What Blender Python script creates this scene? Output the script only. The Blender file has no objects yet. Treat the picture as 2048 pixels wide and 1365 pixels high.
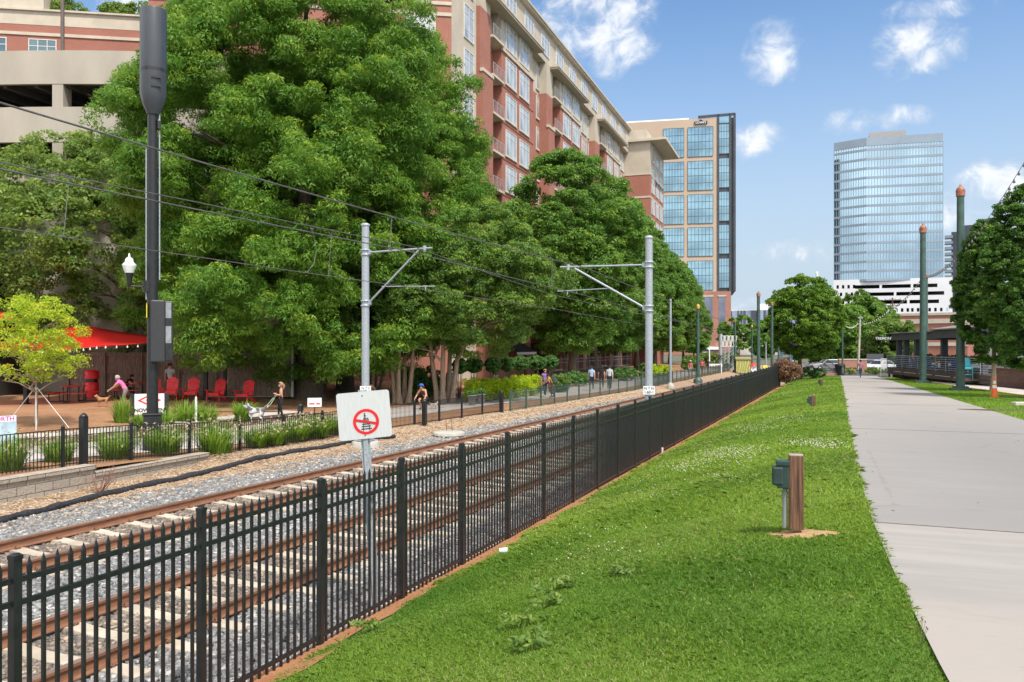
import bpy, math, random
import numpy as np
from mathutils import Vector, Matrix
R = math.radians
scene = bpy.context.scene
COL = scene.collection
random.seed(7)
# ---------------------------------------------------------------- camera model (focal in 2048-px units)
F, CX, HY, EZ = 1650.0, 1024.0, 694.0, 3.4
TH = math.atan((1650 - CX) / F)
S_, C_ = math.sin(TH), math.cos(TH)

def pos(px, D, z=0.0):
    u = (px - CX) / F
    return Vector((D * (u * C_ - S_), D * (C_ + u * S_), z))

def at(px, py, z=0.0):
    return pos(px, F * (EZ - z) / (py - HY), z)

def zat(py, D):
    return EZ - (py - HY) / F * D

def depth(x, y):
    return C_ * y - S_ * x

# ---------------------------------------------------------------- scene-graph helpers
def tag(o, label=None, cat=None, group=None, kind=None):
    if label: o['label'] = label
    if cat: o['category'] = cat
    if group: o['group'] = group
    if kind: o['kind'] = kind
    return o

def thing(name, label, cat, loc=(0, 0, 0), rz=0.0, group=None):
    o = bpy.data.objects.new(name, None)
    COL.objects.link(o)
    o.location = loc
    o.rotation_euler = (0, 0, rz)
    o.empty_display_size = 0.2
    return tag(o, label, cat, group)

def link(name, me, parent=None, loc=None):
    o = bpy.data.objects.new(name, me)
    COL.objects.link(o)
    if parent is not None: o.parent = parent
    if loc is not None: o.location = loc
    return o

def kids(o):
    return [c for c in COL.objects if c.parent is o]

def dup(o, loc=None, rz=None, label=None, group=None, parent=None, scale=None):
    r = o.copy(); COL.objects.link(r)
    if parent is not None: r.parent = parent
    if loc is not None: r.location = loc
    if rz is not None: r.rotation_euler = (0, 0, rz)
    if scale is not None: r.scale = (scale, scale, scale) if not hasattr(scale, '__len__') else scale
    if label: r['label'] = label
    if group: r['group'] = group
    for c in list(o.children):
        dup(c, parent=r)
    return r

class MB:
    """collects shapes, builds ONE mesh object"""
    def __init__(s):
        s.v, s.f, s.m, s.sm = [], [], [], []
    def add(s, vs, fs, m=0, smooth=False, M=None):
        b = len(s.v)
        if M is not None: vs = [M @ Vector(q) for q in vs]
        s.v.extend([tuple(q) for q in vs])
        for f in fs:
            s.f.append([b + i for i in f]); s.m.append(m); s.sm.append(smooth)
        return s
    def box(s, c, d, m=0, rz=0.0, M=None):
        x, y, z = d[0] / 2, d[1] / 2, d[2] / 2
        vs = [(-x, -y, -z), (x, -y, -z), (x, y, -z), (-x, y, -z), (-x, -y, z), (x, -y, z), (x, y, z), (-x, y, z)]
        T = Matrix.Translation(c) @ Matrix.Rotation(rz, 4, 'Z')
        if M is not None: T = M @ T
        return s.add(vs, [(3, 2, 1, 0), (4, 5, 6, 7), (0, 1, 5, 4), (1, 2, 6, 5), (2, 3, 7, 6), (3, 0, 4, 7)], m, False, T)
    def bar(s, a, b, w, h=None, m=0, up=(0, 0, 1)):
        """rectangular bar between two points"""
        h = h or w
        a, b = Vector(a), Vector(b)
        t = (b - a).normalized()
        u = Vector(up)
        if abs(t.dot(u)) > 0.99: u = Vector((0, 1, 0))
        r = t.cross(u).normalized() * (w / 2)
        q = r.cross(t).normalized() * (h / 2)
        vs = [a - r - q, a + r - q, a + r + q, a - r + q, b - r - q, b + r - q, b + r + q, b - r + q]
        return s.add(vs, [(3, 2, 1, 0), (4, 5, 6, 7), (0, 1, 5, 4), (1, 2, 6, 5), (2, 3, 7, 6), (3, 0, 4, 7)], m)
    def tube(s, pts, rad, n=8, m=0, cap=True, smooth=True):
        pts = [Vector(p) for p in pts]
        if not hasattr(rad, '__len__'): rad = [rad] * len(pts)
        rings, pn = [], None
        for i, p in enumerate(pts):
            t = (pts[min(i + 1, len(pts) - 1)] - pts[max(i - 1, 0)])
            t = t.normalized() if t.length > 1e-9 else Vector((0, 0, 1))
            if pn is None:
                pn = t.orthogonal().normalized()
            else:
                pn = (pn - t * pn.dot(t))
                pn = pn.normalized() if pn.length > 1e-6 else t.orthogonal().normalized()
            bn = t.cross(pn)
            rings.append([p + (pn * math.cos(2 * math.pi * k / n) + bn * math.sin(2 * math.pi * k / n)) * rad[i] for k in range(n)])
        vs = [q for r in rings for q in r]
        fs = []
        for i in range(len(pts) - 1):
            for k in range(n):
                k2 = (k + 1) % n
                fs.append((i * n + k, i * n + k2, (i + 1) * n + k2, (i + 1) * n + k))
        s.add(vs, fs, m, smooth)
        if cap:
            s.add(rings[0], [tuple(range(n - 1, -1, -1))], m)
            s.add(rings[-1], [tuple(range(n))], m)
        return s
    def lathe(s, prof, n=16, m=0, c=(0, 0, 0), smooth=True):
        vs, fs = [], []
        for (r, z) in prof:
            for k in range(n):
                a = 2 * math.pi * k / n
                vs.append((c[0] + r * math.cos(a), c[1] + r * math.sin(a), c[2] + z))
        for i in range(len(prof) - 1):
            for k in range(n):
                k2 = (k + 1) % n
                fs.append((i * n + k, i * n + k2, (i + 1) * n + k2, (i + 1) * n + k))
        s.add(vs, fs, m, smooth)
        if prof[0][0] > 1e-6: s.add(vs[:n], [tuple(range(n - 1, -1, -1))], m)
        if prof[-1][0] > 1e-6: s.add(vs[-n:], [tuple(range(n))], m)
        return s
    def prism(s, poly, z0, z1, m=0, M=None):
        n = len(poly)
        vs = [(p[0], p[1], z0) for p in poly] + [(p[0], p[1], z1) for p in poly]
        fs = [tuple(range(n - 1, -1, -1)), tuple(range(n, 2 * n))]
        fs += [(i, (i + 1) % n, n + (i + 1) % n, n + i) for i in range(n)]
        return s.add(vs, fs, m, False, M)
    def quad(s, a, b, c, d, m=0):
        return s.add([a, b, c, d], [(0, 1, 2, 3)], m)
    def build(s, name, mats, parent=None, loc=None, bevel=0.0):
        me = bpy.data.meshes.new(name)
        me.from_pydata(s.v, [], s.f)
        if not isinstance(mats, (list, tuple)): mats = [mats]
        for x in mats: me.materials.append(x)
        me.polygons.foreach_set('material_index', s.m)
        me.polygons.foreach_set('use_smooth', s.sm)
        me.update()
        o = link(name, me, parent, loc)
        if bevel:
            b = o.modifiers.new('bevel', 'BEVEL'); b.width = bevel; b.segments = 2; b.limit_method = 'ANGLE'
        return o

def np_mesh(name, V, Fc, mats, rnd=None, smooth=False, midx=None):
    """V (N,3) float, Fc (M,k) int -> mesh with a per-face 'rnd' attribute"""
    V = np.asarray(V, np.float32); Fc = np.asarray(Fc, np.int32)
    M, k = Fc.shape
    me = bpy.data.meshes.new(name)
    me.vertices.add(len(V)); me.vertices.foreach_set('co', V.ravel())
    me.loops.add(M * k); me.loops.foreach_set('vertex_index', Fc.ravel())
    me.polygons.add(M)
    me.polygons.foreach_set('loop_start', np.arange(0, M * k, k, dtype=np.int32))
    me.polygons.foreach_set('loop_total', np.full(M, k, np.int32))
    if smooth: me.polygons.foreach_set('use_smooth', np.ones(M, bool))
    if not isinstance(mats, (list, tuple)): mats = [mats]
    for x in mats: me.materials.append(x)
    if midx is not None: me.polygons.foreach_set('material_index', np.asarray(midx, np.int32))
    me.update(calc_edges=True)
    if rnd is not None:
        a = me.attributes.new('rnd', 'FLOAT', 'FACE')
        a.data.foreach_set('value', np.asarray(rnd, np.float32))
    return me

# ---------------------------------------------------------------- node helpers
class NT:
    def __init__(s, tree): s.t = tree
    def n(s, typ, **kw):
        nd = s.t.nodes.new(typ)
        for k, v in kw.items():
            if hasattr(nd, k) and k not in ('inputs',): setattr(nd, k, v)
        return nd
    def l(s, a, b): s.t.links.new(a, b)
    def val(s, x, sock):
        if isinstance(x, (int, float)): sock.default_value = x
        elif isinstance(x, tuple):
            sock.default_value = x if len(x) == len(sock.default_value) else (*x, 1.0)
        else: s.l(x, sock)
    def math(s, op, a, b=None, clamp=False):
        nd = s.n('ShaderNodeMath'); nd.operation = op; nd.use_clamp = clamp
        s.val(a, nd.inputs[0])
        if b is not None: s.val(b, nd.inputs[1])
        return nd.outputs[0]
    def mix(s, f, a, b, typ='MIX'):
        nd = s.n('ShaderNodeMix'); nd.data_type = 'RGBA'; nd.blend_type = typ
        s.val(f, nd.inputs[0])
        s.val(a, nd.inputs[6]); s.val(b, nd.inputs[7])
        return nd.outputs[2]
    def noise(s, vec, scale, detail=4, rough=0.55, dist=0.0):
        nd = s.n('ShaderNodeTexNoise')
        nd.inputs['Scale'].default_value = scale; nd.inputs['Detail'].default_value = detail
        nd.inputs['Roughness'].default_value = rough; nd.inputs['Distortion'].default_value = dist
        if vec is not None: s.l(vec, nd.inputs['Vector'])
        return nd.outputs['Fac']
    def ramp(s, fac, a, b, lo=0.0, hi=1.0):
        nd = s.n('ShaderNodeMapRange'); nd.interpolation_type = 'SMOOTHSTEP'
        nd.inputs[1].default_value = a; nd.inputs[2].default_value = b
        nd.inputs[3].default_value = lo; nd.inputs[4].default_value = hi
        s.l(fac, nd.inputs[0])
        return nd.outputs[0]
    def coord(s, kind='Object'):
        return s.n('ShaderNodeTexCoord').outputs[kind]
    def wpos(s):
        return s.n('ShaderNodeNewGeometry').outputs['Position']
    def mapping(s, vec, scale=(1, 1, 1), rot=(0, 0, 0)):
        nd = s.n('ShaderNodeMapping'); nd.inputs['Scale'].default_value = scale; nd.inputs['Rotation'].default_value = rot
        s.l(vec, nd.inputs['Vector']); return nd.outputs[0]
    def bump(s, h, strength=0.3, dist=0.02):
        nd = s.n('ShaderNodeBump'); nd.inputs['Strength'].default_value = strength; nd.inputs['Distance'].default_value = dist
        s.l(h, nd.inputs['Height']); return nd.outputs[0]

def new_mat(name):
    m = bpy.data.materials.new(name); m.use_nodes = True
    m.node_tree.nodes.clear()
    t = NT(m.node_tree)
    out = t.n('ShaderNodeOutputMaterial')
    b = t.n('ShaderNodeBsdfPrincipled')
    t.l(b.outputs[0], out.inputs[0])
    return m, t, b, out

def mat(name, col, rough=0.6, metal=0.0, var=0.15, scale=6.0, bump=0.0, bscale=None, spec=0.5, stretch=(1, 1, 1), col2=None, world=False, detail=5):
    """principled surface with noise-driven colour variation (col2 or darker) and optional bump"""
    m, t, b, out = new_mat(name)
    vec = t.wpos() if world else t.coord('Object')
    if stretch != (1, 1, 1): vec = t.mapping(vec, stretch)
    nz = t.noise(vec, scale, detail)
    f = t.ramp(nz, 0.3, 0.7)
    if col2 is None:
        col2 = tuple(c * (1 - var) for c in col); colA = tuple(min(1, c * (1 + var)) for c in col)
    else:
        colA = col
    t.l(t.mix(f, colA, col2), b.inputs['Base Color'])
    b.inputs['Roughness'].default_value = rough; b.inputs['Metallic'].default_value = metal
    b.inputs['Specular IOR Level'].default_value = spec
    if bump:
        t.l(t.bump(t.noise(vec, bscale or scale * 4, 4), bump, 0.02), b.inputs['Normal'])
    return m

def leaf_mat(name, cA, cB, cC=None, trans=0.35, rough=0.5, tint_scale=0.25):
    """leaf cards: colour by per-face random + slow noise (species patches, not shade)"""
    m, t, b, out = new_mat(name)
    at_ = t.n('ShaderNodeAttribute'); at_.attribute_name = 'rnd'
    r = at_.outputs['Fac']
    c = t.mix(t.ramp(r, 0.0, 0.75), cA, cB)
    if cC is not None: c = t.mix(t.ramp(r, 0.78, 1.0), c, cC)
    t.l(c, b.inputs['Base Color'])
    b.inputs['Roughness'].default_value = rough
    b.inputs['Specular IOR Level'].default_value = 0.35
    tr = t.n('ShaderNodeBsdfTranslucent')
    hs = t.n('ShaderNodeHueSaturation'); hs.inputs['Value'].default_value = 1.5; hs.inputs['Hue'].default_value = 0.485
    t.l(c, hs.inputs['Color']); t.l(hs.outputs[0], tr.inputs[0])
    mx = t.n('ShaderNodeMixShader'); mx.inputs[0].default_value = trans
    t.l(b.outputs[0], mx.inputs[1]); t.l(tr.outputs[0], mx.inputs[2])
    t.l(mx.outputs[0], out.inputs[0])
    return m

def glass_mat(name, tint, rough=0.04, metal=0.85, var=0.25, scale=0.4, dark=None):
    m, t, b, out = new_mat(name)
    vec = t.coord('Object')
    nz = t.noise(vec, scale, 2)
    dk = dark or tuple(c * (1 - var) for c in tint)
    t.l(t.mix(t.ramp(nz, 0.35, 0.65), tint, dk), b.inputs['Base Color'])
    b.inputs['Roughness'].default_value = rough; b.inputs['Metallic'].default_value = metal
    t.l(t.bump(t.noise(vec, scale * 1.3, 1), 0.05, 0.1), b.inputs['Normal'])
    return m

def brick_mat(name, cA, cB, mortar, scale=1.0):
    m, t, b, out = new_mat(name)
    o = t.coord('Object')
    sp = t.n('ShaderNodeSeparateXYZ'); t.l(o, sp.inputs[0])
    cm = t.n('ShaderNodeCombineXYZ')
    t.l(t.math('ADD', sp.outputs[0], sp.outputs[1]), cm.inputs[0]); t.l(sp.outputs[2], cm.inputs[1])
    br = t.n('ShaderNodeTexBrick')
    br.inputs['Scale'].default_value = scale
    br.inputs['Brick Width'].default_value = 0.23; br.inputs['Row Height'].default_value = 0.078
    br.inputs['Mortar Size'].default_value = 0.009; br.inputs['Mortar Smooth'].default_value = 0.3
    br.inputs['Bias'].default_value = -0.2
    br.inputs['Color1'].default_value = (*cA, 1); br.inputs['Color2'].default_value = (*cB, 1); br.inputs['Mortar'].default_value = (*mortar, 1)
    t.l(cm.outputs[0], br.inputs['Vector'])
    nz = t.noise(o, 0.35, 4)
    c = t.mix(t.ramp(nz, 0.25, 0.75, 0.0, 0.35), br.outputs['Color'], tuple(x * 0.6 for x in cA))
    t.l(c, b.inputs['Base Color'])
    b.inputs['Roughness'].default_value = 0.85
    t.l(t.bump(br.outputs['Fac'], -0.25, 0.01), b.inputs['Normal'])
    return m

# ---------------------------------------------------------------- camera
cd = bpy.data.cameras.new('camera'); cam = bpy.data.objects.new('camera', cd); COL.objects.link(cam)
cam.location = (0, 0, EZ); cam.rotation_euler = (R(90), 0, TH)
cd.sensor_width = 36; cd.lens = F / 2048 * 36
cd.shift_y = (HY - 682.5) / 2048
cd.clip_start = 0.1; cd.clip_end = 6000
scene.camera = cam
# ---------------------------------------------------------------- light and sky
SUN_EL, SUN_AZ = 58.0, 128.0       # azimuth: clockwise from +Y
W = bpy.data.worlds.new('World'); scene.world = W; W.use_nodes = True
t = NT(W.node_tree); W.node_tree.nodes.clear()
wo = t.n('ShaderNodeOutputWorld'); bg = t.n('ShaderNodeBackground'); t.l(bg.outputs[0], wo.inputs[0])
sky = t.n('ShaderNodeTexSky'); sky.sky_type = 'NISHITA'; sky.sun_disc = False
sky.sun_elevation = R(SUN_EL); sky.sun_rotation = R(SUN_AZ)
sky.air_density = 1.0; sky.dust_density = 0.35; sky.ozone_density = 2.0; sky.altitude = 0
dirn = t.coord('Generated')
sp = t.n('ShaderNodeSeparateXYZ'); t.l(dirn, sp.inputs[0])
# flat cloud-layer coordinates (direction projected on the layer ahead of the street)
yy = t.math('MAXIMUM', sp.outputs[1], 0.02)
cu = t.math('DIVIDE', sp.outputs[0], yy); cv = t.math('DIVIDE', sp.outputs[2], yy)
cmb = t.n('ShaderNodeCombineXYZ'); t.l(cu, cmb.inputs[0]); t.l(cv, cmb.inputs[1])
nz1 = t.noise(cmb.outputs[0], 30.0, 10, 0.62, 0.6)
nz2 = t.noise(t.mapping(cmb.outputs[0], (1, 1.5, 1)), 11.0, 6, 0.55, 0.3)
def cloudpos(px, py):
    d = pos(px, 1.0, 0); z = -(py - HY) / F
    return d.x / d.y, z / d.y
blobs = [(1175, 40, 120, 85, 1.0), (1235, 105, 70, 50, 0.9), (1555, 105, 65, 62, 1.0), (1840, 95, 95, 62, 1.0), (1890, 10, 120, 35, 0.75),
         (1745, 240, 110, 26, 0.95), (1500, 280, 65, 36, 0.95), (1575, 505, 150, 26, 0.55), (2010, 380, 100, 60, 0.9), (1905, 440, 55, 60, 0.6),
         (1100, 10, 60, 40, 0.5), (320, 10, 180, 60, 0.8), (1900, 500, 60, 50, 0.5), (1530, 640, 200, 50, 0.45), (1300, 520, 300, 30, 0.5)]
acc = None
for (px, py, a, b, w) in blobs:
    u0, v0 = cloudpos(px, py); u1, _ = cloudpos(px + a, py); _, v1 = cloudpos(px, py - b)
    e1 = t.math('DIVIDE', t.math('SUBTRACT', cu, u0), abs(u1 - u0))
    e2 = t.math('DIVIDE', t.math('SUBTRACT', cv, v0), abs(v1 - v0))
    r2 = t.math('ADD', t.math('MULTIPLY', e1, e1), t.math('MULTIPLY', e2, e2))
    g = t.math('MULTIPLY', t.math('SUBTRACT', 1.0, t.math('MULTIPLY', r2, 0.55), True), w)
    acc = g if acc is None else t.math('MAXIMUM', acc, g)
# bright clouds added behind the camera and overhead for neutral fill, mirrored in glass
nzb = t.noise(dirn, 2.2, 7, 0.6)
back = t.math('MULTIPLY', t.ramp(nzb, 0.40, 0.58), t.ramp(sp.outputs[1], 0.42, 0.1))
dens = t.math('ADD', acc, t.math('MULTIPLY', t.math('SUBTRACT', nz1, 0.5), 2.0))
dens = t.math('ADD', dens, t.math('MULTIPLY', t.math('SUBTRACT', nz2, 0.5), 2.0))
mask = t.math('MULTIPLY', t.ramp(dens, 0.22, 1.35), t.ramp(acc, 0.0, 0.35))
mask = t.math('MULTIPLY', mask, 0.92)
hs = t.n('ShaderNodeHueSaturation'); hs.inputs['Saturation'].default_value = 1.12; hs.inputs['Value'].default_value = 1.0
t.l(sky.outputs[0], hs.inputs['Color'])
shade = t.mix(t.ramp(dens, 0.5, 1.1), (4.0, 4.4, 5.0), (5.6, 5.7, 5.8))
haze = t.ramp(sp.outputs[2], 0.42, 0.0)          # pale humid air low on the horizon
skyc = t.mix(t.math('MULTIPLY', haze, 0.97), hs.outputs[0], (2.9, 3.5, 4.15))
front = t.mix(mask, skyc, shade)
t.l(t.mix(t.math('MULTIPLY', back, t.ramp(sp.outputs[2], -0.02, 0.12)), front, (11.0, 10.8, 10.3)), bg.inputs[0])     # overbright fill cloud added behind and above
bg.inputs[1].default_value = 0.105
sd = bpy.data.lights.new('sun', 'SUN'); sun = bpy.data.objects.new('sun', sd); COL.objects.link(sun)
sd.energy = 2.8; sd.angle = R(6.0); sd.color = (1.0, 0.93, 0.83)
a = R(SUN_AZ); e = R(SUN_EL)
to_sun = Vector((math.sin(a) * math.cos(e), math.cos(a) * math.cos(e), math.sin(e)))
sun.rotation_euler = to_sun.to_track_quat('Z', 'Y').to_euler()
sun.location = (0, 0, 40)
vs = scene.view_settings
vs.view_transform = 'Standard'; vs.look = 'None'; vs.gamma = 1.0; vs.exposure = 0.85
scene.cycles.max_bounces = 6; scene.cycles.transparent_max_bounces = 6
scene.cycles.diffuse_bounces = 3; scene.cycles.glossy_bounces = 3; scene.cycles.transmission_bounces = 3
scene.cycles.use_denoising = True
scene.cycles.sample_clamp_indirect = 6

# ---------------------------------------------------------------- common materials
M = {}
M['black_metal'] = mat('black_metal', (0.012, 0.013, 0.015), 0.42, 0.0, 0.35, 12, 0.05)
M['black_plastic'] = mat('black_plastic', (0.02, 0.022, 0.026), 0.35, 0, 0.3, 5)
M['galv'] = mat('galvanised_steel', (0.35, 0.39, 0.43), 0.5, 0.3, 0.18, 30, 0.05)
M['green_paint'] = mat('green_paint', (0.05, 0.098, 0.084), 0.45, 0.0, 0.2, 3, 0.03)
M['terracotta'] = mat('terracotta', (0.3, 0.12, 0.075), 0.6, 0, 0.3, 8)
M['gold'] = mat('gold_paint', (0.6, 0.32, 0.08), 0.45, 0.2, 0.2, 8)
M['white'] = mat('white_paint', (0.75, 0.76, 0.77), 0.5, 0, 0.06, 4)
M['conc_light'] = mat('pale_concrete', (0.42, 0.4, 0.36), 0.85, 0, 0.14, 5, 0.2)
M['red_plastic'] = mat('red_plastic', (0.76, 0.022, 0.028), 0.45, 0, 0.12, 5)
M['bark'] = mat('bark', (0.11, 0.085, 0.065), 0.9, 0, 0.4, 7, 0.6, stretch=(4, 4, 0.8))
M['bark_pale'] = mat('pale_bark', (0.3, 0.225, 0.165), 0.8, 0, 0.3, 5, 0.3, stretch=(4, 4, 0.6))
M['wood_dark'] = mat('weathered_wood', (0.21, 0.155, 0.12), 0.85, 0, 0.45, 9, 0.3, stretch=(5, 5, 0.35))
M['bulb'] = mat('bulb_glass', (0.75, 0.73, 0.68), 0.15, 0, 0.05, 5)
M['lamp_glass'] = mat('frosted_glass', (0.72, 0.75, 0.75), 0.2, 0, 0.08, 5)
# ================================================================ GROUND
rng = np.random.default_rng(11)
AT = math.atan(706 / F) - TH          # track bearing east of +Y
AF = math.atan(676 / F) - TH          # near fence bearing

def tline(L, s, z=0.0, A=AT):
    """point at perpendicular offset L (left of the eye) and distance s along a line of bearing A"""
    return Vector((-L * math.cos(A) + s * math.sin(A), L * math.sin(A) + s * math.cos(A), z))
def tinv(x, y, A=AT):
    s = x * math.sin(A) + y * math.cos(A)
    L = -(x * math.cos(A) - y * math.sin(A))
    return L, s
def Xf(y): return -5.507 + 0.0262 * y
def Xp(y):          # left edge of the path: a slight flare close by
    r = np.interp(y, [0.5, 2.5, 4.75, 7, 9.2, 14.3, 20, 38, 97], [.95, .72, .588, .5, .455, .45, .53, .79, 1.55])
    return float(r) if np.ndim(y) == 0 else r
def zp(y): return 1.75 - 0.0159 * min(y, 98.0)
def lawn_z(x, y):
    xf, xp = Xf(y), Xp(y)
    tt = (x - xf) / (xp - xf)
    tt = min(max(tt, 0), 1)
    return 0.03 + (zp(y) - 0.03) * (1 - (1 - tt) ** 1.65)
FB, FA, FC, FD = at(1002, 825, .22), at(33, 950, .5), at(1270, 782, .22), at(1450, 745, .2)
def far_fence_x(y):
    pts = [(FA.y, FA.x), (FB.y, FB.x), (FC.y, FC.x), (FD.y, FD.x)]
    if y <= pts[0][0]: i = 0
    elif y >= pts[-1][0]: i = 2
    else: i = [k for k in range(3) if pts[k][0] <= y][-1]
    (y0, x0), (y1, x1) = pts[i], pts[i + 1]
    return x0 + (x1 - x0) * (y - y0) / (y1 - y0)
def sm(a, b, x):
    q = min(max((x - a) / (b - a), 0), 1); return q * q * (3 - 2 * q)
def left_z(x, y):
    return 0.24 + 0.29 * sm(22, 14, y) + 0.45 * sm(-20, -34, x)

def grid(name, xs_of_y, ys, zf, material, nx, kind='structure', jitter=0.0):
    vs, fs = [], []
    for y in ys:
        x0, x1 = xs_of_y(y)
        for i in range(nx + 1):
            x = x0 + (x1 - x0) * i / nx
            vs.append((x, y, zf(x, y) + (random.uniform(-jitter, jitter))))
    w = nx + 1
    for j in range(len(ys) - 1):
        for i in range(nx):
            fs.append((j * w + i, j * w + i + 1, (j + 1) * w + i + 1, (j + 1) * w + i))
    me = bpy.data.meshes.new(name); me.from_pydata(vs, [], fs); me.materials.append(material)
    me.polygons.foreach_set('use_smooth', [True] * len(fs)); me.update()
    o = link(name, me); o['kind'] = kind
    return o
def frange(a, b, n): return [a + (b - a) * i / n for i in range(n + 1)]

# -- materials of the ground
def ground_mat(name, cols, scales, rough=0.95, bump=0.5, bs=40, dist=0.03):
    m, t, b, out = new_mat(name); v = t.wpos()
    c = t.mix(t.ramp(t.noise(v, scales[0], 6), 0.3, 0.7), cols[0], cols[1])
    if len(cols) > 2: c = t.mix(t.ramp(t.noise(v, scales[1], 6, 0.65), 0.5, 0.75), c, cols[2])
    if len(cols) > 3: c = t.mix(t.ramp(t.noise(v, scales[2], 3), 0.58, 0.66), c, cols[3])
    t.l(c, b.inputs['Base Color']); b.inputs['Roughness'].default_value = rough
    b.inputs['Specular IOR Level'].default_value = 0.25
    if bump: t.l(t.bump(t.noise(v, bs, 5, 0.7), bump, dist), b.inputs['Normal'])
    return m
m_ground = ground_mat('town_ground', [(0.10, 0.11, 0.07), (0.14, 0.13, 0.10), (0.07, 0.1, 0.04)], [0.05, 0.3])
m_asphalt = ground_mat('asphalt', [(0.075, 0.075, 0.078), (0.1, 0.098, 0.095)], [0.6], bump=0.2, bs=90)
m_turf = ground_mat('turf_soil', [(0.09, 0.17, 0.02), (0.12, 0.2, 0.025), (0.17, 0.19, 0.06)], [1.3, 3.5], bump=0.6, bs=60)
m_clay = ground_mat('red_clay', [(0.44, 0.205, 0.095), (0.36, 0.155, 0.07), (0.48, 0.27, 0.15)], [3, 12], bump=0.6, bs=45)
m_mulch = ground_mat('wood_mulch', [(0.38, 0.27, 0.175), (0.29, 0.195, 0.125), (0.46, 0.35, 0.24)], [5, 30], bump=0.9, bs=70)
m_park = ground_mat('park_mulch', [(0.33, 0.18, 0.095), (0.25, 0.13, 0.07), (0.4, 0.25, 0.14)], [0.7, 6], bump=0.6, bs=40)
m_bed = ground_mat('dark_bed', [(0.09, 0.06, 0.042), (0.13, 0.085, 0.06)], [3], bump=0.8, bs=50)
m_trail = ground_mat('trail_concrete', [(0.5, 0.45, 0.41), (0.43, 0.39, 0.36)], [0.8], bump=0.1, bs=80)

# concrete of the path: brushed, faint transverse bands, joints
mp, t, b, out = new_mat('brushed_concrete'); v = t.wpos()
band = t.noise(t.mapping(v, (0.22, 1.6, 1)), 2.2, 7, 0.62)
blot = t.noise(v, 0.28, 5)
c = t.mix(t.ramp(band, 0.28, 0.72), (0.325, 0.302, 0.275), (0.265, 0.248, 0.23))
c = t.mix(t.ramp(blot, 0.4, 0.65), c, (0.335, 0.3, 0.265))
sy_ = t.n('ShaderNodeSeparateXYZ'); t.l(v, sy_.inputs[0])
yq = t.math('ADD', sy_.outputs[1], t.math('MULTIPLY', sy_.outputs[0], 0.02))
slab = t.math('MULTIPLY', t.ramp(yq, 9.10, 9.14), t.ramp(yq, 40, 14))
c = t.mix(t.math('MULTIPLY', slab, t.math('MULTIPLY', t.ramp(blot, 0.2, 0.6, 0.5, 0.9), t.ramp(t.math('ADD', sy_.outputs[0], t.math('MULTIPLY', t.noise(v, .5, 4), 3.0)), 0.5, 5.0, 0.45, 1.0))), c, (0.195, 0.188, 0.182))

sx = t.n('ShaderNodeSeparateXYZ'); t.l(v, sx.inputs[0])
fine = t.noise(t.mapping(v, (3, 60, 1)), 3, 3)
c = t.mix(t.ramp(fine, 0.35, 0.65, 0, 0.16), c, (0.22, 0.21, 0.2))
spot = t.noise(v, 7.0, 4, 0.7)
c = t.mix(t.ramp(spot, 0.66, 0.78, 0, 0.4), c, (0.2, 0.18, 0.165))
stain = t.noise(t.mapping(v, (0.5, 1.4, 1)), 1.1, 8, 0.7, 0.8)
c = t.mix(t.ramp(stain, 0.56, 0.74, 0, 0.42), c, (0.235, 0.2, 0.17))
vk = t.n('ShaderNodeTexVoronoi'); vk.feature = 'DISTANCE_TO_EDGE'; vk.inputs['Scale'].default_value = 0.23; t.l(t.mapping(v, (1, .8, 1)), vk.inputs['Vector'])
c = t.mix(t.ramp(t.math('ADD', vk.outputs[0], t.math('MULTIPLY', t.noise(v, 2.5, 5), .05)), 0.03, 0.026, 0, 0.3), c, (0.16, 0.14, 0.12))
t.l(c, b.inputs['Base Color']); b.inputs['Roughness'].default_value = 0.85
t.l(t.bump(fine, 0.12, 0.01), b.inputs['Normal'])
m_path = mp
# ballast bed
mb_, t, b, out = new_mat('ballast_bed'); v = t.wpos()
vo = t.n('ShaderNodeTexVoronoi'); vo.inputs['Scale'].default_value = 17; t.l(v, vo.inputs['Vector'])
sp_ = t.n('ShaderNodeSeparateColor'); t.l(vo.outputs['Color'], sp_.inputs[0])
c = t.mix(t.ramp(sp_.outputs[0], 0.0, 1.0), (0.12, 0.12, 0.12), (0.25, 0.247, 0.242))
c = t.mix(t.ramp(t.noise(v, 1.1, 5, 0.65), 0.52, 0.7, 0, 0.6), c, (0.27, 0.2, 0.15))
c = t.mix(t.ramp(vo.outputs['Distance'], 0.25, 0.75, 0, 0.75), c, (0.05, 0.05, 0.055))
t.l(c, b.inputs['Base Color']); b.inputs['Roughness'].default_value = 0.9
t.l(t.bump(vo.outputs['Distance'], -1.0, 0.05), b.inputs['Normal'])
m_ballast = mb_
def stone_mat(name, a_, b_, c_):
    m, t, b, out = new_mat(name)
    q = t.n('ShaderNodeAttribute'); q.attribute_name = 'rnd'
    c = t.mix(t.ramp(q.outputs['Fac'], 0, 0.85), a_, b_)
    c = t.mix(t.ramp(q.outputs['Fac'], 0.86, 0.94), c, c_)
    t.l(c, b.inputs['Base Color']); b.inputs['Roughness'].default_value = 0.85
    return m
m_stone = stone_mat('granite_ballast', (0.13, 0.131, 0.132), (0.27, 0.268, 0.264), (0.45, 0.43, 0.4))
m_stone_brown = stone_mat('dirty_ballast', (0.12, 0.10, 0.085), (0.24, 0.195, 0.16), (0.42, 0.33, 0.25))
m_chip = stone_mat('bark_chips', (0.36, 0.24, 0.148), (0.48, 0.36, 0.245), (0.58, 0.49, 0.375))

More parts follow.
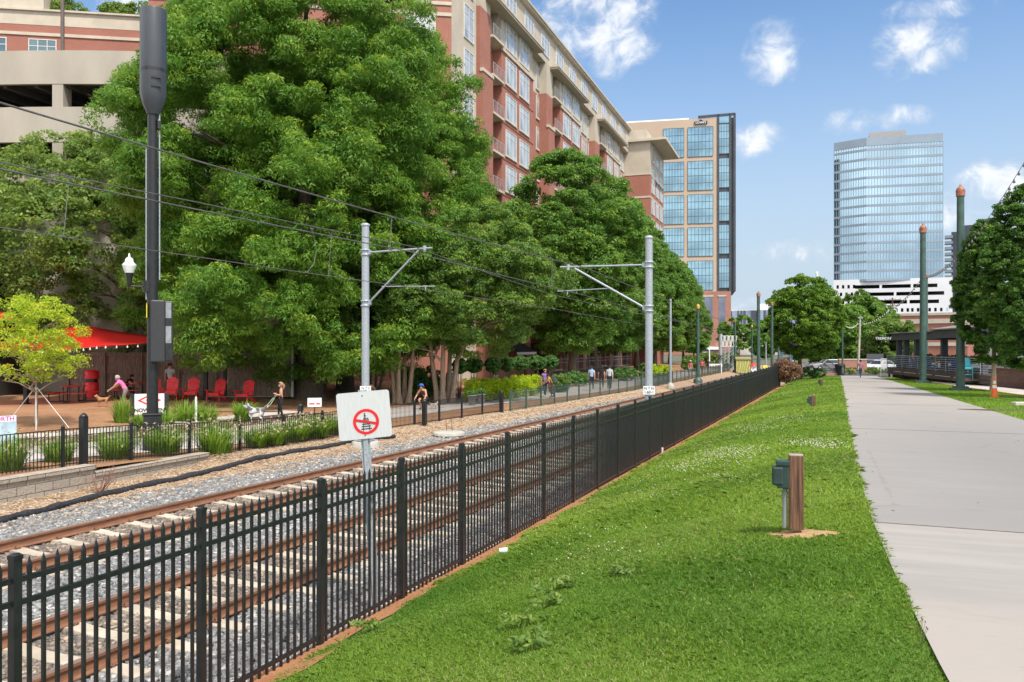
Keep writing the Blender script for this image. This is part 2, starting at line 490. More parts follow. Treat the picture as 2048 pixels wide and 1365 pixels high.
# -- sheets
grid('ground', lambda y: (-2500, 2500), [-60, 0, 100, 400, 1200, 4000], lambda x, y: -0.09, m_ground, 6)
def bal_edges(L0, L1):
    def f(y):
        p0 = tline(L0, 0); a_ = math.tan(AT)
        return (-L0 / math.cos(AT) + y * a_, -L1 / math.cos(AT) + y * a_)
    return f
def bal_z(x, y):
    L, s = tinv(x, y)
    z = 0.012 * math.sin(3.1 * x + 1.7 * y) * math.sin(2.3 * y - x)
    return z - 0.012 - (0.05 if L < 6.3 else 0)
grid('gravel_bed', bal_edges(15.7, 5.3), frange(-4, 175, 260), bal_z, m_ballast, 24)
def mul_z(x, y):
    L, s = tinv(x, y)
    xe = far_fence_x(y)
    x0 = -(14.9 - 1.0 * sm(35, 60, y)) / math.cos(AT) + y * math.tan(AT)
    q = (x0 - x) / max(0.5, (x0 - xe))
    top = 0.12 + (left_z(x, y) - 0.12 - .03) * sm(17.8, 19.6, y)
    return -0.03 + (top + 0.05) * sm(0, 1, q) + 0.018 * math.sin(5 * x + 3 * y) * math.sin(4 * y - 2 * x)
def mul_x(y):
    w = 0.25 * math.sin(y * 0.8) + 0.2 * math.sin(y * 2.3 + 1) + 0.12 * math.sin(y * 5.1)
    x1 = -(15.1 - 1.0 * sm(35, 60, y)) / math.cos(AT) + y * math.tan(AT) + w * (1 if y < 40 else 0.3)
    return (far_fence_x(y) - 0.45, x1)
grid('mulch_strip', mul_x, frange(-2, 150, 300), mul_z, m_mulch, 10)
grid('park_ground', lambda y: (-75, (far_fence_x(y) - .1 if y > 19.2 else -16.33)), frange(-2, 150, 76), left_z, m_park, 24)
def tr_x(y):
    xe = far_fence_x(y)
    o_ = 1.0 * sm(23, 31, y) - 0.9 * sm(42, 52, y)
    return (xe - 6.0 + 0.4 * math.sin(y * .08), xe - 1.5 - o_)
grid('trail', tr_x, frange(-2, 120, 60), lambda x, y: left_z(x, y) + 0.02, m_trail, 4)
def kerb_x(y):
    x0, _ = tr_x(y); return (x0 - 3.2, x0 - 2.1)
grid('park_path', kerb_x, frange(-2, 33, 24), lambda x, y: left_z(x, y) + 0.03, m_trail, 2)
grid('planting_bed', lambda y: (tr_x(y)[0] - 2.05, tr_x(y)[0] - 0.1), frange(-2, 33, 24), lambda x, y: left_z(x, y) + 0.015, m_bed, 3)
grid('lawn', lambda y: (Xf(y) + 0.02, Xp(y) + 0.03), frange(0.5, 96, 190), lambda x, y: lawn_z(x, y) + 0.012 * math.sin(3 * x + y) * math.sin(2.2 * y), m_turf, 40)
def clay_x(y):
    w = 0.66 + 0.14 * math.sin(y * 1.3) + 0.1 * math.sin(y * 3.7 + 1) + .06 * math.sin(y * 9)
    return (Xf(y) - 0.16, Xf(y) + w)
grid('clay_strip', clay_x, frange(0.5, 76, 200), lambda x, y: max(lawn_z(x, y), 0.03) + 0.016 + 0.01 * math.sin(9 * y) * math.sin(7 * x), m_clay, 5)
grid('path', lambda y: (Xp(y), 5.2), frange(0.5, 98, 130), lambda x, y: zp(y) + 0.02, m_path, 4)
Y1, Y2 = at(2048, 792, 1.75 - .66), at(1800, 757, .45)
def walk_x(y):
    q = (y - Y1.y) / (Y2.y - Y1.y); return Y1.x + (Y2.x - Y1.x) * q
grid('verge', lambda y: (5.2, max(5.3, walk_x(y))), frange(0.5, 92, 60), lambda x, y: zp(y) + 0.015, m_turf, 6)
grid('side_walk', lambda y: (max(5.35, walk_x(y)) + 0.14, max(5.5, walk_x(y)) + 2.4), frange(0.5, 92, 40), lambda x, y: zp(y) + 0.05, m_trail, 3)
m_yel = mat('yellow_kerb', (0.55, 0.40, 0.12), 0.7, 0, 0.25, 4)
kb = MB()
ys = frange(0.5, 92, 40)
for y0, y1 in zip(ys[:-1], ys[1:]):
    kb.bar((max(5.35, walk_x(y0)) + .07, y0, zp(y0) + .03), (max(5.35, walk_x(y1)) + .07, y1, zp(y1) + .03), .14, .12)
kb.build('kerb', m_yel)['kind'] = 'structure'
grid('service_yard', lambda y: (max(5.5, walk_x(y)) + 2.4, 90), frange(0.5, 98, 30), lambda x, y: zp(y) + 0.01, m_asphalt, 6)
grid('street', lambda y: (-3.0, 120), [98, 130, 200, 400], lambda x, y: 0.17, m_asphalt, 6)
# expansion joints of the path: real grooves filled dark
jb = MB()
for y in (9.05, 21.5, 34, 46.5, 59, 71.5, 84):
    jb.box(((Xp(y) + 5.2) / 2, y, zp(y) + 0.024), (5.2 - Xp(y), 0.014, 0.004), 0, rz=-0.02)
jb.build('path_joints', mat('joint_filler', (0.17, 0.155, 0.14), 0.9))['kind'] = 'structure'

# -- ballast stones and bark chips (uncountable)
def scatter_boxes(P, size, rnd, flat=0.7, z_off=0.0):
    n = len(P)
    base = np.array([(-1, -1, -1), (1, -1, -1), (1, 1, -1), (-1, 1, -1), (-1, -1, 1), (1, -1, 1), (1, 1, 1), (-1, 1, 1)], np.float32) * 0.5
    V = np.repeat(base[None], n, 0)
    V = V * (1 + rng.uniform(-0.45, 0.45, (n, 8, 3)))
    V = V * size[:, None, :]
    a1, a2 = rng.uniform(0, 6.283, n), rng.uniform(-0.6, 0.6, n)
    c1, s1, c2, s2 = np.cos(a1), np.sin(a1), np.cos(a2), np.sin(a2)
    x, y, z = V[..., 0].copy(), V[..., 1].copy(), V[..., 2].copy()
    y, z = y * c2[:, None] - z * s2[:, None], y * s2[:, None] + z * c2[:, None]
    x, y = x * c1[:, None] - y * s1[:, None], x * s1[:, None] + y * c1[:, None]
    V = np.stack([x, y, z], -1) + P[:, None, :]
    q = np.array([(3, 2, 1, 0), (4, 5, 6, 7), (0, 1, 5, 4), (1, 2, 6, 5), (2, 3, 7, 6), (3, 0, 4, 7)], np.int32)
    Fc = (np.arange(n, dtype=np.int32)[:, None, None] * 8 + q[None]).reshape(-1, 4)
    return V.reshape(-1, 3), Fc, np.repeat(rnd, 6)
TIE, TS0 = 0.765, 0.2
def track_pts(n, s0, s1, L0, L1):
    L = rng.uniform(L0, L1, n); s = rng.uniform(s0, s1, n)
    keep = np.ones(n, bool)
    for Lc in (8.13, 12.31):
        on = (np.abs(L - Lc) < 1.32) & (np.abs(((s - TS0) / TIE + 0.5) % 1 - 0.5) * TIE < 0.15)
        keep &= ~on
        for g in (-0.75, 0.75): keep &= np.abs(L - Lc - g) > 0.1
    L, s = L[keep], s[keep]
    x = -L * math.cos(AT) + s * math.sin(AT); y = L * math.sin(AT) + s * math.cos(AT)
    return L, s, np.stack([x, y, np.zeros_like(x)], 1)
parts = []
for (n, s0, s1, a_, b_) in ((68000, 2.0, 17, 0.036, 0.075), (26000, 17, 32, 0.045, 0.08), (14000, 32, 60, 0.06, 0.1)):
    L, s, P = track_pts(n, s0, s1, 5.85, 15.4)
    n = len(P)
    sz = rng.uniform(a_, b_, (n, 1)) * np.array([[1.15, 0.85, 0.7]]) * rng.uniform(.75, 1.2, (n, 3))
    P[:, 2] = rng.uniform(-0.015, 0.012, n)
    edge = (L > 14.6) & (rng.random(n) < 0.6)
    P, sz, L = P[~edge], sz[~edge], L[~edge]
    inside = (np.abs(L - 8.13) < 0.7) | (np.abs(L - 12.31) < 0.7)
    P[inside, 2] -= 0.006
    parts.append((P, sz, inside))
P = np.concatenate([p[0] for p in parts]); sz = np.concatenate([p[1] for p in parts]); ins = np.concatenate([p[2] for p in parts])
V, Fc, rr = scatter_boxes(P, sz.astype(np.float32), rng.random(len(P)))
o = link('ballast_gravel', np_mesh('ballast_gravel', V, Fc, [m_stone, m_stone_brown], rr, midx=np.repeat(ins.astype(np.int32), 6)))
tag(o, 'loose grey crushed stone ballast around the railway tracks', 'gravel', kind='stuff')
n = 60000
y = rng.uniform(4, 60, n) ** 1.0; y = 5 + 60 * rng.random(n) ** 1.7
xa = np.array([mul_x(q) for q in y]); x = xa[:, 0] + 0.3 + (xa[:, 1] + 0.5 - xa[:, 0]) * rng.random(n) ** 0.85
z = np.array([mul_z(a_, b_) for a_, b_ in zip(x, y)]) + 0.01
P = np.stack([x, y, np.maximum(z, 0.0)], 1)
sz = np.stack([rng.uniform(.03, .11, n), rng.uniform(.01, .024, n), np.full(n, .012)], 1) * (0.75 + y[:, None] / 60)
V, Fc, rr = scatter_boxes(P, sz.astype(np.float32), rng.random(n))
o = link('bark_chips', np_mesh('bark_chips', V, Fc, m_chip, rr))
tag(o, 'orange brown wood chip mulch spread beside the tracks', 'mulch', kind='stuff')

# ================================================================ RAILWAY TRACKS
m_tie = mat('sleeper_concrete', (0.52, 0.46, 0.365), 0.9, 0, 0.2, 2.2, 0.2, world=True, col2=(0.36, 0.3, 0.23), detail=8)
mr, t, b, out = new_mat('rusty_rail'); v = t.coord('Object')
nz = t.noise(t.mapping(v, (6, 1.2, 6)), 3.0, 6, 0.65)
c = t.mix(t.ramp(nz, 0.3, 0.7), (0.27, 0.125, 0.065), (0.17, 0.078, 0.045))
t.l(c, b.inputs['Base Color']); b.inputs['Roughness'].default_value = 0.8
m_rail = mr
m_railtop = mat('worn_rail_head', (0.36, 0.25, 0.2), 0.35, 0.5, 0.2, 5, stretch=(1, .1, 1))
m_clip = mat('rusty_clip', (0.15, 0.07, 0.045), 0.8, 0, 0.3, 20)
def sleeper_mesh():
    mb = MB(); prof = [(-1.3, 0.03), (-.95, 0.035), (-.6, 0.038), (-.35, 0.012), (0, 0.005), (.35, 0.012), (.6, 0.038), (.95, 0.035), (1.3, 0.03)]
    for (x0, z0), (x1, z1) in zip(prof[:-1], prof[1:]):
        vs = [(x0, -.135, -.12), (x1, -.135, -.12), (x1, .135, -.12), (x0, .135, -.12), (x0, -.115, z0), (x1, -.115, z1), (x1, .115, z1), (x0, .115, z0)]
        mb.add(vs, [(4, 5, 6, 7), (0, 1, 5, 4), (2, 3, 7, 6)])
    mb.add([(-1.3, -.135, -.12), (-1.3, .135, -.12), (-1.3, .115, .03), (-1.3, -.115, .03)], [(3, 2, 1, 0)])
    mb.add([(1.3, -.135, -.12), (1.3, .135, -.12), (1.3, .115, .03), (1.3, -.115, .03)], [(0, 1, 2, 3)])
    return mb
def rail_mb(length):
    # flat-bottom rail profile swept along Y
    half = [(.07, .036), (.07, .048), (.016, .062), (.011, .085), (.011, .15), (.036, .163), (.037, .195), (.03, .204)]
    prof = half + [(-x, z) for x, z in reversed(half)]
    mb = MB(); n = len(prof); N = 60
    vs = [(x, length * j / N - 6, z) for j in range(N + 1) for (x, z) in prof]
    for j in range(N):
        for i in range(n):
            i2 = (i + 1) % n
            top = 1 if i in (6, 7, 8) else 0
            mb.f.append([j * n + i, (j + 1) * n + i, (j + 1) * n + i2, j * n + i2]); mb.m.append(top); mb.sm.append(False)
    mb.v.extend(vs)
    return mb
sl_me = None
def clip_mb(side):
    mb = MB()
    for sx in (side,):
        pts = []
        for k in range(11):
            a_ = k / 10 * 2 * math.pi * 1.15
            pts.append((sx * (0.105 + 0.03 * math.cos(a_)), -0.02 + 0.055 * (k / 10 - .5) + 0.03 * math.sin(a_) * .4, 0.06 + 0.026 * math.sin(a_)))
        mb.tube(pts, 0.0095, 6)
        mb.box((sx * 0.1, 0, 0.045), (0.06, 0.09, 0.018))
    return mb
def make_track(Lc, label):
    p = tline(Lc, 0)
    root = thing('railway_track', label, 'railway track', (p.x, p.y, 0), -AT, 'light rail tracks')
    for g in (-.75, .75):
        rm = rail_mb(190).build('rail', [m_rail, m_railtop], root, (g, 0, 0))
    proto = None; far = MB(); cl = {}
    base_s = -2
    for k in range(-4, 225):
        s = TS0 + k * TIE
        if k < 1: 
            continue
        if k <= 100:
            if proto is None:
                proto = sleeper_mesh().build('sleeper', m_tie, root, (0, s, 0)); o = proto
            else:
                o = link('sleeper', proto.data, root, (0, s, 0))
            o.rotation_euler = (0, 0, random.uniform(-.006, .006))
            if k < 26:
                for g in (-.75, .75):
                    for sx in (-1, 1):
                        if sx not in cl: cl[sx] = clip_mb(sx).build('rail_clip', m_clip, o, (g, 0, 0))
                        else: link('rail_clip', cl[sx].data, o, (g, 0, 0))
        else:
            far.box((0, s, -.045), (2.6, .24, .15))
    f = far.build('sleeper_run', m_tie, root); f['kind'] = 'stuff'
    return root
make_track(8.13, 'rusty single track with pale concrete sleepers, next to the black spear-top fence')
make_track(12.31, 'rusty single track with pale concrete sleepers, farther one beside the wood chip strip')

# ================================================================ NEAR FENCE
m_fence = mat('fence_paint', (0.014, 0.016, 0.018), 0.38, 0, 0.3, 9, 0.04)
fd = Vector((math.sin(AF), math.cos(AF), 0))
def fence_pt(n):
    D = F * 5.505 / (math.cos(AT * 0 + math.atan(676 / F))) * (0.000771 + 0.0001725 * n)
    x = 1700 - 1 / (0.000771 + 0.0001725 * n)
    return pos(x, D, 0.03)
p0 = fence_pt(-3)
PL = (fence_pt(10) - fence_pt(0)).length / 10
fence = thing('spear_top_fence', 'long black steel spear-top fence along the foot of the grass bank', 'fence', p0, -AF)
pm = MB()
pm.box((0, 0, .92), (.064, .064, 1.9)); pm.box((0, 0, 1.875), (.072, .072, .03)); pm.lathe([(.045, 1.89), (.03, 1.902), (0, 1.906)], 4)
post0 = pm.build('post', m_fence, fence, (0, 0, 0), bevel=.004)
def make_panel():
    pn = bpy.data.objects.new('panel', None); COL.objects.link(pn); pn.parent = fence
    return pn
rl = MB().box((0, PL / 2, 0), (.034, PL - .076, .04))
panel0 = make_panel()
rail0 = rl.build('rail', m_fence, panel0, (0, 0, 1.71))
for z in (1.545, .115): link('rail', rail0.data, panel0, (0, 0, z))
pk = MB()
for i in range(15):
    y = PL * (i + 1) / 16
    w = .0125
    pk.box((0, y, .85), (2 * w, 2 * w, 1.64))
    pk.add([(-w, y - w, 1.67), (w, y - w, 1.67), (w, y + w, 1.67), (-w, y + w, 1.67),
            (-w * .75, y - w * 1.35, 1.80), (w * .75, y - w * 1.35, 1.80), (w * .75, y + w * 1.35, 1.80), (-w * .75, y + w * 1.35, 1.80), (0, y, 1.865)],
           [(0, 1, 5, 4), (1, 2, 6, 5), (2, 3, 7, 6), (3, 0, 4, 7), (4, 5, 8), (5, 6, 8), (6, 7, 8), (7, 4, 8)])
pick0 = pk.build('picket_infill', m_fence, panel0)
for k in range(1, 41):
    link('post', post0.data, fence, (random.uniform(-.004, .004), k * PL, random.uniform(-.008, .008))).rotation_euler = (random.uniform(-.006, .006), random.uniform(-.006, .006), 0)
    if k < 40:
        pn = make_panel(); pn.location = (0, k * PL, random.uniform(-.006, .006))
        for z in (1.71, 1.545, .115): link('rail', rail0.data, pn, (0, 0, z))
        link('picket_infill', pick0.data, pn)
kb = MB()
a0, a1 = fence_pt(-4), fence_pt(37)
nrm = Vector((-fd.y, fd.x, 0))
kb.bar(Vector((a0.x, a0.y, -.04)) + nrm * .12, Vector((a1.x, a1.y, -.04)) + nrm * .12, .12, .18)
kb.build('concrete_kerb', M['conc_light'])['kind'] = 'structure'
# ================================================================ VEGETATION
def unit(v): return v / np.maximum(np.linalg.norm(v, axis=-1, keepdims=True), 1e-9)
def leaf_cloud(C, rad, n_per, ll, lw, seed, droop=0.25, squash=0.75, jit=0.75, tipw=0.25, up=0.35):
    """C (K,3) clump centres, rad (K,) -> leaf cards spread over the clumps; rnd high = fresh tip growth"""
    g = np.random.default_rng(seed)
    K = len(C)
    cnt = np.maximum(6, (n_per * (rad / rad.mean()) ** 2).astype(int))
    idx = np.repeat(np.arange(K), cnt)
    n = len(idx)
    d = unit(g.normal(size=(n, 3)))
    d[:, 2] = np.where(d[:, 2] < -0.55, -d[:, 2], d[:, 2])
    r = rad[idx] * (0.45 + 0.62 * g.random(n) ** 0.6)
    p = C[idx] + d * r[:, None] * np.array([1, 1, squash])
    nrm = unit(d * 0.9 + np.array([0, 0, up]) + g.normal(size=(n, 3)) * jit)
    tv = g.normal(size=(n, 3)); tv[:, 2] -= droop * 2
    tv = unit(tv + d * 0.5)
    tv = unit(tv - nrm * (tv * nrm).sum(1, keepdims=True))
    bv = np.cross(nrm, tv)
    L = ll * g.uniform(0.65, 1.35, n)[:, None]; Wd = lw * g.uniform(0.7, 1.3, n)[:, None]
    V = np.stack([p - tv * L * .5, p + bv * Wd * .5 - tv * L * .08, p + tv * L * .5, p - bv * Wd * .5 - tv * L * .08], 1).reshape(-1, 3)
    Fc = np.arange(n * 4, dtype=np.int32).reshape(-1, 4)
    cr = g.random(K)
    rnd = 0.5 * cr[idx] + 0.28 * g.random(n)
    fresh = (g.random(K) < tipw)[idx] & (d[:, 2] > 0.25) & (g.random(n) < 0.75)
    rnd = np.where(fresh, 0.8 + 0.2 * g.random(n), rnd)
    return V, Fc, rnd
def crown_centres(n, prof, R_, H, seed, inner=0.22, lump=0.18, ex=1.0, flat=0.0):
    """clump centres filling a crown: prof = [(height fraction, radius fraction)]"""
    g = np.random.default_rng(seed)
    zf = np.array([p[0] for p in prof]); rf = np.array([p[1] for p in prof])
    zs = np.linspace(0, 1, 200); w = np.interp(zs, zf, rf) + 0.04
    z = np.interp(g.random(n), np.cumsum(w) / w.sum(), zs)
    th = g.uniform(0, 2 * np.pi, n)
    ph = g.uniform(0, 6.28, 6)
    lumpf = 1 + lump * (np.sin(3 * th + ph[0] + 5 * z) + 0.8 * np.sin(5 * th + ph[1] - 9 * z) + 0.6 * np.sin(2 * th + ph[2] + 14 * z)) / 1.6
    rr = np.where(g.random(n) < inner, np.sqrt(g.random(n)) * 0.8, g.uniform(0.8, 1.02, n))
    r = np.interp(z, zf, rf) * R_ * rr * lumpf
    return np.stack([r * np.cos(th) * ex, r * np.sin(th), z * H], 1)
def limb_mb(base_r, H, crown_lo, Rr, n_limb, seed, stems=1, lean=0.0, flare=1.7, spread=0.5, wob=0.06):
    rs = random.Random(seed); mb = MB()
    for s in range(stems):
        a0 = 2 * math.pi * s / stems + rs.random()
        off = (0.16 * stems if stems > 1 else 0)
        ox, oy = off * math.cos(a0) * .5, off * math.sin(a0) * .5
        dx, dy = (math.cos(a0) * spread, math.sin(a0) * spread) if stems > 1 else (lean, 0)
        pts, rad = [], []
        N = 12
        for i in range(N + 1):
            q = i / N
            pts.append((ox + dx * q * H * .35 + wob * math.sin(q * 7 + s) * H * .1, oy + dy * q * H * .35 + wob * math.cos(q * 5 + s * 2) * H * .1, q * H * .9 - .1))
            rad.append(base_r * ((1 - q) ** .8 * .92 + .06) * (flare if i == 0 else (1 + (flare - 1) * .35 if i == 1 and stems == 1 else 1)))
        if stems == 1:
            pts.insert(1, tuple((Vector(pts[0]) * .8 + Vector(pts[1]) * .2))); rad.insert(1, base_r * (1 + (flare - 1) * .5))
        mb.tube(pts, rad, 9)
        for k in range(n_limb):
            q = rs.uniform(crown_lo, .92)
            i = int(q * N); p = Vector(pts[min(i + (1 if stems == 1 else 0), len(pts) - 1)])
            a = rs.uniform(0, 6.28); ln = Rr * rs.uniform(.5, .95) * (1.15 - q * .6)
            rise = rs.uniform(.15, .7)
            e = p + Vector((math.cos(a) * ln, math.sin(a) * ln, ln * rise))
            mid = p.lerp(e, .5) + Vector((rs.uniform(-.1, .1) * ln, rs.uniform(-.1, .1) * ln, .12 * ln))
            r0 = base_r * (1 - q) * .55 + .02
            mb.tube([p, mid, e], [r0, r0 * .6, r0 * .2], 6)
            for j in range(2):
                b = mid.lerp(e, rs.uniform(0, .7)); a2 = a + rs.uniform(-1.1, 1.1)
                e2 = b + Vector((math.cos(a2) * ln * .4, math.sin(a2) * ln * .4, ln * rs.uniform(0, .35)))
                mb.tube([b, e2], [r0 * .35, r0 * .1], 5)
    return mb
L_oak = leaf_mat('willow_oak_leaf', (0.072, 0.19, 0.022), (0.155, 0.29, 0.032), (0.27, 0.38, 0.04), 0.38)
L_oak2 = leaf_mat('street_oak_leaf', (0.075, 0.185, 0.025), (0.15, 0.28, 0.038), (0.27, 0.38, 0.05), 0.38)
L_maple = leaf_mat('elm_leaf', (0.11, 0.2, 0.04), (0.2, 0.3, 0.06), (0.3, 0.38, 0.08), 0.42)
L_crape = leaf_mat('crape_myrtle_leaf', (0.085, 0.18, 0.035), (0.165, 0.28, 0.045), (0.28, 0.37, 0.05), 0.42)
L_horn = leaf_mat('hornbeam_leaf', (0.045, 0.12, 0.016), (0.09, 0.19, 0.025), (0.22, 0.33, 0.035), 0.36)
L_sap = leaf_mat('sapling_leaf', (0.28, 0.42, 0.03), (0.42, 0.52, 0.04), (0.55, 0.5, 0.05), 0.45)
L_box = leaf_mat('boxwood_leaf', (0.06, 0.16, 0.035), (0.11, 0.24, 0.05), (0.14, 0.28, 0.06), 0.3)
L_yel = leaf_mat('golden_privet_leaf', (0.27, 0.42, 0.015), (0.44, 0.56, 0.02), (0.56, 0.58, 0.03), 0.45)
L_red = leaf_mat('bronze_leaf', (0.17, 0.09, 0.055), (0.26, 0.15, 0.08), (0.33, 0.2, 0.1), 0.25)
L_grass = leaf_mat('ornamental_grass', (0.13, 0.26, 0.03), (0.24, 0.38, 0.05), (0.4, 0.4, 0.14), 0.45)

def tree(name, label, loc, H, crown_z0, R_, prof, leaf, seed, n_cl=340, n_per=230, ll=.22, lw=.085, cl_r=(.75, 1.25), bark='bark', base_r=.35, limbs=14, ex=1.0,
         inner=.22, lump=.18, tipw=.2, stems=1, lean=0.0, spread=.5, cx=0.0, cy=0.0, group=None, squash=.75, droop=.25, rz=0.0, up=.35, jit=.75, flare=1.7, sub=0):
    root = thing(name, label, 'tree', loc, rz, group)
    limb_mb(base_r, H, max(.25, crown_z0 / H), R_, limbs, seed, stems, lean, flare=flare, spread=spread).build('trunk', M[bark], root)
    Cn = crown_centres(n_cl, prof, R_, H - crown_z0, seed + 1, inner, lump, ex)
    Cn += np.array([cx, cy, crown_z0])
    g = np.random.default_rng(seed + 2)
    rad = g.uniform(cl_r[0], cl_r[1], n_cl)
    if sub > 0:      # every bough carries several leafy sprays on its outer, upper side
        k = np.repeat(np.arange(n_cl), sub)
        d = unit(g.normal(size=(len(k), 3)))
        axis = Cn - np.array([cx, cy, crown_z0 + (H - crown_z0) * .42]); axis = unit(axis * np.array([1, 1, .7]) + np.array([0, 0, .25]))
        flip = (d * axis[k]).sum(1) < -.25; d[flip] *= -1
        sr = rad[k] * g.uniform(.34, .52, len(k))
        Cn = Cn[k] + d * (rad[k] * g.uniform(.62, .95, len(k)))[:, None] * np.array([1, 1, .8])
        rad = sr
    V, Fc, rn = leaf_cloud(Cn, rad, n_per, ll, lw, seed + 3, droop, squash, jit, tipw, up)
    link('crown', np_mesh(name + '_crown', V, Fc, leaf, rn), root)
    return root
P_OVAL = [(0, .35), (.12, .75), (.3, 1), (.55, .95), (.78, .72), (.92, .4), (1, .1)]
P_OAK = [(0, .72), (.07, .95), (.25, 1), (.45, .97), (.65, .86), (.8, .67), (.92, .42), (1, .15)]
P_ROUND = [(0, .3), (.1, .62), (.3, .95), (.5, 1), (.7, .9), (.86, .62), (.96, .32), (1, .1)]
P_CONE = [(0, .2), (.1, .65), (.25, .95), (.45, 1), (.65, .85), (.82, .55), (.94, .28), (1, .06)]
P_COL = [(0, .3), (.12, .72), (.3, .98), (.6, 1), (.8, .86), (.93, .55), (1, .2)]

def gz(x, y): return left_z(x, y)
def spot(px, D):
    p = pos(px, D); p.z = gz(p.x, p.y) + .0; return p
# the two big willow oaks and what stands beside them
p = spot(612, 46.7)
tree('willow_oak', 'huge dark green willow oak with a flared trunk, tallest tree, right of the red chairs', p, 26.5, 1.9, 8.0, P_OAK, L_oak, 101, 700, 125, .23, .058, (.95, 1.55), sub=10, base_r=.62, limbs=16, cx=-.1, cy=-.8, tipw=.3, squash=.75, droop=.5, lump=.2, flare=2.0, inner=.34, jit=.5)
p = spot(688, 53)
tree('willow_oak', 'tall willow oak with a straight trunk close behind the biggest oak, against the brick apartments', p, 22.5, 3.0, 6.3, P_OAK, L_oak, 131, 310, 120, .25, .068, (.95, 1.55), sub=9, base_r=.45, limbs=18, cx=3.0, cy=0.8, tipw=.2, droop=.5, lump=.2, jit=.5)
p = spot(284, 49.0)
tree('elm_tree', 'loose light green tree behind the wooden fence, in front of the parking garage', p, 15.0, 2.9, 6.9, P_ROUND, L_maple, 151, 300, 58, .22, .125, (.8, 1.35), sub=6, base_r=.3, limbs=26, cx=-3.9, cy=-.3, inner=.35, lump=.22, tipw=.25, lean=-.12, jit=.8)
p = spot(372, 54.0)
tree('willow_oak', 'dark oak between the tall slim black pole and the biggest oak', p, 17.0, 4.5, 4.0, P_CONE, L_oak, 171, 210, 110, .25, .065, (.95, 1.5), sub=9, jit=.5, base_r=.35, limbs=16, cx=-1.0, tipw=.16, droop=.5)
p = spot(802, 46)
tree('crape_myrtle', 'many-stemmed crape myrtle with smooth tan stems, just right of the front steel catenary pole', p, 8.9, 3.0, 3.1, P_ROUND, L_crape, 201, 150, 80, .15, .075, (.55, .95), sub=7, jit=.55, bark='bark_pale', base_r=.15, limbs=6, stems=5, spread=.26, cx=.3, tipw=.12)
p = spot(888, 46.5)
tree('crape_myrtle', 'many-stemmed crape myrtle with a yellow-green crown beside the two grey flower pots', p, 10.6, 3.1, 3.7, P_ROUND, L_crape, 221, 210, 80, .15, .075, (.55, 1.0), sub=7, jit=.55, bark='bark_pale', base_r=.16, limbs=6, stems=5, spread=.3, cx=2.0, cy=.5, tipw=.3)
p = spot(742, 52)
tree('crape_myrtle', 'shaded thin-stemmed crape myrtle behind the front steel catenary pole', p, 8.2, 2.8, 3.0, P_ROUND, L_crape, 241, 90, 70, .16, .08, (.55, .9), sub=6, bark='bark_pale', base_r=.1, limbs=5, stems=5, spread=.6, tipw=.08)
# the row of rounded street oaks in front of the apartments
row = [(1142, 71, 19.6, 5.5), (1186, 84, 20.0, 5.6), (1232, 97, 19.8, 5.4), (1275, 111, 19.0, 5.4), (1310, 126, 18.6, 5.3), (1340, 143, 18.0, 5.4), (1366, 162, 15.5, 5.2), (1388, 185, 13.0, 5.0)]
names = ['nearest rounded street oak of the row, full crown before the brick balconies', 'second street oak of the row in front of the brick apartments',
         'third street oak of the row, above the three walkers', 'fourth street oak of the row, behind the rear steel catenary pole',
         'fifth street oak of the row in front of the projecting brick bay', 'sixth street oak of the row, before the tan office tower',
         'seventh street oak of the row, left of the tall green pole with gold cap', 'last and lowest street oak of the row, next to the brick tower base']
protos = []
for i, (px, D, H, R_) in enumerate(row):
    p = spot(px, D); p.z = .25
    if i < 3:
        o = tree('street_oak', names[i], p, H, 3.2, R_, P_ROUND if i != 1 else P_OAK, L_oak2, 300 + 20 * i, 250, 90 if i == 0 else 75, .27 if i == 0 else .32, .11 if i == 0 else .135, (.9, 1.45), sub=8, base_r=.33, limbs=14, tipw=.18, jit=.5, group='street oaks in a row', lump=.12)
        protos.append((o, H))
    else:
        o, h0 = protos[(i + 1) % 3]
        dup(o, p, random.uniform(0, 6), names[i], 'street oaks in a row', scale=H / h0)
# right side
def rspot(px, D):
    q = pos(px, D); q.z = zp(q.y) + .01; return q
p = rspot(1598, 80); p.z = .3
tree('small_oak', 'round bright green tree with thin brown trunk beside the rusty bush', p, 9.8, 2.2, 3.15, P_ROUND, leaf_mat('pin_oak_leaf', (.075, .17, .016), (.15, .27, .025), (.23, .35, .035), .4), 401, 210, 75, .19, .105, (.55, .9), sub=6, jit=.6, base_r=.24, limbs=12, tipw=.25, lump=.14, cx=.6, inner=.3)
p = rspot(1986, 45)
tree('hornbeam', 'dense oval hornbeam with a pale trunk behind the orange cone', p, 9.1, 1.75, 1.55, P_COL, L_horn, 421, 260, 85, .12, .065, (.34, .54), sub=6, jit=.5, bark='bark_pale', base_r=.13, limbs=10, tipw=.22, lump=.12)
p = rspot(2062, 37)
tree('hornbeam', 'larger hornbeam cut off by the right edge, nearest tree on the right', p, 9.3, 1.6, 1.75, P_COL, L_horn, 441, 290, 95, .11, .06, (.34, .54), sub=6, jit=.5, bark='bark_pale', base_r=.15, limbs=10, tipw=.2, lump=.12)
far_leaf = leaf_mat('far_tree_leaf', (.1, .19, .035), (.17, .27, .05), (.24, .33, .07), .4)
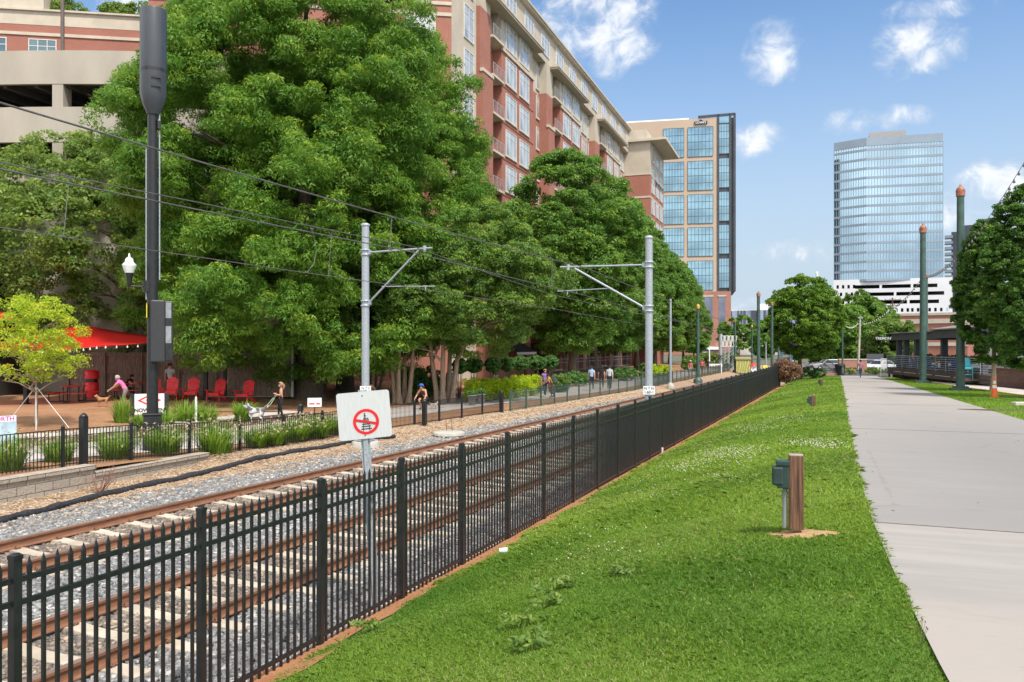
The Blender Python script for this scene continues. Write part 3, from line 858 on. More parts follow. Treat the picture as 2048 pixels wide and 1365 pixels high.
for k, (px, D, H, R_, lab) in enumerate([(1668, 128, 9.6, 4.2, 'dark bushy tree behind the ramp railing and black bin'), (1730, 150, 11.5, 5.2, 'bushy tree behind the parked white cars'),
                                 (1722, 215, 17.5, 5.6, 'taller light green tree rising in front of the white parking deck'), (1778, 140, 7.6, 3.4, 'low green tree by the deck shelter end'),
                                 (1478, 300, 14, 7.0, 'distant green tree left of the curved glass building'), (1530, 230, 9.5, 3.6, 'distant slim green tree between the green poles')]):
    p = pos(px, D, .15)
    tree('bushy_tree', lab, p, H, 1.0, R_, P_ROUND, far_leaf if k in (2, 3) else L_oak2, 500 + 10 * k, 90, 45, .36 + D / 700, .18 + D / 1000, (1.0, 1.6), sub=6, base_r=.3, limbs=6, tipw=.25, lump=.22)
# yellow-green sapling with guy ropes
p = at(72, 858, left_z(-24, 20) + .02)
SAP = p.copy()
D_s = depth(p.x, p.y)
root = tree('sapling', 'yellow-green young tree staked with ropes, left edge of the dog park', p, (858 - 598) / F * D_s, (858 - 765) / F * D_s * 1.0, 1.72, [(0, .3), (.15, .85), (.35, 1), (.6, .85), (.8, .75), (.95, .5), (1, .2)], L_sap, 601, 190, 66, .085, .06, (.16, .34), bark='bark_pale', base_r=.045, limbs=34, tipw=.25, inner=.5, lump=.3, flare=1.2, squash=.8)
rp = MB()
for a in (.3, 2.5, 3.4, 5.6):
    e = Vector((math.cos(a) * 1.25, math.sin(a) * 1.25, .05)); rp.tube([(0, 0, 1.55), e], .012, 5)
rp.build('guy_rope', M['white'], root)

# clipped and loose shrubs
def shrub(name, label, loc, r, h, leaf, seed, cat='shrub', n_cl=60, n_per=120, ll=.07, lw=.05, stem=0.0, group=None, ex=1.0, cl=.3):
    root = thing(name, label, cat, loc, 0, group)
    g = np.random.default_rng(seed)
    d = unit(g.normal(size=(n_cl, 3))); 
    rr = np.where(g.random(n_cl) < .25, g.random(n_cl) * .7, 1.0)[:, None] * (1 - cl * .6)
    Cn = d * rr * np.array([r * ex, r, h / 2]) + np.array([0, 0, stem + h / 2])
    V, Fc, rn = leaf_cloud(Cn, g.uniform(cl * .7, cl * 1.1, n_cl) * min(r, h / 2), n_per, ll, lw, seed, .1, .9, .55, .2)
    V[:, 2] = np.maximum(V[:, 2], 0.02)
    mb = MB()
    for k in range(4):
        a = k * 1.6; mb.tube([(math.cos(a) * .05, math.sin(a) * .05, -.02), (math.cos(a) * r * .4, math.sin(a) * r * .4, stem + h * .5)], [.035, .012], 6)
    mb.build('stem', M['bark'], root)
    link('foliage', np_mesh(name + '_foliage', V, Fc, leaf, rn), root)
    return root
balls = [(919, 733, 49, .5), (948, 731, 49.6, .56), (986, 730, 50.5, .52), (1015, 729, 51.5, .46), (1041, 727, 53, .56), (1071, 726, 55, .68), (1100, 725, 58, .62)]
first = None
labs = ['clipped ball shrub nearest the tan multi-stemmed tree', 'clipped ball shrub second from the tan multi-stemmed tree', 'clipped ball shrub third in the row over the golden hedge', 'small clipped ball shrub in the middle of the row over the golden hedge',
        'clipped ball shrub fifth in the row over the golden hedge', 'widest clipped ball shrub near the far end of the golden hedge', 'last clipped ball shrub of the row, in the shade past the golden hedge']
for (px, py, D, r), lab in zip(balls, labs):
    q = pos(px, D); zc = zat(py, D); q.z = gz(q.x, q.y)
    st = zc - r * .95 - q.z
    if first is None:
        first = shrub('ball_shrub', lab, q, r, 1.9 * r, L_box, 701, n_cl=150, n_per=150, ll=.075, lw=.055, stem=st, cl=.2, group='clipped ball shrubs'); sh_r = r; sh_st = st
    else:
        dup(first, q, random.uniform(0, 6), lab, 'clipped ball shrubs', scale=(r / sh_r, r / sh_r, (zc - q.z) / (sh_st + .95 * sh_r)))
def hedge(name, label, a, b, w, h, leaf, seed, dens=26, ll=.09, lw=.05, cat='hedge'):
    root = thing(name, label, cat, a)
    g = np.random.default_rng(seed); v = b - a; n = int(v.length * dens * 1.8)
    q = g.random(n)[:, None]; side = Vector((-v.y, v.x, 0)).normalized()
    Cn = q * np.array(v)[None] + np.array(side)[None] * g.uniform(-w / 2, w / 2, (n, 1)) + np.array([0, 0, 1])[None] * (g.uniform(.1, .86, (n, 1)) * h)
    V, Fc, rn = leaf_cloud(Cn, g.uniform(.14, .26, n), 90, ll, lw, seed, -.5, 1.1, .7, .3)
    V[:, 2] = np.maximum(V[:, 2], 0.02)
    link('foliage', np_mesh(name + '_foliage', V, Fc, leaf, rn), root)
    return root
a, b = spot(938, 46.5), spot(1066, 53.5)
hedge('golden_hedge', 'long golden yellow hedge along the trail behind the grey pots', a, b, 1.1, 1.35, L_yel, 721)
q = spot(1070, 56); shrub('laurel_shrub', 'leafy green shrub at the far end of the golden hedge', q, .8, 1.2, L_crape, 731, n_per=90, ll=.12, lw=.07)
q = spot(1120, 57); shrub('laurel_shrub', 'bright green shrub behind the person with the backpack', q, .85, 1.3, L_crape, 735, n_per=90, ll=.12, lw=.07)
q = spot(1345, 83); q.z = .25; shrub('golden_shrub', 'round golden shrub behind the second thin steel pole, nearer of two', pos(1310, 84, .25), .9, 1.4, L_yel, 741, n_per=70, ll=.14, lw=.08)
shrub('golden_shrub', 'round golden shrub behind the rear steel catenary pole, farther of two', pos(1327, 88, .25), 1.0, 1.35, L_yel, 745, n_per=70, ll=.14, lw=.08)
for k, (px, D, r, h, lab) in enumerate([(826, 50, .9, 1.9, 'dark evergreen bush behind the crape myrtle stems'), (858, 51, .8, 2.0, 'dark evergreen bush between the two crape myrtles'), (632, 53, 1.0, 2.4, 'dark bush between the two oak trunks'),
                                 (1150, 66, 1.3, 1.2, 'low dark shrub under the street oaks, left of the walkers'), (1250, 76, 1.4, 1.3, 'low dark shrub under the street oaks, right of the walkers'), (1290, 86, 1.2, 1.4, 'low dark shrub behind the rear catenary pole')]):
    q = spot(px, D); shrub('evergreen_bush', lab, q, r, h, L_box, 760 + k, 'bush', n_per=90, ll=.13, lw=.08)
shrub('bronze_bush', 'rusty brown leafy bush at the end of the black fence', pos(1572, 69, .35), 1.35, 2.0, L_red, 781, 'bush', n_cl=80, n_per=110, ll=.13, lw=.08)
shrub('evergreen_bush', 'low rounded green bush right of the small oak trunk', pos(1622, 80, .3), 1.35, 1.15, L_box, 785, 'bush', n_per=100, ll=.13, lw=.08, ex=1.2)
for k, (px, py, lab) in enumerate([(1700, 750, 'tuft of grass beside the black bin at the end of the path'), (1752, 752, 'tuft of grass before the parked white cars')]):
    q = pos(px, 96, .2); shrub('weed_clump', lab, q, 1.5, .8, L_maple, 790 + k, 'plant', n_per=70, ll=.2, lw=.05)
# ornamental grasses by the far fence
def grass_tuft(name, label, loc, r, h, n, seed, plume=0.2, group='ornamental grass clumps', w=.014):
    g = np.random.default_rng(seed)
    root = thing(name, label, 'plant', loc, 0, group)
    a = g.uniform(0, 6.283, n); b0 = np.sqrt(g.random(n)) * r * .45
    base = np.stack([np.cos(a) * b0, np.sin(a) * b0, np.zeros(n)], 1)
    lean = g.uniform(.15, 1.0, n); hh = h * g.uniform(.6, 1.1, n)
    out = np.stack([np.cos(a + g.normal(0, .5, n)), np.sin(a + g.normal(0, .5, n)), np.zeros(n)], 1)
    segs = [0, .4, .75, 1.0]
    rows = []
    side = np.stack([-out[:, 1], out[:, 0], np.zeros(n)], 1)
    for q in segs:
        c = base + out * (lean * r * q ** 1.7)[:, None] + np.array([0, 0, 1])[None] * (hh * (q - .28 * lean * q ** 3))[:, None]
        ww = w * (1 - q * .85)
        rows.append(c - side * ww); rows.append(c + side * ww)
    V = np.stack(rows, 1).reshape(-1, 3)
    Fc = []
    bi = np.arange(n)[:, None] * 8
    for k in range(3): Fc.append(bi + np.array([[2 * k, 2 * k + 1, 2 * k + 3, 2 * k + 2]]))
    Fc = np.concatenate(Fc, 0); rn = np.tile(g.random(n) * .75, 3)
    link('blades', np_mesh(name + '_blades', V, Fc, L_grass, rn), root)
    m = int(n * plume)
    if m > 2:
        tip = V.reshape(n, 8, 3)[:m, 6:].mean(1) + np.array([0, 0, .08])
        V2, F2, r2 = leaf_cloud(tip, np.full(m, .035), 7, .09, .018, seed + 1, .5)
        link('plumes', np_mesh(name + '_plumes', V2, F2, m_plume, r2), root)['kind'] = 'stuff'
    return root
m_plume = stone_mat('grass_plume', (.4, .31, .2), (.52, .42, .3), (.6, .52, .4))
gl = [(15, 945, .6, .95, 'arching green grass clump at the left edge behind the block wall'), (118, 925, .55, .7, 'thin yellow-green grass clump left of the thick black square post'), (232, 915, .75, .75, 'wide grass clump right of the thick black square post'),
      (330, 905, .75, .8, 'green grass clump right of the tall pole foot'), (430, 906, .85, 1.05, 'largest bright green grass clump at the end of the block wall'), (512, 893, .55, .65, 'small leafy clump right of the largest grass clump'),
      (548, 888, .6, .75, 'green clump below the woman in the pink top'), (592, 880, .7, .8, 'brownish feathery grass clump near the no-walking sign'), (634, 874, .7, .85, 'feathery green grass clump just left of the no-walking sign'), (665, 866, .5, .7, 'grass clump half hidden by the no-walking sign')]
for k, (px, py, r, h, lab) in enumerate(gl):
    q = at(px, py, .47 if px < 400 else .3)
    grass_tuft('grass_clump', lab, q, r * 1.12, h * .98, 560, 800 + 7 * k, .12)
# weeds of the planting bed behind the fence
for k, (px, py, r, h, lab) in enumerate([(243, 842, .5, 1.15, 'tall leafy weed below the woman in the pink shirt'), (278, 850, .5, .6, 'bluish weed clump left of the tall pole'), (330, 842, .7, .6, 'weed clump right of the tall pole'),
                                 (372, 836, .9, .95, 'yellow-green weed clump left of the white stake'), (412, 835, .8, .7, 'weed clump at the white stake'), (486, 832, .7, .85, 'loose green weed clump behind the spotted dog')]):
    q = at(px, py + 8, left_z(-24, 30)); grass_tuft('weed_clump', lab, q, r, h, 260, 900 + k, 0, 'weeds of the planting bed', w=.03)
# ================================================================ BUILDINGS
m_brick = brick_mat('red_brick', (0.37, 0.125, 0.082), (0.3, 0.096, 0.063), (0.38, 0.26, 0.21))
m_brick2 = brick_mat('rose_brick', (0.36, 0.15, 0.105), (0.31, 0.12, 0.085), (0.42, 0.31, 0.25))
m_stucco = mat('beige_stucco', (0.47, 0.41, 0.33), 0.85, 0, 0.07, 0.6, 0.08, 20)
m_stone = mat('cast_stone', (0.52, 0.46, 0.37), 0.8, 0, 0.08, 1.0)
m_garage = mat('garage_concrete', (0.4, 0.36, 0.305), 0.85, 0, 0.1, 0.45, 0.1, 9, stretch=(1, 1, .4))
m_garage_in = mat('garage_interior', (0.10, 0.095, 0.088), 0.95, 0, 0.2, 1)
m_frame = mat('window_frame_white', (0.62, 0.62, 0.58), 0.5, 0, 0.05, 2)
m_glass = glass_mat('apartment_glass', (0.62, 0.64, 0.65), 0.1, 0.3, 0.5, 0.35)
m_glass_dk = glass_mat('dark_glass', (0.16, 0.24, 0.27), 0.06, 0.6, 0.4, 0.3)
m_balc = mat('balcony_rail', (0.5, 0.51, 0.52), 0.4, 0.4, 0.1, 5)
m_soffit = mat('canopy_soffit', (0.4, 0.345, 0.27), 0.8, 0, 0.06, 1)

def text(body, size, mat_, name='lettering', parent=None, M4=None, ext=.002, align='CENTER', bold=0.0):
    cu = bpy.data.curves.new(name, 'FONT'); cu.body = body; cu.size = size; cu.extrude = ext
    cu.align_x = align; cu.align_y = 'CENTER'; cu.offset = bold
    cu.materials.append(mat_)
    o = bpy.data.objects.new(name, cu); COL.objects.link(o)
    if parent is not None: o.parent = parent
    if M4 is not None: o.matrix_local = M4
    return o

BX, SL = -28.0, 0.021             # facade line: X = BX - SL * (Y - Y0)
Y0 = (lambda u: BX / (u * C_ - S_) * (C_ + u * S_))((903 - CX) / F)
def fs(px, X=BX):
    u = (px - CX) / F; D = (X + SL * Y0) / (u * C_ - S_ + SL * (C_ + u * S_))
    return Y0 + (D * (C_ + u * S_) - Y0) * math.sqrt(1 + SL * SL)
apt = thing('apartment_building', 'long red brick and beige apartment block with balconies and flat canopies', 'apartment building', (BX, Y0, 0.2), math.atan(SL))
OZ = 0.2
def abox(mb, x0, x1, y0, y1, z0, z1, m=0):
    mb.box(((x0 + x1) / 2 - BX, (y0 + y1) / 2 - Y0, (z0 + z1) / 2 - OZ), (abs(x1 - x0), abs(y1 - y0), z1 - z0), m)
XR = BX - 0.9
YE = fs(1257, XR)
ROWS = [30.8 - 3.4 * k for k in range(9)]        # window heads of the brick floors
brick, beige = MB(), MB()
abox(brick, XR - 14, XR, Y0 + 2.2, YE, 0, 31.0)
abox(beige, XR - 14, XR - .02, Y0 + 2.2, YE, 31.0, 34.6); abox(beige, XR - 13, BX - .1, Y0 + 2.2, YE, 34.6, 38.0)
# beige corner tower
yc1 = fs(960)
abox(beige, XR - 6, BX - .35, Y0, yc1, 0, 38.0)
# bays
bays = [(1003, 1066), (1120, 1160), (1210, 1240)]
piers = [(960.5, 981), (1093, 1105), (1190, 1199)]
belt = MB()
for (a, b), (c, d) in zip(bays, piers):
    ya, yb, yc, yd = fs(a), fs(b), fs(c), fs(d)
    abox(brick, XR, BX, ya, yb, 0, 31.2)
    abox(beige, XR, BX - .05, ya, yb, 31.2, 34.58)
    abox(brick, XR, BX + .25, yc, yd, 0, 27.6); abox(brick, XR, BX, yc, yd, 27.6, 31.2 if a != 1003 else 33.2)
    abox(beige, XR, BX, yc, yd, 31.2 if a != 1003 else 33.2, 34.58)
    abox(belt, BX, BX + .32, yc - .08, yd + .08, 27.45, 27.75)
    abox(belt, BX - .05, BX + .14, ya - .1, yb + .1, 31.1, 31.4)
    for z in ROWS[1:]: abox(belt, BX + .005, BX + .035, ya, yb, z + .42, z + .5, 1)
    # balcony recess: side wall, slabs
    for z in [34.3] + ROWS:
        zf = z - 2.75
        abox(belt, XR, BX + .3, yd, ya, zf - .22, zf, 0)
    canop, soff = MB(), MB()
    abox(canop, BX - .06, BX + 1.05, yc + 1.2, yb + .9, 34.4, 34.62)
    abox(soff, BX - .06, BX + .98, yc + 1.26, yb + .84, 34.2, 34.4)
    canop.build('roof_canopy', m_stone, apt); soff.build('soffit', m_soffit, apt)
brick.build('wall', m_brick, apt); beige.build('upper_wall', m_stucco, apt)
belt.build('belt_course', [m_stone, mat('brick_shadow_line', (0.2, 0.06, 0.04), .9)], apt)
cor = MB()
abox(cor, XR - 13.4, BX + .3, yc1 + .3, YE, 38.0, 38.2); abox(cor, XR - 13.4, BX + .45, yc1 + .3, YE, 38.2, 38.4)
abox(cor, XR - 6.4, BX + .1, Y0 - .3, yc1 + .3, 38.0, 38.35)
cor.build('cornice', m_stone, apt)
def win_mesh(w, h, cols, style):
    fr = MB(); gl = MB(); t_ = .07
    gl.box((.012, 0, h / 2), (.02, w - .04, h - .04))
    fr.box((0, 0, t_ / 2), (.12, w, t_)); fr.box((0, 0, h - t_ / 2), (.12, w, t_))
    fr.box((0, -w / 2 + t_ / 2, h / 2), (.12, t_, h - 2 * t_)); fr.box((0, w / 2 - t_ / 2, h / 2), (.12, t_, h - 2 * t_))
    for k in range(1, cols): fr.box((0, -w / 2 + w * k / cols, h / 2), (.1, .06, h - 2 * t_))
    fr.box((0, 0, h * .74), (.09, w - 2 * t_, .06))
    if style: fr.box((0, 0, h * .27), (.09, w - 2 * t_, .05))
    return fr, gl
wcache = {}
def window(parent, x, y, z, w, h, cols=3, style=0, rz=0.0, glass=None, frame=None, name='window'):
    key = (round(w, 1), round(h, 1), cols, style, glass.name if glass else '', frame.name if frame else '')
    if key not in wcache:
        fr, gl = win_mesh(w, h, cols, style)
        f = fr.build(name, frame or m_frame, parent); g = gl.build('pane', glass or m_glass, f)
        wcache[key] = (f.data, g.data)
    else:
        f = link(name, wcache[key][0], parent); g = link('pane', wcache[key][1], f)
    f.location = (x, y, z); f.rotation_euler = (0, 0, rz)
    return f
def awin(X, ya, yb, z1, h, cols=3, style=0, sill=False):
    f = window(apt, X - BX + .03, (ya + yb) / 2 - Y0, z1 - h - OZ, abs(yb - ya), h, cols, style)
    if sill:
        k = round(abs(yb - ya), 1)
        if k not in scache: scache[k] = MB().box((.03, 0, -.075), (.12, k + .2, .14)).build('sill', m_stone, f).data
        else: link('sill', scache[k], f)
    return f
scache = {}
for bi, cols_ in enumerate([[(1011, 1032), (1038.5, 1057)], [(1126, 1141), (1145, 1158)], [(1214, 1224), (1228, 1237.5)]]):
    for (a, b) in cols_:
        ya, yb = fs(a), fs(b)
        for k, z in enumerate([34.15] + ROWS[:[7, 5, 4][bi]]):
            awin(BX, ya, yb, z, 2.45, 3, 0, True)
for (a, b) in [(1072, 1090), (1163, 1172), (1175.5, 1187), (1241, 1246.5), (1248.5, 1256)]:
    ya, yb = fs(a, XR), fs(b, XR)
    for k, z in enumerate([34.0] + ROWS[:5 if a < 1100 else 3]):
        awin(XR, ya, yb, z, 2.4 if z < 36 else 2.3, 2, 0, True)
yy_ = fs(981, XR)                       # attic windows behind the canopies
for k in range(14):
    y0 = yc1 + 1.2 + k * 5.6
    if y0 < YE - 3: awin(BX - .1, y0, y0 + 2.9, 37.5, 2.2, 3, 0)
for z in (36.2, 32.4, 28.6, 24.9, 21.1, 17.4):
    awin(BX - .35, fs(935), fs(954), z, 2.9, 2, 1)
def railing_mb(w):
    mb = MB()
    for k in range(8): mb.bar((0, -w / 2, .12 + k * .125), (0, w / 2, .12 + k * .125), .02 if k < 7 else .045)
    for k in range(4): mb.bar((0, -w / 2 + w * k / 3, 0), (0, -w / 2 + w * k / 3, 1.0), .035)
    return mb
for (a, b), (c, d) in zip(bays, piers):
    ya, yd = fs(a), fs(d); w = ya - yd
    pm_ = railing_mb(w); first_r = None
    for z in [34.3] + ROWS[:7]:
        q = (.28, (ya + yd) / 2 - Y0, z - 2.75 - OZ)
        if first_r is None: first_r = pm_.build('balcony_railing', m_balc, apt, q)
        else: link('balcony_railing', first_r.data, apt, q)
# projecting end pavilion with overhanging roof
ya = fs(1258, -25.6); pv = MB(); pvb = MB()
XP = -24.6
ya = Y0 + 0; 
yA = fs(1300, XP); yB = fs(1327, XP)
abox(pv, XR - 4, XP, yA, yB, 0, 31.0); abox(pvb, XR - 4, XP + .01, yA, yB, 31.0, 36.2)
pv.build('pavilion_wall', m_brick, apt); pvb.build('pavilion_upper_wall', m_stucco, apt)
pr = MB(); abox(pr, XR - 4.6, XP + 2.6, yA - .6, yB + 1.0, 36.2, 36.6); abox(pr, XR - 4.6, XP - .5, yA - .4, yB, 36.6, 38.0)
abox(pr, XR - 4, XP + .06, yA - .06, yB, 27.2, 27.5); abox(pr, XR - 4, XP + .06, yA - .06, yB, 30.9, 31.15)
pr.build('pavilion_roof', m_stone, apt)
for k in range(3):
    y0 = yA + (yB - yA) * (.1 + .3 * k); y1 = y0 + (yB - yA) * .2
    for z in (35.8, 32.4) + tuple(ROWS[:4]): window(apt, XP - BX + .03, (y0 + y1) / 2 - Y0, z - 2.6 - OZ, y1 - y0, 2.6, 2, 0)
# brick end wing facing the camera
A_, B_ = pos(903, depth(BX, Y0)), pos(300, 63.2)
ang = math.atan2(A_.y - B_.y, A_.x - B_.x)
def wing(name, mats, x0, x1, z0, z1, parent, M0, th=6):
    mb = MB(); mb.box(((x0 + x1) / 2, th / 2, (z0 + z1) / 2), (x1 - x0, th, z1 - z0)); o = mb.build(name, mats, parent); o.matrix_local = M0; return o
M0 = Matrix.Translation((B_.x - BX, B_.y - Y0, -OZ)) @ Matrix.Rotation(ang, 4, 'Z')
WL = (A_ - B_).xy.length
wing('end_wall', m_brick, 0, WL, 0, 38.5, apt, M0)
bd = MB()
zb = zat(29, 66); 
for z in (zb, zat(7, 66)): bd.box((WL / 2, -.03, z), (WL, .1, .28))
o = bd.build('end_band', m_stone, apt); o.matrix_local = M0
for (pa, pb) in ((812, 871), (722, 780)):
    la = (pos(pa, 66) - B_).xy.length; lb = (pos(pb, 66) - B_).xy.length
    for zt in (zat(34, 66), zat(34, 66) + 3.75):
        f = window(apt, 0, 0, 0, lb - la, 2.3, 3, 0)
        f.matrix_local = M0 @ Matrix.Translation(((la + lb) / 2, -.04, zt - 2.3)) @ Matrix.Rotation(R(-90), 4, 'Z')
# ground floor arcade glimpsed under the street oaks
gr = MB(); gd = MB()
for k in range(9):
    y = Y0 + 10 + k * 7.4
    gr = MB(); abox(gr, BX, BX + .5, y, y + 1.3, 0, 4.6); gr.build('pier', m_brick2, apt)
    gd.quad((BX + .05 - BX, y + 1.4 - Y0, 3.6), (BX + .05 - BX, y + 7.2 - Y0, 3.6), (BX + 1.6 - BX, y + 7.2 - Y0, 2.7), (BX + 1.6 - BX, y + 1.4 - Y0, 2.7))
    gd.box((BX + 1.6 - BX, y + 4.3 - Y0, 2.58), (.04, 5.8, .24), 1)
gd.build('awning', [mat('black_awning', (.02, .02, .028), .7), M['white']], apt)

# ---------------------------------------------------------------- brick building behind the garage
bb = thing('brick_building', 'low brick building with white-framed windows and roof garden behind the parking garage', 'building', pos(-60, 70))
c0 = pos(-60, 70); c1 = pos(560, 74); ang2 = math.atan2(c1.y - c0.y, c1.x - c0.x); WL2 = (c1 - c0).xy.length
bb.rotation_euler = (0, 0, ang2)
z1, z2, z3, z4 = zat(24, 71), zat(52, 71), zat(70.5, 71), zat(104, 70)
w_ = MB(); w_.box((WL2 / 2, 3, z2 / 2), (WL2, 6, z2)); w_.build('wall', m_brick, bb)
w_ = MB(); w_.box((WL2 / 2, 3, (z1 + z2) / 2), (WL2, 6.04, z1 - z2)); w_.box((3.2, 3, z1 + 1.5), (5.2, 6, 3.0))
w_.box((WL2 / 2, -.06, z1 + .05), (WL2, .3, .16)); w_.box((WL2 / 2, -.04, z3), (WL2, .1, .26))
w_.build('parapet', m_stone, bb)
for (pa, pb) in ((-42, 12), (53, 105)):
    la = (pos(pa, 70.3) - c0).xy.length * (1 if pa > -60 else -1); lb = (pos(pb, 70.3) - c0).xy.length
    f = window(bb, (la + lb) / 2, -.02, zat(75, 70.4) - 2.3, lb - la, 2.3, 3, 0, R(-90), glass=m_glass_dk)
bp = MB(); bp.tube([(0, 0, 0), (0, 0, 12)], .12, 8); 
lp = thing('light_pole', 'slim brown pole standing on the garage roof', 'light pole', pos(125, 54, 20.4)); bp.build('pole', mat('brown_metal', (.13, .1, .085), .6), lp)
for k, (px, lab, r) in enumerate([(125, 'roof garden bush left of the brown pole', 2.6), (232, 'roof garden bush in the middle of the parapet', 1.9), (286, 'roof garden bush nearest the tall oak', 2.2), (340, 'roof garden bush hidden partly by the canister pole', 2.1)]):
    q = pos(px, 74.5); q.z = z1 - .5
    shrub('roof_bush', lab, q, r, 3.2 if k == 0 else 2.6, far_leaf, 840 + k, 'bush', n_per=90, ll=.28, lw=.14, cl=.35, group='roof garden bushes')

# ---------------------------------------------------------------- parking garage with a curved front
gc = pos(130, 50); fw = Vector((-S_, C_, 0)); rt = Vector((C_, S_, 0))
gar = thing('parking_garage', 'beige concrete parking garage with a curved front and dark open decks', 'parking garage', gc, TH)
RA = 60.0
def arc(x, off=0.0):      # local x along the front, y away from the camera; convex toward the street
    a = x / RA
    return ((RA - off) * math.sin(a), RA - (RA - off) * math.cos(a))
def arc_band(mb, x0, x1, z0, z1, th, n=28, off=0.0, m=0):
    vs = []
    for i in range(n + 1):
        x = x0 + (x1 - x0) * i / n
        a_, b_ = arc(x, off), arc(x, off + th)
        vs += [(a_[0], a_[1], z0), (a_[0], a_[1], z1), (b_[0], b_[1], z1), (b_[0], b_[1], z0)]
    fs_ = []
    for i in range(n):
        k = i * 4
        fs_ += [(k, k + 4, k + 5, k + 1), (k + 1, k + 5, k + 6, k + 2), (k + 2, k + 6, k + 7, k + 3), (k + 3, k + 7, k + 4, k)]
    fs_ += [(0, 1, 2, 3), (4 * n + 3, 4 * n + 2, 4 * n + 1, 4 * n)]
    mb.add(vs, fs_, m)
zt = zat(101, 50); P_ = 113 / F * 50; sp_h = 67 / F * 50
X0g, X1g = -11, 13
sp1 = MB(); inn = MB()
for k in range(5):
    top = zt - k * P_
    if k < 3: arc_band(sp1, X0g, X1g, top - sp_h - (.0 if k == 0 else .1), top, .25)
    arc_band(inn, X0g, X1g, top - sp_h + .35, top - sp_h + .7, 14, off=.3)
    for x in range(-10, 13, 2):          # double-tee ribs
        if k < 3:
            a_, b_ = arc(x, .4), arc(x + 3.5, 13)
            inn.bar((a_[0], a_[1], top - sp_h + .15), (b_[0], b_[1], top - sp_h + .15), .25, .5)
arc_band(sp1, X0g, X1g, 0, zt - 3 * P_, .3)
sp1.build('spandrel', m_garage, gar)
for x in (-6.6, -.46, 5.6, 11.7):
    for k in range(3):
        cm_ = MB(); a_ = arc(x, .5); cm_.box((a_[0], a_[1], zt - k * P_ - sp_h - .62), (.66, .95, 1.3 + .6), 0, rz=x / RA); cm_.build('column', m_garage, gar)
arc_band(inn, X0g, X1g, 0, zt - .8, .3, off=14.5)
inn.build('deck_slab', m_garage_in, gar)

# ---------------------------------------------------------------- dark restaurant building at the left edge
q0 = pos(-165, 43.5)
rs_ = thing('restaurant_building', 'dark clad restaurant building cut off by the left edge, behind the red sails', 'restaurant', q0, TH)
W_ = 122 / F * 43.5
b1 = MB(); b1.box((W_ / 2, 2.5, (zat(590, 43.5) + zat(510, 43.5)) / 2), (W_, 5, zat(510, 43.5) - zat(590, 43.5))); b1.box((W_ - 2.6, 3.4, 3), (5.0, 3, 6))
m_dkclad = mat('dark_cladding', (.035, .034, .036), .6, 0, .25, 3, .2, stretch=(9, 9, .2))
b1.build('wall', m_dkclad, rs_)
b2 = MB()
for k in range(4): b2.box((W_ * (.12 + .25 * k), 1.86, 1.75), (W_ * .22, .06, 2.6))
b2.build('door_panel', mat('lavender_panel', (.3, .28, .31), .4, 0, .1, 1), rs_)
b3 = MB(); b3.box((W_ / 2, 1.8, 3.25), (W_, .2, .18)); b3.build('lintel', M['black_metal'], rs_)

# ---------------------------------------------------------------- tan office tower with the store sign
def face_root(name, label, cat, px, D, z=0):
    q = pos(px, D, z); a = math.atan2(-q.x, q.y)
    return thing(name, label, cat, q, a), D / F
lt, k_ = face_root('office_tower', 'tan and glass office tower with black framed right edge and brick base', 'office tower', 1390, 330)
kk = 330 / F / math.cos(math.atan((1390 - CX) / F) ) * 1.0
def lx(px): return (px - 1390) * k_ * (1 + ((1390 - CX) / F) ** 2) ** .5
def lz(py): return zat(py, 330)
m_tan = mat('tan_precast', (.47, .355, .265), .75, 0, .06, .05)
m_tglass = glass_mat('tower_glass', (.25, .41, .52), .05, .85, .35, .12)
m_tmul = mat('mullion_teal', (.07, .11, .13), .5, .2)
m_tblack = mat('black_cladding', (.05, .057, .07), .45, 0, .2, .2)
tw = MB(); x0, x1 = lx(1250), lx(1432)
tw.box(((x0 + x1) / 2, 14, (lz(237) + lz(584)) / 2), (x1 - x0, 26, lz(237) - lz(584)))
tw.build('tower_wall', m_tan, lt)
g = MB(); xa_, xb_ = lx(1432), lx(1466)
g.box(((xa_ + xb_) / 2, 14.5, (lz(238) + lz(584)) / 2), (xb_ - xa_, 26, lz(238) - lz(584)))
for px in (1434, 1456.5, 1465): g.bar((lx(px), 1.2, lz(584)), (lx(px), 1.2, lz(231)), .9)
g.bar((lx(1396), 1.2, lz(233.5)), (lx(1466), 1.2, lz(231.5)), .9)
g.build('black_frame', m_tblack, lt)
br_ = MB(); br_.box(((lx(1330) + lx(1458)) / 2, 15, lz(584) / 2), (lx(1458) - lx(1330), 30.6, lz(584))); br_.build('base_wall', m_brick2, lt)
bn = MB()
for (a, b) in ((1402, 1423), (1435, 1447)):
    bn.box(((lx(a) + lx(b)) / 2, -.33, (lz(594) + lz(652)) / 2), (lx(b) - lx(a), .1, lz(594) - lz(652)))
bn.build('base_window', glass_mat('base_glass', (.2, .22, .3), .1, .5, .3, .2), lt)
bn = MB()
for (a, b) in ((1400, 1425), (1433, 1449)): bn.box(((lx(a) + lx(b)) / 2, -.4, lz(593)), (lx(b) - lx(a), .3, .5))
bn.build('base_lintel', m_stone, lt)
blocks = [(250, 314), (324, 379), (388, 446), (455, 509), (520, 581)]
blocks = [(254, 313), (322, 380.5), (389, 447), (455, 512.5), (522, 580.5)]
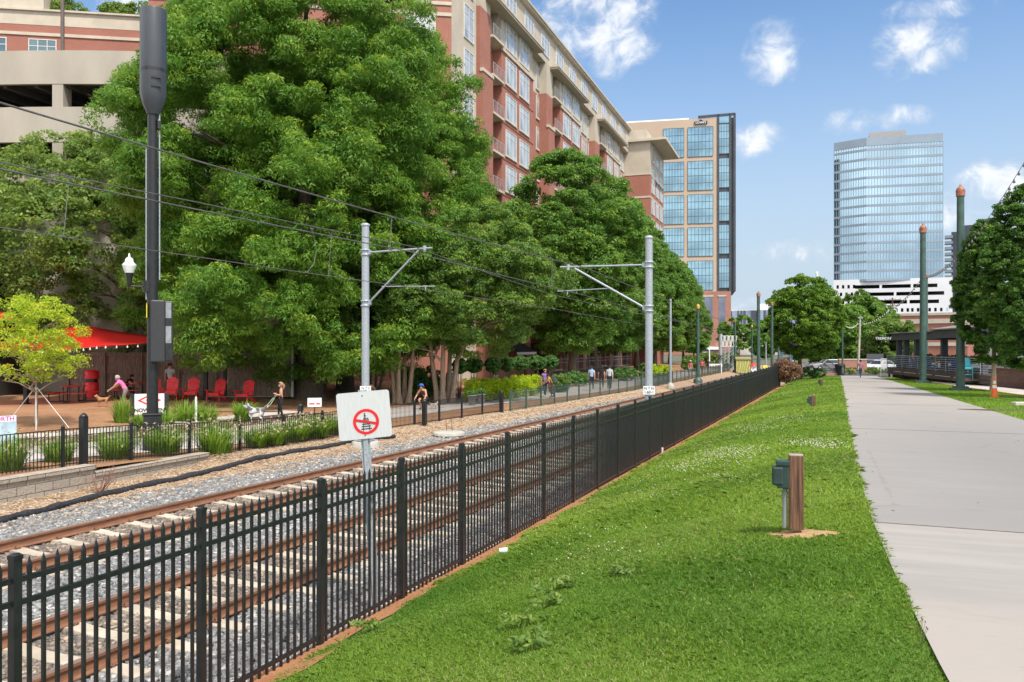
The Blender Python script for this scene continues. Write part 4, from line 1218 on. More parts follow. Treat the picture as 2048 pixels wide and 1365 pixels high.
for r_, (a, b) in enumerate(blocks):
    for (c, d, n) in ((1329, 1368.5, 7), (1376, 1424, 7), (1434.8, 1455.5, 4)):
        gw = MB(); yv = .96 if c < 1430 else 1.4
        w, h = lx(d) - lx(c), lz(a) - lz(b)
        if c > 1430: gw_z = (lz(a - 4) + lz(b - 4)) / 2
        else: gw_z = (lz(a) + lz(b)) / 2
        gw.box((0, 0, 0), (w, .14, h))
        o = gw.build('window', m_tglass, lt, ((lx(c) + lx(d)) / 2, yv - .02, gw_z))
        gm = MB()
        for i in range(n + 1): gm.box((-w / 2 + w * i / n, -.12, 0), (.17, .12, h))
        for i in range(5): gm.box((0, -.115, -h / 2 + h * i / 4), (w, .1, .18))
        gm.build('mullion_grid', m_tmul, o)
if True:
    gw = MB(); gw.box((0, 0, 0), (lx(1455.5) - lx(1434.8), .14, lz(238) - lz(248))); gw.build('window', m_tglass, lt, ((lx(1455.5) + lx(1434.8)) / 2, 1.38, (lz(238) + lz(248)) / 2))
ph = MB(); ph.box(((lx(1255) + lx(1378)) / 2, 16, (lz(229) + lz(237)) / 2), (lx(1378) - lx(1255), 22, lz(229) - lz(237))); ph.build('penthouse', M['white'], lt)
sg = MB()
xs, zs = lx(1401), lz(245)
sg.prism([(-2.5, -.7), (2.5, -.7), (2.5, .5), (1.1, .5), (0, 1.15), (-1.1, .5), (-2.5, .5)], 0, .4)
o = sg.build('sign_panel', mat('navy_sign', (.01, .015, .05), .4), lt); o.matrix_local = Matrix.Translation((xs, .98, zs)) @ Matrix.Rotation(R(90), 4, 'X')
text("LOWE'S", 1.15, M['white'], 'sign_lettering', lt, Matrix.Translation((xs, .52, zs - .12)) @ Matrix.Rotation(R(90), 4, 'X'), .03, bold=.02)

# ---------------------------------------------------------------- pale blue glass tower on its white deck
PT = [(1668, 356), (1732, 347), (1886, 339)]
q0 = pos(1668, 356)
gt = thing('glass_tower', 'tall pale blue glass office tower with grey floor bands above a white parking deck', 'office tower', q0)
P3 = [pos(a, d) - q0 for a, d in PT]
back = [pos(1880, 374) - q0, pos(1677, 392) - q0]
foot = [(p.x, p.y) for p in P3 + back]
ztop = zat(267, 339); zbase = zat(559, 341)
m_sglass = glass_mat('sky_glass', (.36, .5, .62), .05, .9, .25, .06)
m_band = mat('band_metal', (.27, .33, .4), .5, .2, .08, .1)
t1 = MB(); t1.prism(foot, zbase, ztop - 3); t1.build('curtain_wall', m_sglass, gt)
bm_ = MB(); mu = MB()
N_ = 14; fl = (ztop - 5.0 - zbase) / N_ 
def ring_bar(mb, z, h, out):
    for a, b in zip(P3[:-1], P3[1:]):
        d = (b - a).normalized(); nrm_ = Vector((d.y, -d.x, 0))
        mb.bar(a + nrm_ * out + Vector((0, 0, z)), b + nrm_ * out + Vector((0, 0, z)), .3, h)
for i in range(N_ + 1): ring_bar(bm_, zbase + fl * i + .1, .95, .05)
for i in range(7): pass
ring_bar(bm_, ztop - 1.6, 3.4, .08)
bm_.build('floor_band', m_band, gt)
for (a, b), n in zip(zip(P3[:-1], P3[1:]), (13, 26)):
    d = (b - a).normalized(); nrm_ = Vector((d.y, -d.x, 0))
    for i in range(n + 1):
        p = a.lerp(b, i / n) + nrm_ * .06
        mu.bar(p + Vector((0, 0, zbase)), p + Vector((0, 0, ztop - 3.2)), .16, .14)
mu.build('mullion', mat('mullion_blue', (.22, .3, .36), .5, .2), gt)
ph = MB(); ph.box((P3[1].x + 8.5, P3[1].y + 9, ztop + .6), (14, 9, 5)); ph.build('penthouse', mat('grey_panel', (.36, .34, .33), .7), gt)
pd0 = pos(1667, 352)
pk_ = thing('parking_deck', 'white precast parking deck with small square openings under the glass tower', 'parking deck', pd0, math.atan2(pos(1905, 337).y - pd0.y, pos(1905, 337).x - pd0.x))
wd = (pos(1905, 337) - pd0).length; hz = zat(560, 350)
m_pre = mat('white_precast', (.66, .67, .7), .7, 0, .05, .1)
def openwall(parent, W, H, holes, name, m, th=.5):
    """wall with real openings: cells of a grid cut by the hole edges"""
    xs = sorted({0, W} | {h[0] for h in holes} | {h[1] for h in holes}); zs = sorted({0, H} | {h[2] for h in holes} | {h[3] for h in holes})
    mb = MB()
    for j in range(len(zs) - 1):
        zc = (zs[j] + zs[j + 1]) / 2; run = None
        for i in range(len(xs) - 1):
            xc = (xs[i] + xs[i + 1]) / 2
            hole = any(h[0] < xc < h[1] and h[2] < zc < h[3] for h in holes)
            if not hole:
                if run is None: run = xs[i]
            if (hole or i == len(xs) - 2) and run is not None:
                e = xs[i] if hole else xs[i + 1]
                mb.box(((run + e) / 2, th / 2, zc), (e - run, th, zs[j + 1] - zs[j])); run = None
    return mb.build(name, m, parent)
holes = []
for r_, py in enumerate((574, 589, 605, 622)):
    zc = zat(py, 350)
    cells = []
    x = 1.2 + (r_ % 2) * 1.3; g_ = random.Random(r_)
    split = [8, 13.5, 18.5, 30][r_]
    while x < split * 1.0 + 0: holes.append((x, x + .95, zc - .75, zc + .75)); x += 2.15
    x = split + .5
    for wj in ([9.5, 11, 9, 6] if r_ < 3 else []):
        if x + wj < wd - .5: holes.append((x, x + wj, zc - .95, zc + .55)); x += wj + .9
    if r_ == 3:
        x = 30
        while x < wd - 1: holes.append((x, x + .95, zc - .75, zc + .75)); x += 2.15
openwall(pk_, wd, hz, holes, 'deck_wall', m_pre)
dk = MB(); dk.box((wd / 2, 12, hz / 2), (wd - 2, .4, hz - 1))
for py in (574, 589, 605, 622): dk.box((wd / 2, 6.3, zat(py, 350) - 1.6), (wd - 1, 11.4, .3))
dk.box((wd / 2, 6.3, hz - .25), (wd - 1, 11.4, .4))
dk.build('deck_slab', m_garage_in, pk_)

# ---------------------------------------------------------------- other far buildings
dt, k2 = face_root('apartment_tower', 'dark slim tower with stacked balconies right of the glass tower', 'tower', 1922, 400)
d_ = MB(); s_ = k2 * 1.14
d_.box((4 * s_, 10, zat(463, 400) / 2), (38 * s_, 18, zat(463, 400))); d_.box((10 * s_, 10, zat(450, 400) / 2), (32 * s_, 14, zat(450, 400)))
d_.build('wall', mat('dark_panel', (.06, .065, .085), .5, 0, .2, .1), dt)
bl = None
for i in range(13):
    q = (-19 * s_, 2, zat(475 + i * 11.5, 400))
    if bl is None:
        bm = MB(); bm.box((0, 0, 0), (3.6, 5, .35)); bm.box((-1.7, 0, .7), (.12, 5, 1.1)); bm.box((0, -2.4, .7), (3.5, .12, 1.1)); bl = bm.build('balcony', m_band, dt, q)
    else: link('balcony', bl.data, dt, q)
cb, k3 = face_root('curved_office', 'low curved glass office building with dark vertical stripes in the far distance', 'office building', 1515, 430)
cw = MB(); cf = MB(); n = 24; hh = zat(621, 430)
prev = None
for i in range(n + 1):
    x = (-62 + 150 * i / n) * k3 * 1.04; y = 10 * ((i / n - .45) * 2) ** 2
    if prev: cw.quad((prev[0], prev[1], 0), (x, y, 0), (x, y, hh), (prev[0], prev[1], hh))
    if i % 2 == 0 or i % 5 == 0: cf.box((x, y - .25, hh / 2), (.55 if i % 3 else 1.1, .4, hh))
    prev = (x, y)
for j in range(6): cf.box((prev[0] * .1, 3, -50), (.1, .1, .1)) if False else None
cw.build('curtain_wall', glass_mat('violet_glass', (.45, .52, .68), .08, .8, .3, .1), cb)
cf.build('stripe', mat('violet_fin', (.13, .1, .15), .6), cb)
rf = MB(); rf.box((10 * k3, 20, hh + .2), (150 * k3, 30, .6)); rf.box((10 * k3, 18, hh + 2.2), (22 * k3, 8, 3.6)); rf.build('roof', M['white'], cb)
wt, k4 = face_root('domed_tower', 'white domed tower behind the small oak crown', 'tower', 1634, 620)
w = MB(); s_ = k4
w.lathe([(9 * s_, 0), (9 * s_, zat(585, 620)), (8.6 * s_, zat(575, 620)), (6.5 * s_, zat(563, 620)), (3 * s_, zat(554, 620)), (1, zat(549, 620)), (.8, zat(545, 620)), (0, zat(543, 620))], 18)
w.build('dome', mat('dome_white', (.5, .53, .56), .6), wt)
w = MB(); w.lathe([(8 * s_, 0), (8 * s_, zat(572, 620)), (7 * s_, zat(569, 620)), (0, zat(569, 620))], 16, c=(15 * s_, 4, 0)); w.build('drum', mat('pale_drum', (.62, .66, .66), .6), wt)
# red brick shop building on the right
rb0 = pos(1690, 175, .2); rb1 = pos(1935, 160, .2)
rbd = thing('brick_shop', 'low red brick building with pale bands and white-framed windows behind the pub shelter', 'building', rb0, math.atan2(rb1.y - rb0.y, rb1.x - rb0.x))
Wr = (rb1 - rb0).length
w = MB(); zt_ = zat(630, 167); w.box((Wr / 2, 6, zt_ / 2), (Wr, 12, zt_)); w.build('wall', m_brick, rbd)
w = MB()
for py, h in ((632, .5), (646, .9), (691, .7)): w.box((Wr / 2, -.05, zat(py, 168)), (Wr, .2, h))
w.build('pale_band', m_stone, rbd)
for a, b in ((1738, 1746), (1755, 1789)):
    la, lb = (pos(a, 171) - rb0).xy.length, (pos(b, 170) - rb0).xy.length
    window(rbd, (la + lb) / 2, -.03, zat(672, 170), lb - la, zat(650, 170) - zat(672, 170), 4 if b - a > 20 else 2, 0, R(-90), glass=m_glass_dk)
w = MB(); w.box(((pos(1812, 169) - rb0).xy.length, -.4, zat(654, 168)), (2.6, .9, .3)); w.build('entrance_canopy', M['black_metal'], rbd)
# brick house and pale wall down the street
bh, k5 = face_root('brick_house', 'small red brick building beyond the railway crossing', 'building', 1415, 215, .1)
w = MB(); s_ = k5 * 1.03; w.box((0, 4, zat(698, 215) / 2), (42 * s_, 8, zat(698, 215))); w.box((30 * s_, 6, 2.2), (30 * s_, 8, 4.6)); w.build('wall', m_brick2, bh)
w = MB(); w.box((0, 3.6, zat(697, 215)), (45 * s_, 9.4, .5)); w.box((-6 * s_, -.06, 1.9), (16 * s_, .12, .3)); w.build('roof_edge', M['white'], bh)
for k in (-12, -2, 8): window(bh, k * s_, -.02, 2.0, 1.1, 1.4, 2, 0, R(-90), glass=m_glass_dk)
bw, k6 = face_root('pale_building', 'pale low building in the distance between the green poles', 'building', 1512, 330, .1)
w = MB(); s_ = k6; w.box((0, 5, zat(668, 330) / 2), (70 * s_, 8, zat(668, 330))); w.box((30 * s_, 9, zat(655, 330) / 2), (36 * s_, 8, zat(655, 330))); w.build('wall', mat('pale_wall', (.5, .45, .43), .8, 0, .12, .1), bw)
w = MB(); w.box((30 * s_, 8.8, zat(655, 330)), (38 * s_, 9, 1.6)); w.build('roof_band', m_brick2, bw)
# ================================================================ POLES, WIRES, SIGNS, WALL, FAR FENCE
def arm_pole(name, label, px, D, ztop, r, armdir, n_arms, tagtext, zarm, zbr, L, zst, group=None, Xf_=None):
    p = pos(px, D, 0.0)
    root = thing(name, label, 'catenary pole', p, 0, group)
    mb = MB()
    mb.tube([(0, 0, .3), (0, 0, ztop)], [r, r * .93], 12); mb.lathe([(r * 1.1, ztop - .02), (r * 1.15, ztop + .03), (r * .6, ztop + .07), (0, ztop + .08)], 12)
    mb.build('pole', M['galv'], root)
    mb = MB(); mb.lathe([(.46, -.1), (.46, .2), (.42, .22)], 20); mb.build('footing', M['conc_light'], root)
    mb = MB(); mb.box((0, 0, .26), (.5, .5, .035)); mb.box((0, 0, .31), (.42, .42, .03))
    for sx in (-1, 1):
        for sy in (-1, 1): mb.tube([(sx * .18, sy * .18, .24), (sx * .18, sy * .18, .38)], .02, 6)
    mb.build('base_plate', M['galv'], root)
    ca, sa = math.cos(-AT), math.sin(-AT)
    d = Vector((armdir * ca, armdir * sa, 0))
    E = lambda t_, z: tuple(d * t_ + Vector((0, 0, z)))
    mb = MB(); mb.tube([E(r, zarm), E(L, zarm + .04)], .03, 8); mb.tube([E(L - .28, zarm - .07), E(L - .28, zarm + .12)], .055, 8); mb.build('top_arm', M['galv'], root)
    mb = MB(); mb.tube([E(r, zbr), E(L - .5, zarm - .02)], .034, 8); mb.build('brace', M['galv'], root)
    t0 = (zst - zbr) / (zarm - zbr) * (L - .5)
    mb = MB(); mb.tube([E(t0, zst), E(L + .1, zst - .05)], .016, 6); mb.tube([E(L - .25, zst - .05), E(L - .25, zst - .18)], .018, 6); mb.build('steady_arm', M['galv'], root)
    mb = MB()
    for z in (zarm - .08, zarm + .08, zbr - .1, zbr + .06): mb.lathe([(r + .012, z - .03), (r + .025, z - .025), (r + .025, z + .025), (r + .012, z + .03)], 12)
    for z in (zarm, zbr): mb.box(E(r + .03, z), (.1, .1, .14))
    mb.build('clamp', M['galv'], root)
    if tagtext:
        a = math.atan2(-p.x, p.y)
        T = Matrix.Translation((math.sin(a) * (r + .03), -math.cos(a) * (r + .03), tagtext[0])) @ Matrix.Rotation(a, 4, 'Z')
        mb = MB(); mb.box((0, 0, 0), (.36, .012, .27)); o = mb.build('tag_plate', M['white'], root); o.matrix_local = T
        X = Matrix.Rotation(R(90), 4, 'X')
        text(tagtext[1], .12, M['black_plastic'], 'lettering', root, T @ Matrix.Translation((0, -.012, .06)) @ X, .001)
        text(tagtext[2], .12, M['black_plastic'], 'lettering', root, T @ Matrix.Translation((0, -.012, -.06)) @ X, .001)
    return root
arm_pole('catenary_pole', 'front galvanised steel catenary pole on the far side of the tracks, behind the no-walking sign', 731, 27.8, zat(451, 27.8), .135, 1, 2, (1.95, 'N 7 S', '1.60-2'), zat(500, 27.0), zat(606, 27.8), 2.55, zat(571, 27), None)
arm_pole('catenary_pole', 'galvanised steel catenary pole standing right behind the black spear-top fence', 1298, 26.3, zat(476, 26.3), .125, -1, 2, (2.02, 'N 7 N', '1.60-1'), zat(533, 26.8), zat(617, 26.5), 3.0, zat(580, 27.5), None)
def plain_pole(label, px, D, pytop, pybase, r, m, cap=None, name='catenary_pole', cat='catenary pole', group=None, ped=None):
    z0 = zat(pybase, D); p = pos(px, D, z0); h = zat(pytop, D) - z0
    root = thing(name, label, cat, p, 0, group)
    mb = MB(); mb.tube([(0, 0, 0), (0, 0, h)], [r, r * .82], 14); mb.build('pole', M[m], root)
    mb = MB()
    if r > .22: mb.box((0, 0, .06), (r * 4.4, r * 4.4, .12)); mb.box((0, 0, .17), (r * 3.2, r * 3.2, .12))
    else: mb.lathe([(r * 2.6, 0), (r * 2.6, .28), (r * 1.6, .42), (r * 1.1, .5)], 14)
    mb.build('base', M[ped or m], root)
    if cap:
        mb = MB(); q = r * .82
        k = q / .25
        mb.lathe([(q * 1.1, h), (q * 1.32, h + .06 * k), (q * 1.15, h + .12 * k), (q * 1.35, h + .24 * k), (q * 1.2, h + .3 * k), (q * 1.36, h + .38 * k), (q * 1.1, h + .6 * k), (q * .6, h + .76 * k), (q * .28, h + .8 * k), (q * .4, h + .88 * k), (0, h + .92 * k)], 14)
        mb.build('finial', M[cap], root)
    return root
plain_pole('thin galvanised steel pole beyond the rear catenary pole, with a pale footing', 1341, 66, 598, 778, .11, 'galv', ped='conc_light')
plain_pole('tall green pole with a gold cap on a wide green base beside the tracks', 1396, 76, 618, 766, .16, 'green_paint', 'gold', ped='green_paint')
plain_pole('thick green pole with a terracotta cap behind the far end of the black fence', 1517, 62, 594, 765, .14, 'green_paint', 'terracotta')
plain_pole('green pole with a terracotta cap just left of the small oak', 1544, 75, 612, 750, .13, 'green_paint', 'terracotta')
plain_pole('distant slim green pole with a terracotta cap beside the mural cabinet', 1470, 105, 645, 747, .13, 'green_paint', 'terracotta')
plain_pole('small distant green pole with a gold cap right of the mural cabinet', 1504, 125, 655, 742, .13, 'green_paint', 'gold')
plain_pole('far grey pole between the two green poles with terracotta caps', 1532, 115, 684, 744, .13, 'galv')
plain_pole('farthest green pole left of the small oak trunk', 1557, 105, 672, 742, .12, 'green_paint')
plain_pole('very thick green pole with a terracotta cap standing on the grass by the pub shelter', 1921, 46.5, 394, 781, .23, 'green_paint', 'terracotta', ped='green_paint')
plain_pole('thick green pole with a terracotta cap in front of the parking deck', 1846, 61, 467, 767, .24, 'green_paint', 'terracotta', ped='green_paint')
plain_pole('green pole with a small terracotta cap half hidden behind a nearer green pole', 1853, 88, 558, 758, .17, 'green_paint', 'terracotta')
# lamp post with string lights, wooden mast, utility pole
lz0 = zat(748, 92)
lp = thing('lamp_post', 'slim dark lamp post with a gold lantern beside the black bin', 'lamp post', pos(1685, 92, lz0))
mb = MB(); hh = zat(648, 92) - lz0; mb.tube([(0, 0, 0), (0, 0, hh)], [.1, .07], 8); mb.lathe([(.16, 0), (.16, .5), (.1, .7)], 10); mb.build('pole', M['green_paint'], lp)
mb = MB(); mb.lathe([(.1, hh), (.17, hh + .1), (.15, hh + .3), (.08, hh + .42), (0, hh + .55)], 10); mb.build('lantern', M['gold'], lp)
wm = thing('wooden_mast', 'leaning pale wooden mast behind the walking person', 'mast', pos(1716, 100, .2))
mb = MB(); mb.tube([(0, 0, 0), (.25, 0, zat(634, 100) - .2)], [.15, .11], 8); mb.build('mast', mat('grey_wood', (.42, .4, .34), .8, 0, .2, 2), wm)
mb = MB(); mb.box((.25, 0, zat(636, 100) - .2), (.5, .3, .18)); mb.build('cap', M['galv'], wm)
up = thing('utility_pole', 'dark wooden utility pole with cross arms in front of the brick shop', 'utility pole', pos(1785, 150, .3))
h = zat(596, 150) - .3
mb = MB(); mb.tube([(0, 0, 0), (0, 0, h)], [.2, .13], 8); mb.build('pole', mat('creosote_wood', (.09, .06, .045), .8, 0, .3, 3), up)
for z, w in ((h - .4, 2.8), (h - 1.4, 2.4)):
    mb = MB(); mb.box((0, -.2, z), (w, .12, .14)); 
    for k in range(4): mb.lathe([(.05, z + .07), (.07, z + .2), (.03, z + .3), (0, z + .32)], 6, c=(-w / 2 + .15 + k * (w - .3) / 3, -.2, 0))
    mb.build('cross_arm', M['wood_dark'], up)
mb = MB(); mb.lathe([(.28, h - 3.2), (.28, h - 2.2), (.1, h - 2.1)], 10, c=(.45, -.1, 0)); mb.build('transformer', M['galv'], up)

# overhead wires: each conductor is one thing, droppers are parts of the wire they hold
m_wire = mat('copper_wire', (.16, .15, .14), .5, .5, .2, 6)
def wire(label, pts, r, drops=(), name='overhead_wire'):
    root = thing(name, label, 'overhead wire', pts[0])
    P = []
    for (a, b) in zip(pts[:-1], pts[1:]):
        n = 14
        for i in range(n):
            q = i / n; s = Vector(a).lerp(Vector(b), q); s.z -= 4 * q * (1 - q) * .0035 * (Vector(b) - Vector(a)).length * .5; P.append(s)
    P.append(Vector(pts[-1]))
    mb = MB(); mb.tube([p - Vector(pts[0]) for p in P], r, 6); mb.build('cable', m_wire, root)
    for d in drops:
        mb = MB(); mb.tube([Vector(q) - Vector(pts[0]) for q in d], r * .55, 5); mb.build('dropper', m_wire, root)
        mb = MB()
        for q in (d[0], d[-1]): mb.box(Vector(q) - Vector(pts[0]), (.035, .09, .035))
        mb.build('clip', m_wire, root)
    return root
def onL(px, py, L):
    """point of the vertical plane above a track line (offset L) seen at a pixel"""
    u = (px - CX) / F; dx, dy = u * C_ - S_, C_ + u * S_
    D = -L / (dx * math.cos(AT) - dy * math.sin(AT)); return pos(px, D, zat(py, D))
NM, FM = 8.13, 12.31
wire('topmost overhead cable sagging above the nearer track to the rear pole arm', [onL(-60, 188, NM), onL(780, 433, NM), onL(1166, 534, NM), onL(1442, 640, NM + .1)], .013,
     [(onL(783, 434, NM), onL(780, 499, NM)), (onL(1105, 521, NM), onL(1103, 572, NM))])
wire('middle overhead contact wire of the nearer track', [onL(-60, 326, NM), onL(818, 503, NM), onL(1165, 590, NM), onL(1450, 664, NM)], .011)
wire('upper cable of the farther track, hung on the front pole arm', [onL(-60, 312, FM), onL(400, 406, FM), onL(828, 494, FM), onL(1105, 590, FM), onL(1420, 655, FM)], .012,
     [(onL(139, 357, FM), onL(127, 473, FM)), (onL(664, 461, FM), onL(657, 552, FM)), (onL(624, 458, FM), onL(633, 500, FM), onL(628, 528, FM), onL(614, 545, FM))])
wire('lowest contact wire running over the farther track', [onL(-60, 446, FM), onL(400, 515, FM), onL(826, 575, FM), onL(1102, 617, FM), onL(1430, 672, FM)], .010)
wire('thin span wire between the distant green poles', [pos(1380, 76, zat(660, 76)), pos(1516, 66, zat(655, 66))], .012)

# ---------------------------------------------------------------- no-walking sign
p = at(752, 1226, 0.0)
sg = thing('warning_sign', 'leaning white sign on a steel post with a red no-walking-on-tracks symbol', 'sign', p, math.atan2(-p.x, p.y))
Dp = depth(p.x, p.y); px2m = Dp / F
top = Vector((-(752 - 727) * px2m * 1.05, 0, (1226 - 788) * px2m))
ax = top.normalized(); 
T0 = Matrix.Translation((0, 0, 0)) @ Matrix.Rotation(math.atan2(top.x, top.z), 4, 'Y')
mb = MB(); L_ = top.length + .05
mb.box((0, -.012, L_ / 2), (.05, .005, L_)); mb.box((-.027, .006, L_ / 2), (.006, .036, L_)); mb.box((.027, .006, L_ / 2), (.006, .036, L_)); mb.box((-.042, .022, L_ / 2), (.03, .005, L_)); mb.box((.042, .022, L_ / 2), (.03, .005, L_))
o = mb.build('post', M['galv'], sg); o.matrix_local = T0
Wd, Hg = .665, .6
zc = L_ - .02 - Hg / 2
Tp = T0 @ Matrix.Translation((.005, -.028, zc)) @ Matrix.Rotation(R(-1.0), 4, 'Y') @ Matrix.Rotation(R(5), 4, 'Z')
def rrect(w, h, r, n=5):
    out = []
    for (cx, cy, a0) in ((w / 2 - r, h / 2 - r, 0), (-w / 2 + r, h / 2 - r, 90), (-w / 2 + r, -h / 2 + r, 180), (w / 2 - r, -h / 2 + r, 270)):
        for k in range(n + 1): a = R(a0 + 90 * k / n); out.append((cx + r * math.cos(a), cy + r * math.sin(a)))
    return out
XZ = Matrix.Rotation(R(90), 4, 'X')
m_sign = mat('sign_face', (.5, .52, .53), .35, 0, .05, 5, stretch=(9, 1, 1.5))
pl = MB().prism(rrect(Wd, Hg, .035), -.003, .003).build('panel', [m_sign], sg); pl.matrix_local = Tp @ XZ
def ringpts(r, n=48): return [(r * math.cos(2 * math.pi * k / n), r * math.sin(2 * math.pi * k / n)) for k in range(n)]
cx_, cy_ = .015, -.085
m_signred = mat('sign_red', (.55, .012, .02), .4, 0, .05, 5)
m_signblk = mat('sign_black', (.03, .032, .034), .5, 0, .05, 5)
mb = MB(); a_, b_ = ringpts(.163), ringpts(.128); n = 48
for r0, mm, zz in ((.172, 1, .0042),):
    c_ = ringpts(r0); mb.add([(x + cx_, y + cy_, zz) for x, y in c_] + [(x + cx_, y + cy_, zz) for x, y in a_], [(k, (k + 1) % n, n + (k + 1) % n, n + k) for k in range(n)], 1)
    c2, d2 = ringpts(.128), ringpts(.120); mb.add([(x + cx_, y + cy_, zz) for x, y in c2] + [(x + cx_, y + cy_, zz) for x, y in d2], [(k, (k + 1) % n, n + (k + 1) % n, n + k) for k in range(n)], 1)
mb.add([(x + cx_, y + cy_, .0055) for x, y in a_] + [(x + cx_, y + cy_, .0055) for x, y in b_], [(k, (k + 1) % n, n + (k + 1) % n, n + k) for k in range(n)])
mb.box((cx_, cy_, .0078), (.27, .032, .002), 0, rz=R(-14))
mb.build('prohibition_ring', [m_signred, mat('sign_pink', (.6, .38, .38), .5)], sg).matrix_local = Tp @ XZ
mb = MB()
for i, (yy, w) in enumerate(((-.11, .135), (-.078, .118), (-.05, .1), (-.026, .085), (.004, .07), (.02, .058))): mb.box((cx_, cy_ + yy + .02, .0052), (w, .014 - i * .0012, .0016))
for s in (-1, 1): mb.bar((cx_ + s * .042, cy_ - .125, .0052), (cx_ + s * .026, cy_ + .05, .0052), .009, .0014, up=(0, 0, 1))
bx_, by_ = cx_ - .012, cy_ + .075     # walking figure
mb.add([(bx_ + .009 * math.cos(k), by_ + .03 + .009 * math.sin(k), .0068) for k in [i * .785 for i in range(8)]], [tuple(range(8))])
for (a, b, w) in (((0, .02), (.002, -.012), .014), ((.002, -.01), (-.01, -.042), .008), ((.002, -.01), (.014, -.04), .008), ((0, .016), (-.014, -.004), .006), ((0, .016), (.015, .0), .006)):
    mb.bar((bx_ + a[0], by_ + a[1], .0062), (bx_ + b[0], by_ + b[1], .0062), w, .001)
mb.build('pictogram', m_signblk, sg).matrix_local = Tp @ XZ
mb = MB()
for y in (Hg / 2 - .05, -Hg / 2 + .045): mb.lathe([(.008, .003), (.008, .009), (0, .01)], 8, c=(-.01, y, 0))
mb.build('bolt', M['black_metal'], sg).matrix_local = Tp @ XZ

# ---------------------------------------------------------------- tall cell pole with lamp and equipment cabinet
pp = pos(305, 24.3, .42); kD = 24.3 / F
cp = thing('canister_pole', 'tall slim black pole topped by a big dark antenna canister', 'utility pole', pp, math.atan2(-pp.x, pp.y))
hz_ = lambda py: zat(py, 24.3) - .42
mb = MB(); mb.tube([(0, 0, 0), (0, 0, hz_(860)), (0, 0, hz_(730)), (0, 0, hz_(220))], [.175, .165, .155, .135], 14); mb.build('pole', M['black_metal'], cp)
mb = MB(); mb.box((0, 0, .45), (.5, .5, 1.05)); mb.box((0, 0, 1.0), (.56, .56, .05)); mb.build('base_cover', M['black_plastic'], cp, bevel=.015)
mb = MB(); mb.tube([(.19, -.02, hz_(225)), (.19, -.02, hz_(560))], .022, 6); mb.tube([(-.17, -.03, hz_(300)), (-.17, -.03, hz_(600))], .018, 6); mb.build('conduit', M['galv'], cp)
mb = MB(); r = .368
mb.lathe([(.17, hz_(230)), (.28, hz_(212)), (r, hz_(190)), (r, hz_(22)), (r * .98, hz_(20)), (0, hz_(20))], 24, m=0, c=(.02, 0, 0))
mb.build('antenna_canister', mat('canister_shell', (.05, .058, .068), .4, 0, .15, .8), cp)
mb = MB()
for py, h in ((143, .05),): mb.lathe([(r + .004, hz_(py) - h), (r + .006, hz_(py)), (r + .004, hz_(py) + h)], 24, c=(.02, 0, 0))
mb.build('canister_band', M['black_plastic'], cp)
for py in (161, 178): MB().box((.04 + .06, -r - .004, hz_(py)), (.27, .05, .055)).build('vent_slot', M['black_plastic'], cp)
mb = MB(); mb.box((.18, -.05, hz_(250)), (.1, .16, .28)); mb.build('bracket', M['black_plastic'], cp, bevel=.02)
m_shroud = mat('mesh_shroud', (.03, .032, .036), .5, 0, .3, 60)
mb = MB(); x0, x1, z0, z1 = -.05, .56, hz_(725), hz_(601)
mb.box(((x0 + x1) / 2 - .11, -.1, (z0 + z1) / 2), (x1 - x0 - .22, .42, z1 - z0)); mb.build('equipment_shroud', m_shroud, cp, bevel=.04)
mb = MB(); mb.box((x1 - .12, -.05, (z0 + z1) / 2), (.235, .34, z1 - z0 - .06)); o = mb.build('equipment_cabinet', M['black_plastic'], cp, bevel=.03)
mb = MB(); mb.box((x1 - .13, -.224, z1 - .3), (.15, .012, .45)); mb.box((x1 - .13, -.224, (z0 + z1) / 2 - .1), (.15, .012, .5)); mb.build('radio_unit', mat('grey_radio', (.25, .27, .3), .4), cp)
mb = MB(); mb.box((-.155, -.1, hz_(622)), (.025, .1, .42)); mb.build('warning_strip', mat('yellow_strip', (.7, .58, .03), .5), cp)
mb = MB(); mb.box((.02, -.195, hz_(849)), (.1, .01, .13)); mb.build('asset_tag', M['white'], cp)
mb = MB(); mb.tube([(-.16, 0, hz_(574)), (-.66, 0, hz_(574))], .025, 8); mb.tube([(-.62, 0, hz_(574)), (-.62, 0, hz_(548))], [.05, .11], 10); mb.lathe([(.13, hz_(585)), (.13, hz_(562))], 10, c=(-.14, 0, 0)); mb.build('lamp_arm', M['black_metal'], cp)
mb = MB(); z = hz_(548); mb.lathe([(.12, z), (.19, z + .2), (.2, z + .24), (.12, z + .32), (.1, z + .42), (.03, z + .47), (.02, z + .56), (0, z + .58)], 14, c=(-.62, 0, 0)); mb.build('lamp_globe', M['lamp_glass'], cp)

# ---------------------------------------------------------------- block retaining wall
mw, t, b, out = new_mat('split_face_block')
v = t.coord('Object'); spx = t.n('ShaderNodeSeparateXYZ'); t.l(v, spx.inputs[0])
cm = t.n('ShaderNodeCombineXYZ'); t.l(spx.outputs[1], cm.inputs[0]); t.l(spx.outputs[2], cm.inputs[1])
bk = t.n('ShaderNodeTexBrick'); bk.inputs['Scale'].default_value = 1; bk.inputs['Brick Width'].default_value = .44; bk.inputs['Row Height'].default_value = .2
bk.inputs['Mortar Size'].default_value = .008; bk.inputs['Color1'].default_value = (.43, .37, .3, 1); bk.inputs['Color2'].default_value = (.36, .31, .255, 1); bk.inputs['Mortar'].default_value = (.1, .085, .07, 1)
t.l(cm.outputs[0], bk.inputs['Vector'])
nz = t.noise(v, 14, 7, .7)
t.l(t.mix(t.ramp(nz, .3, .7, 0, .35), bk.outputs['Color'], (.22, .19, .155)), b.inputs['Base Color']); b.inputs['Roughness'].default_value = .95
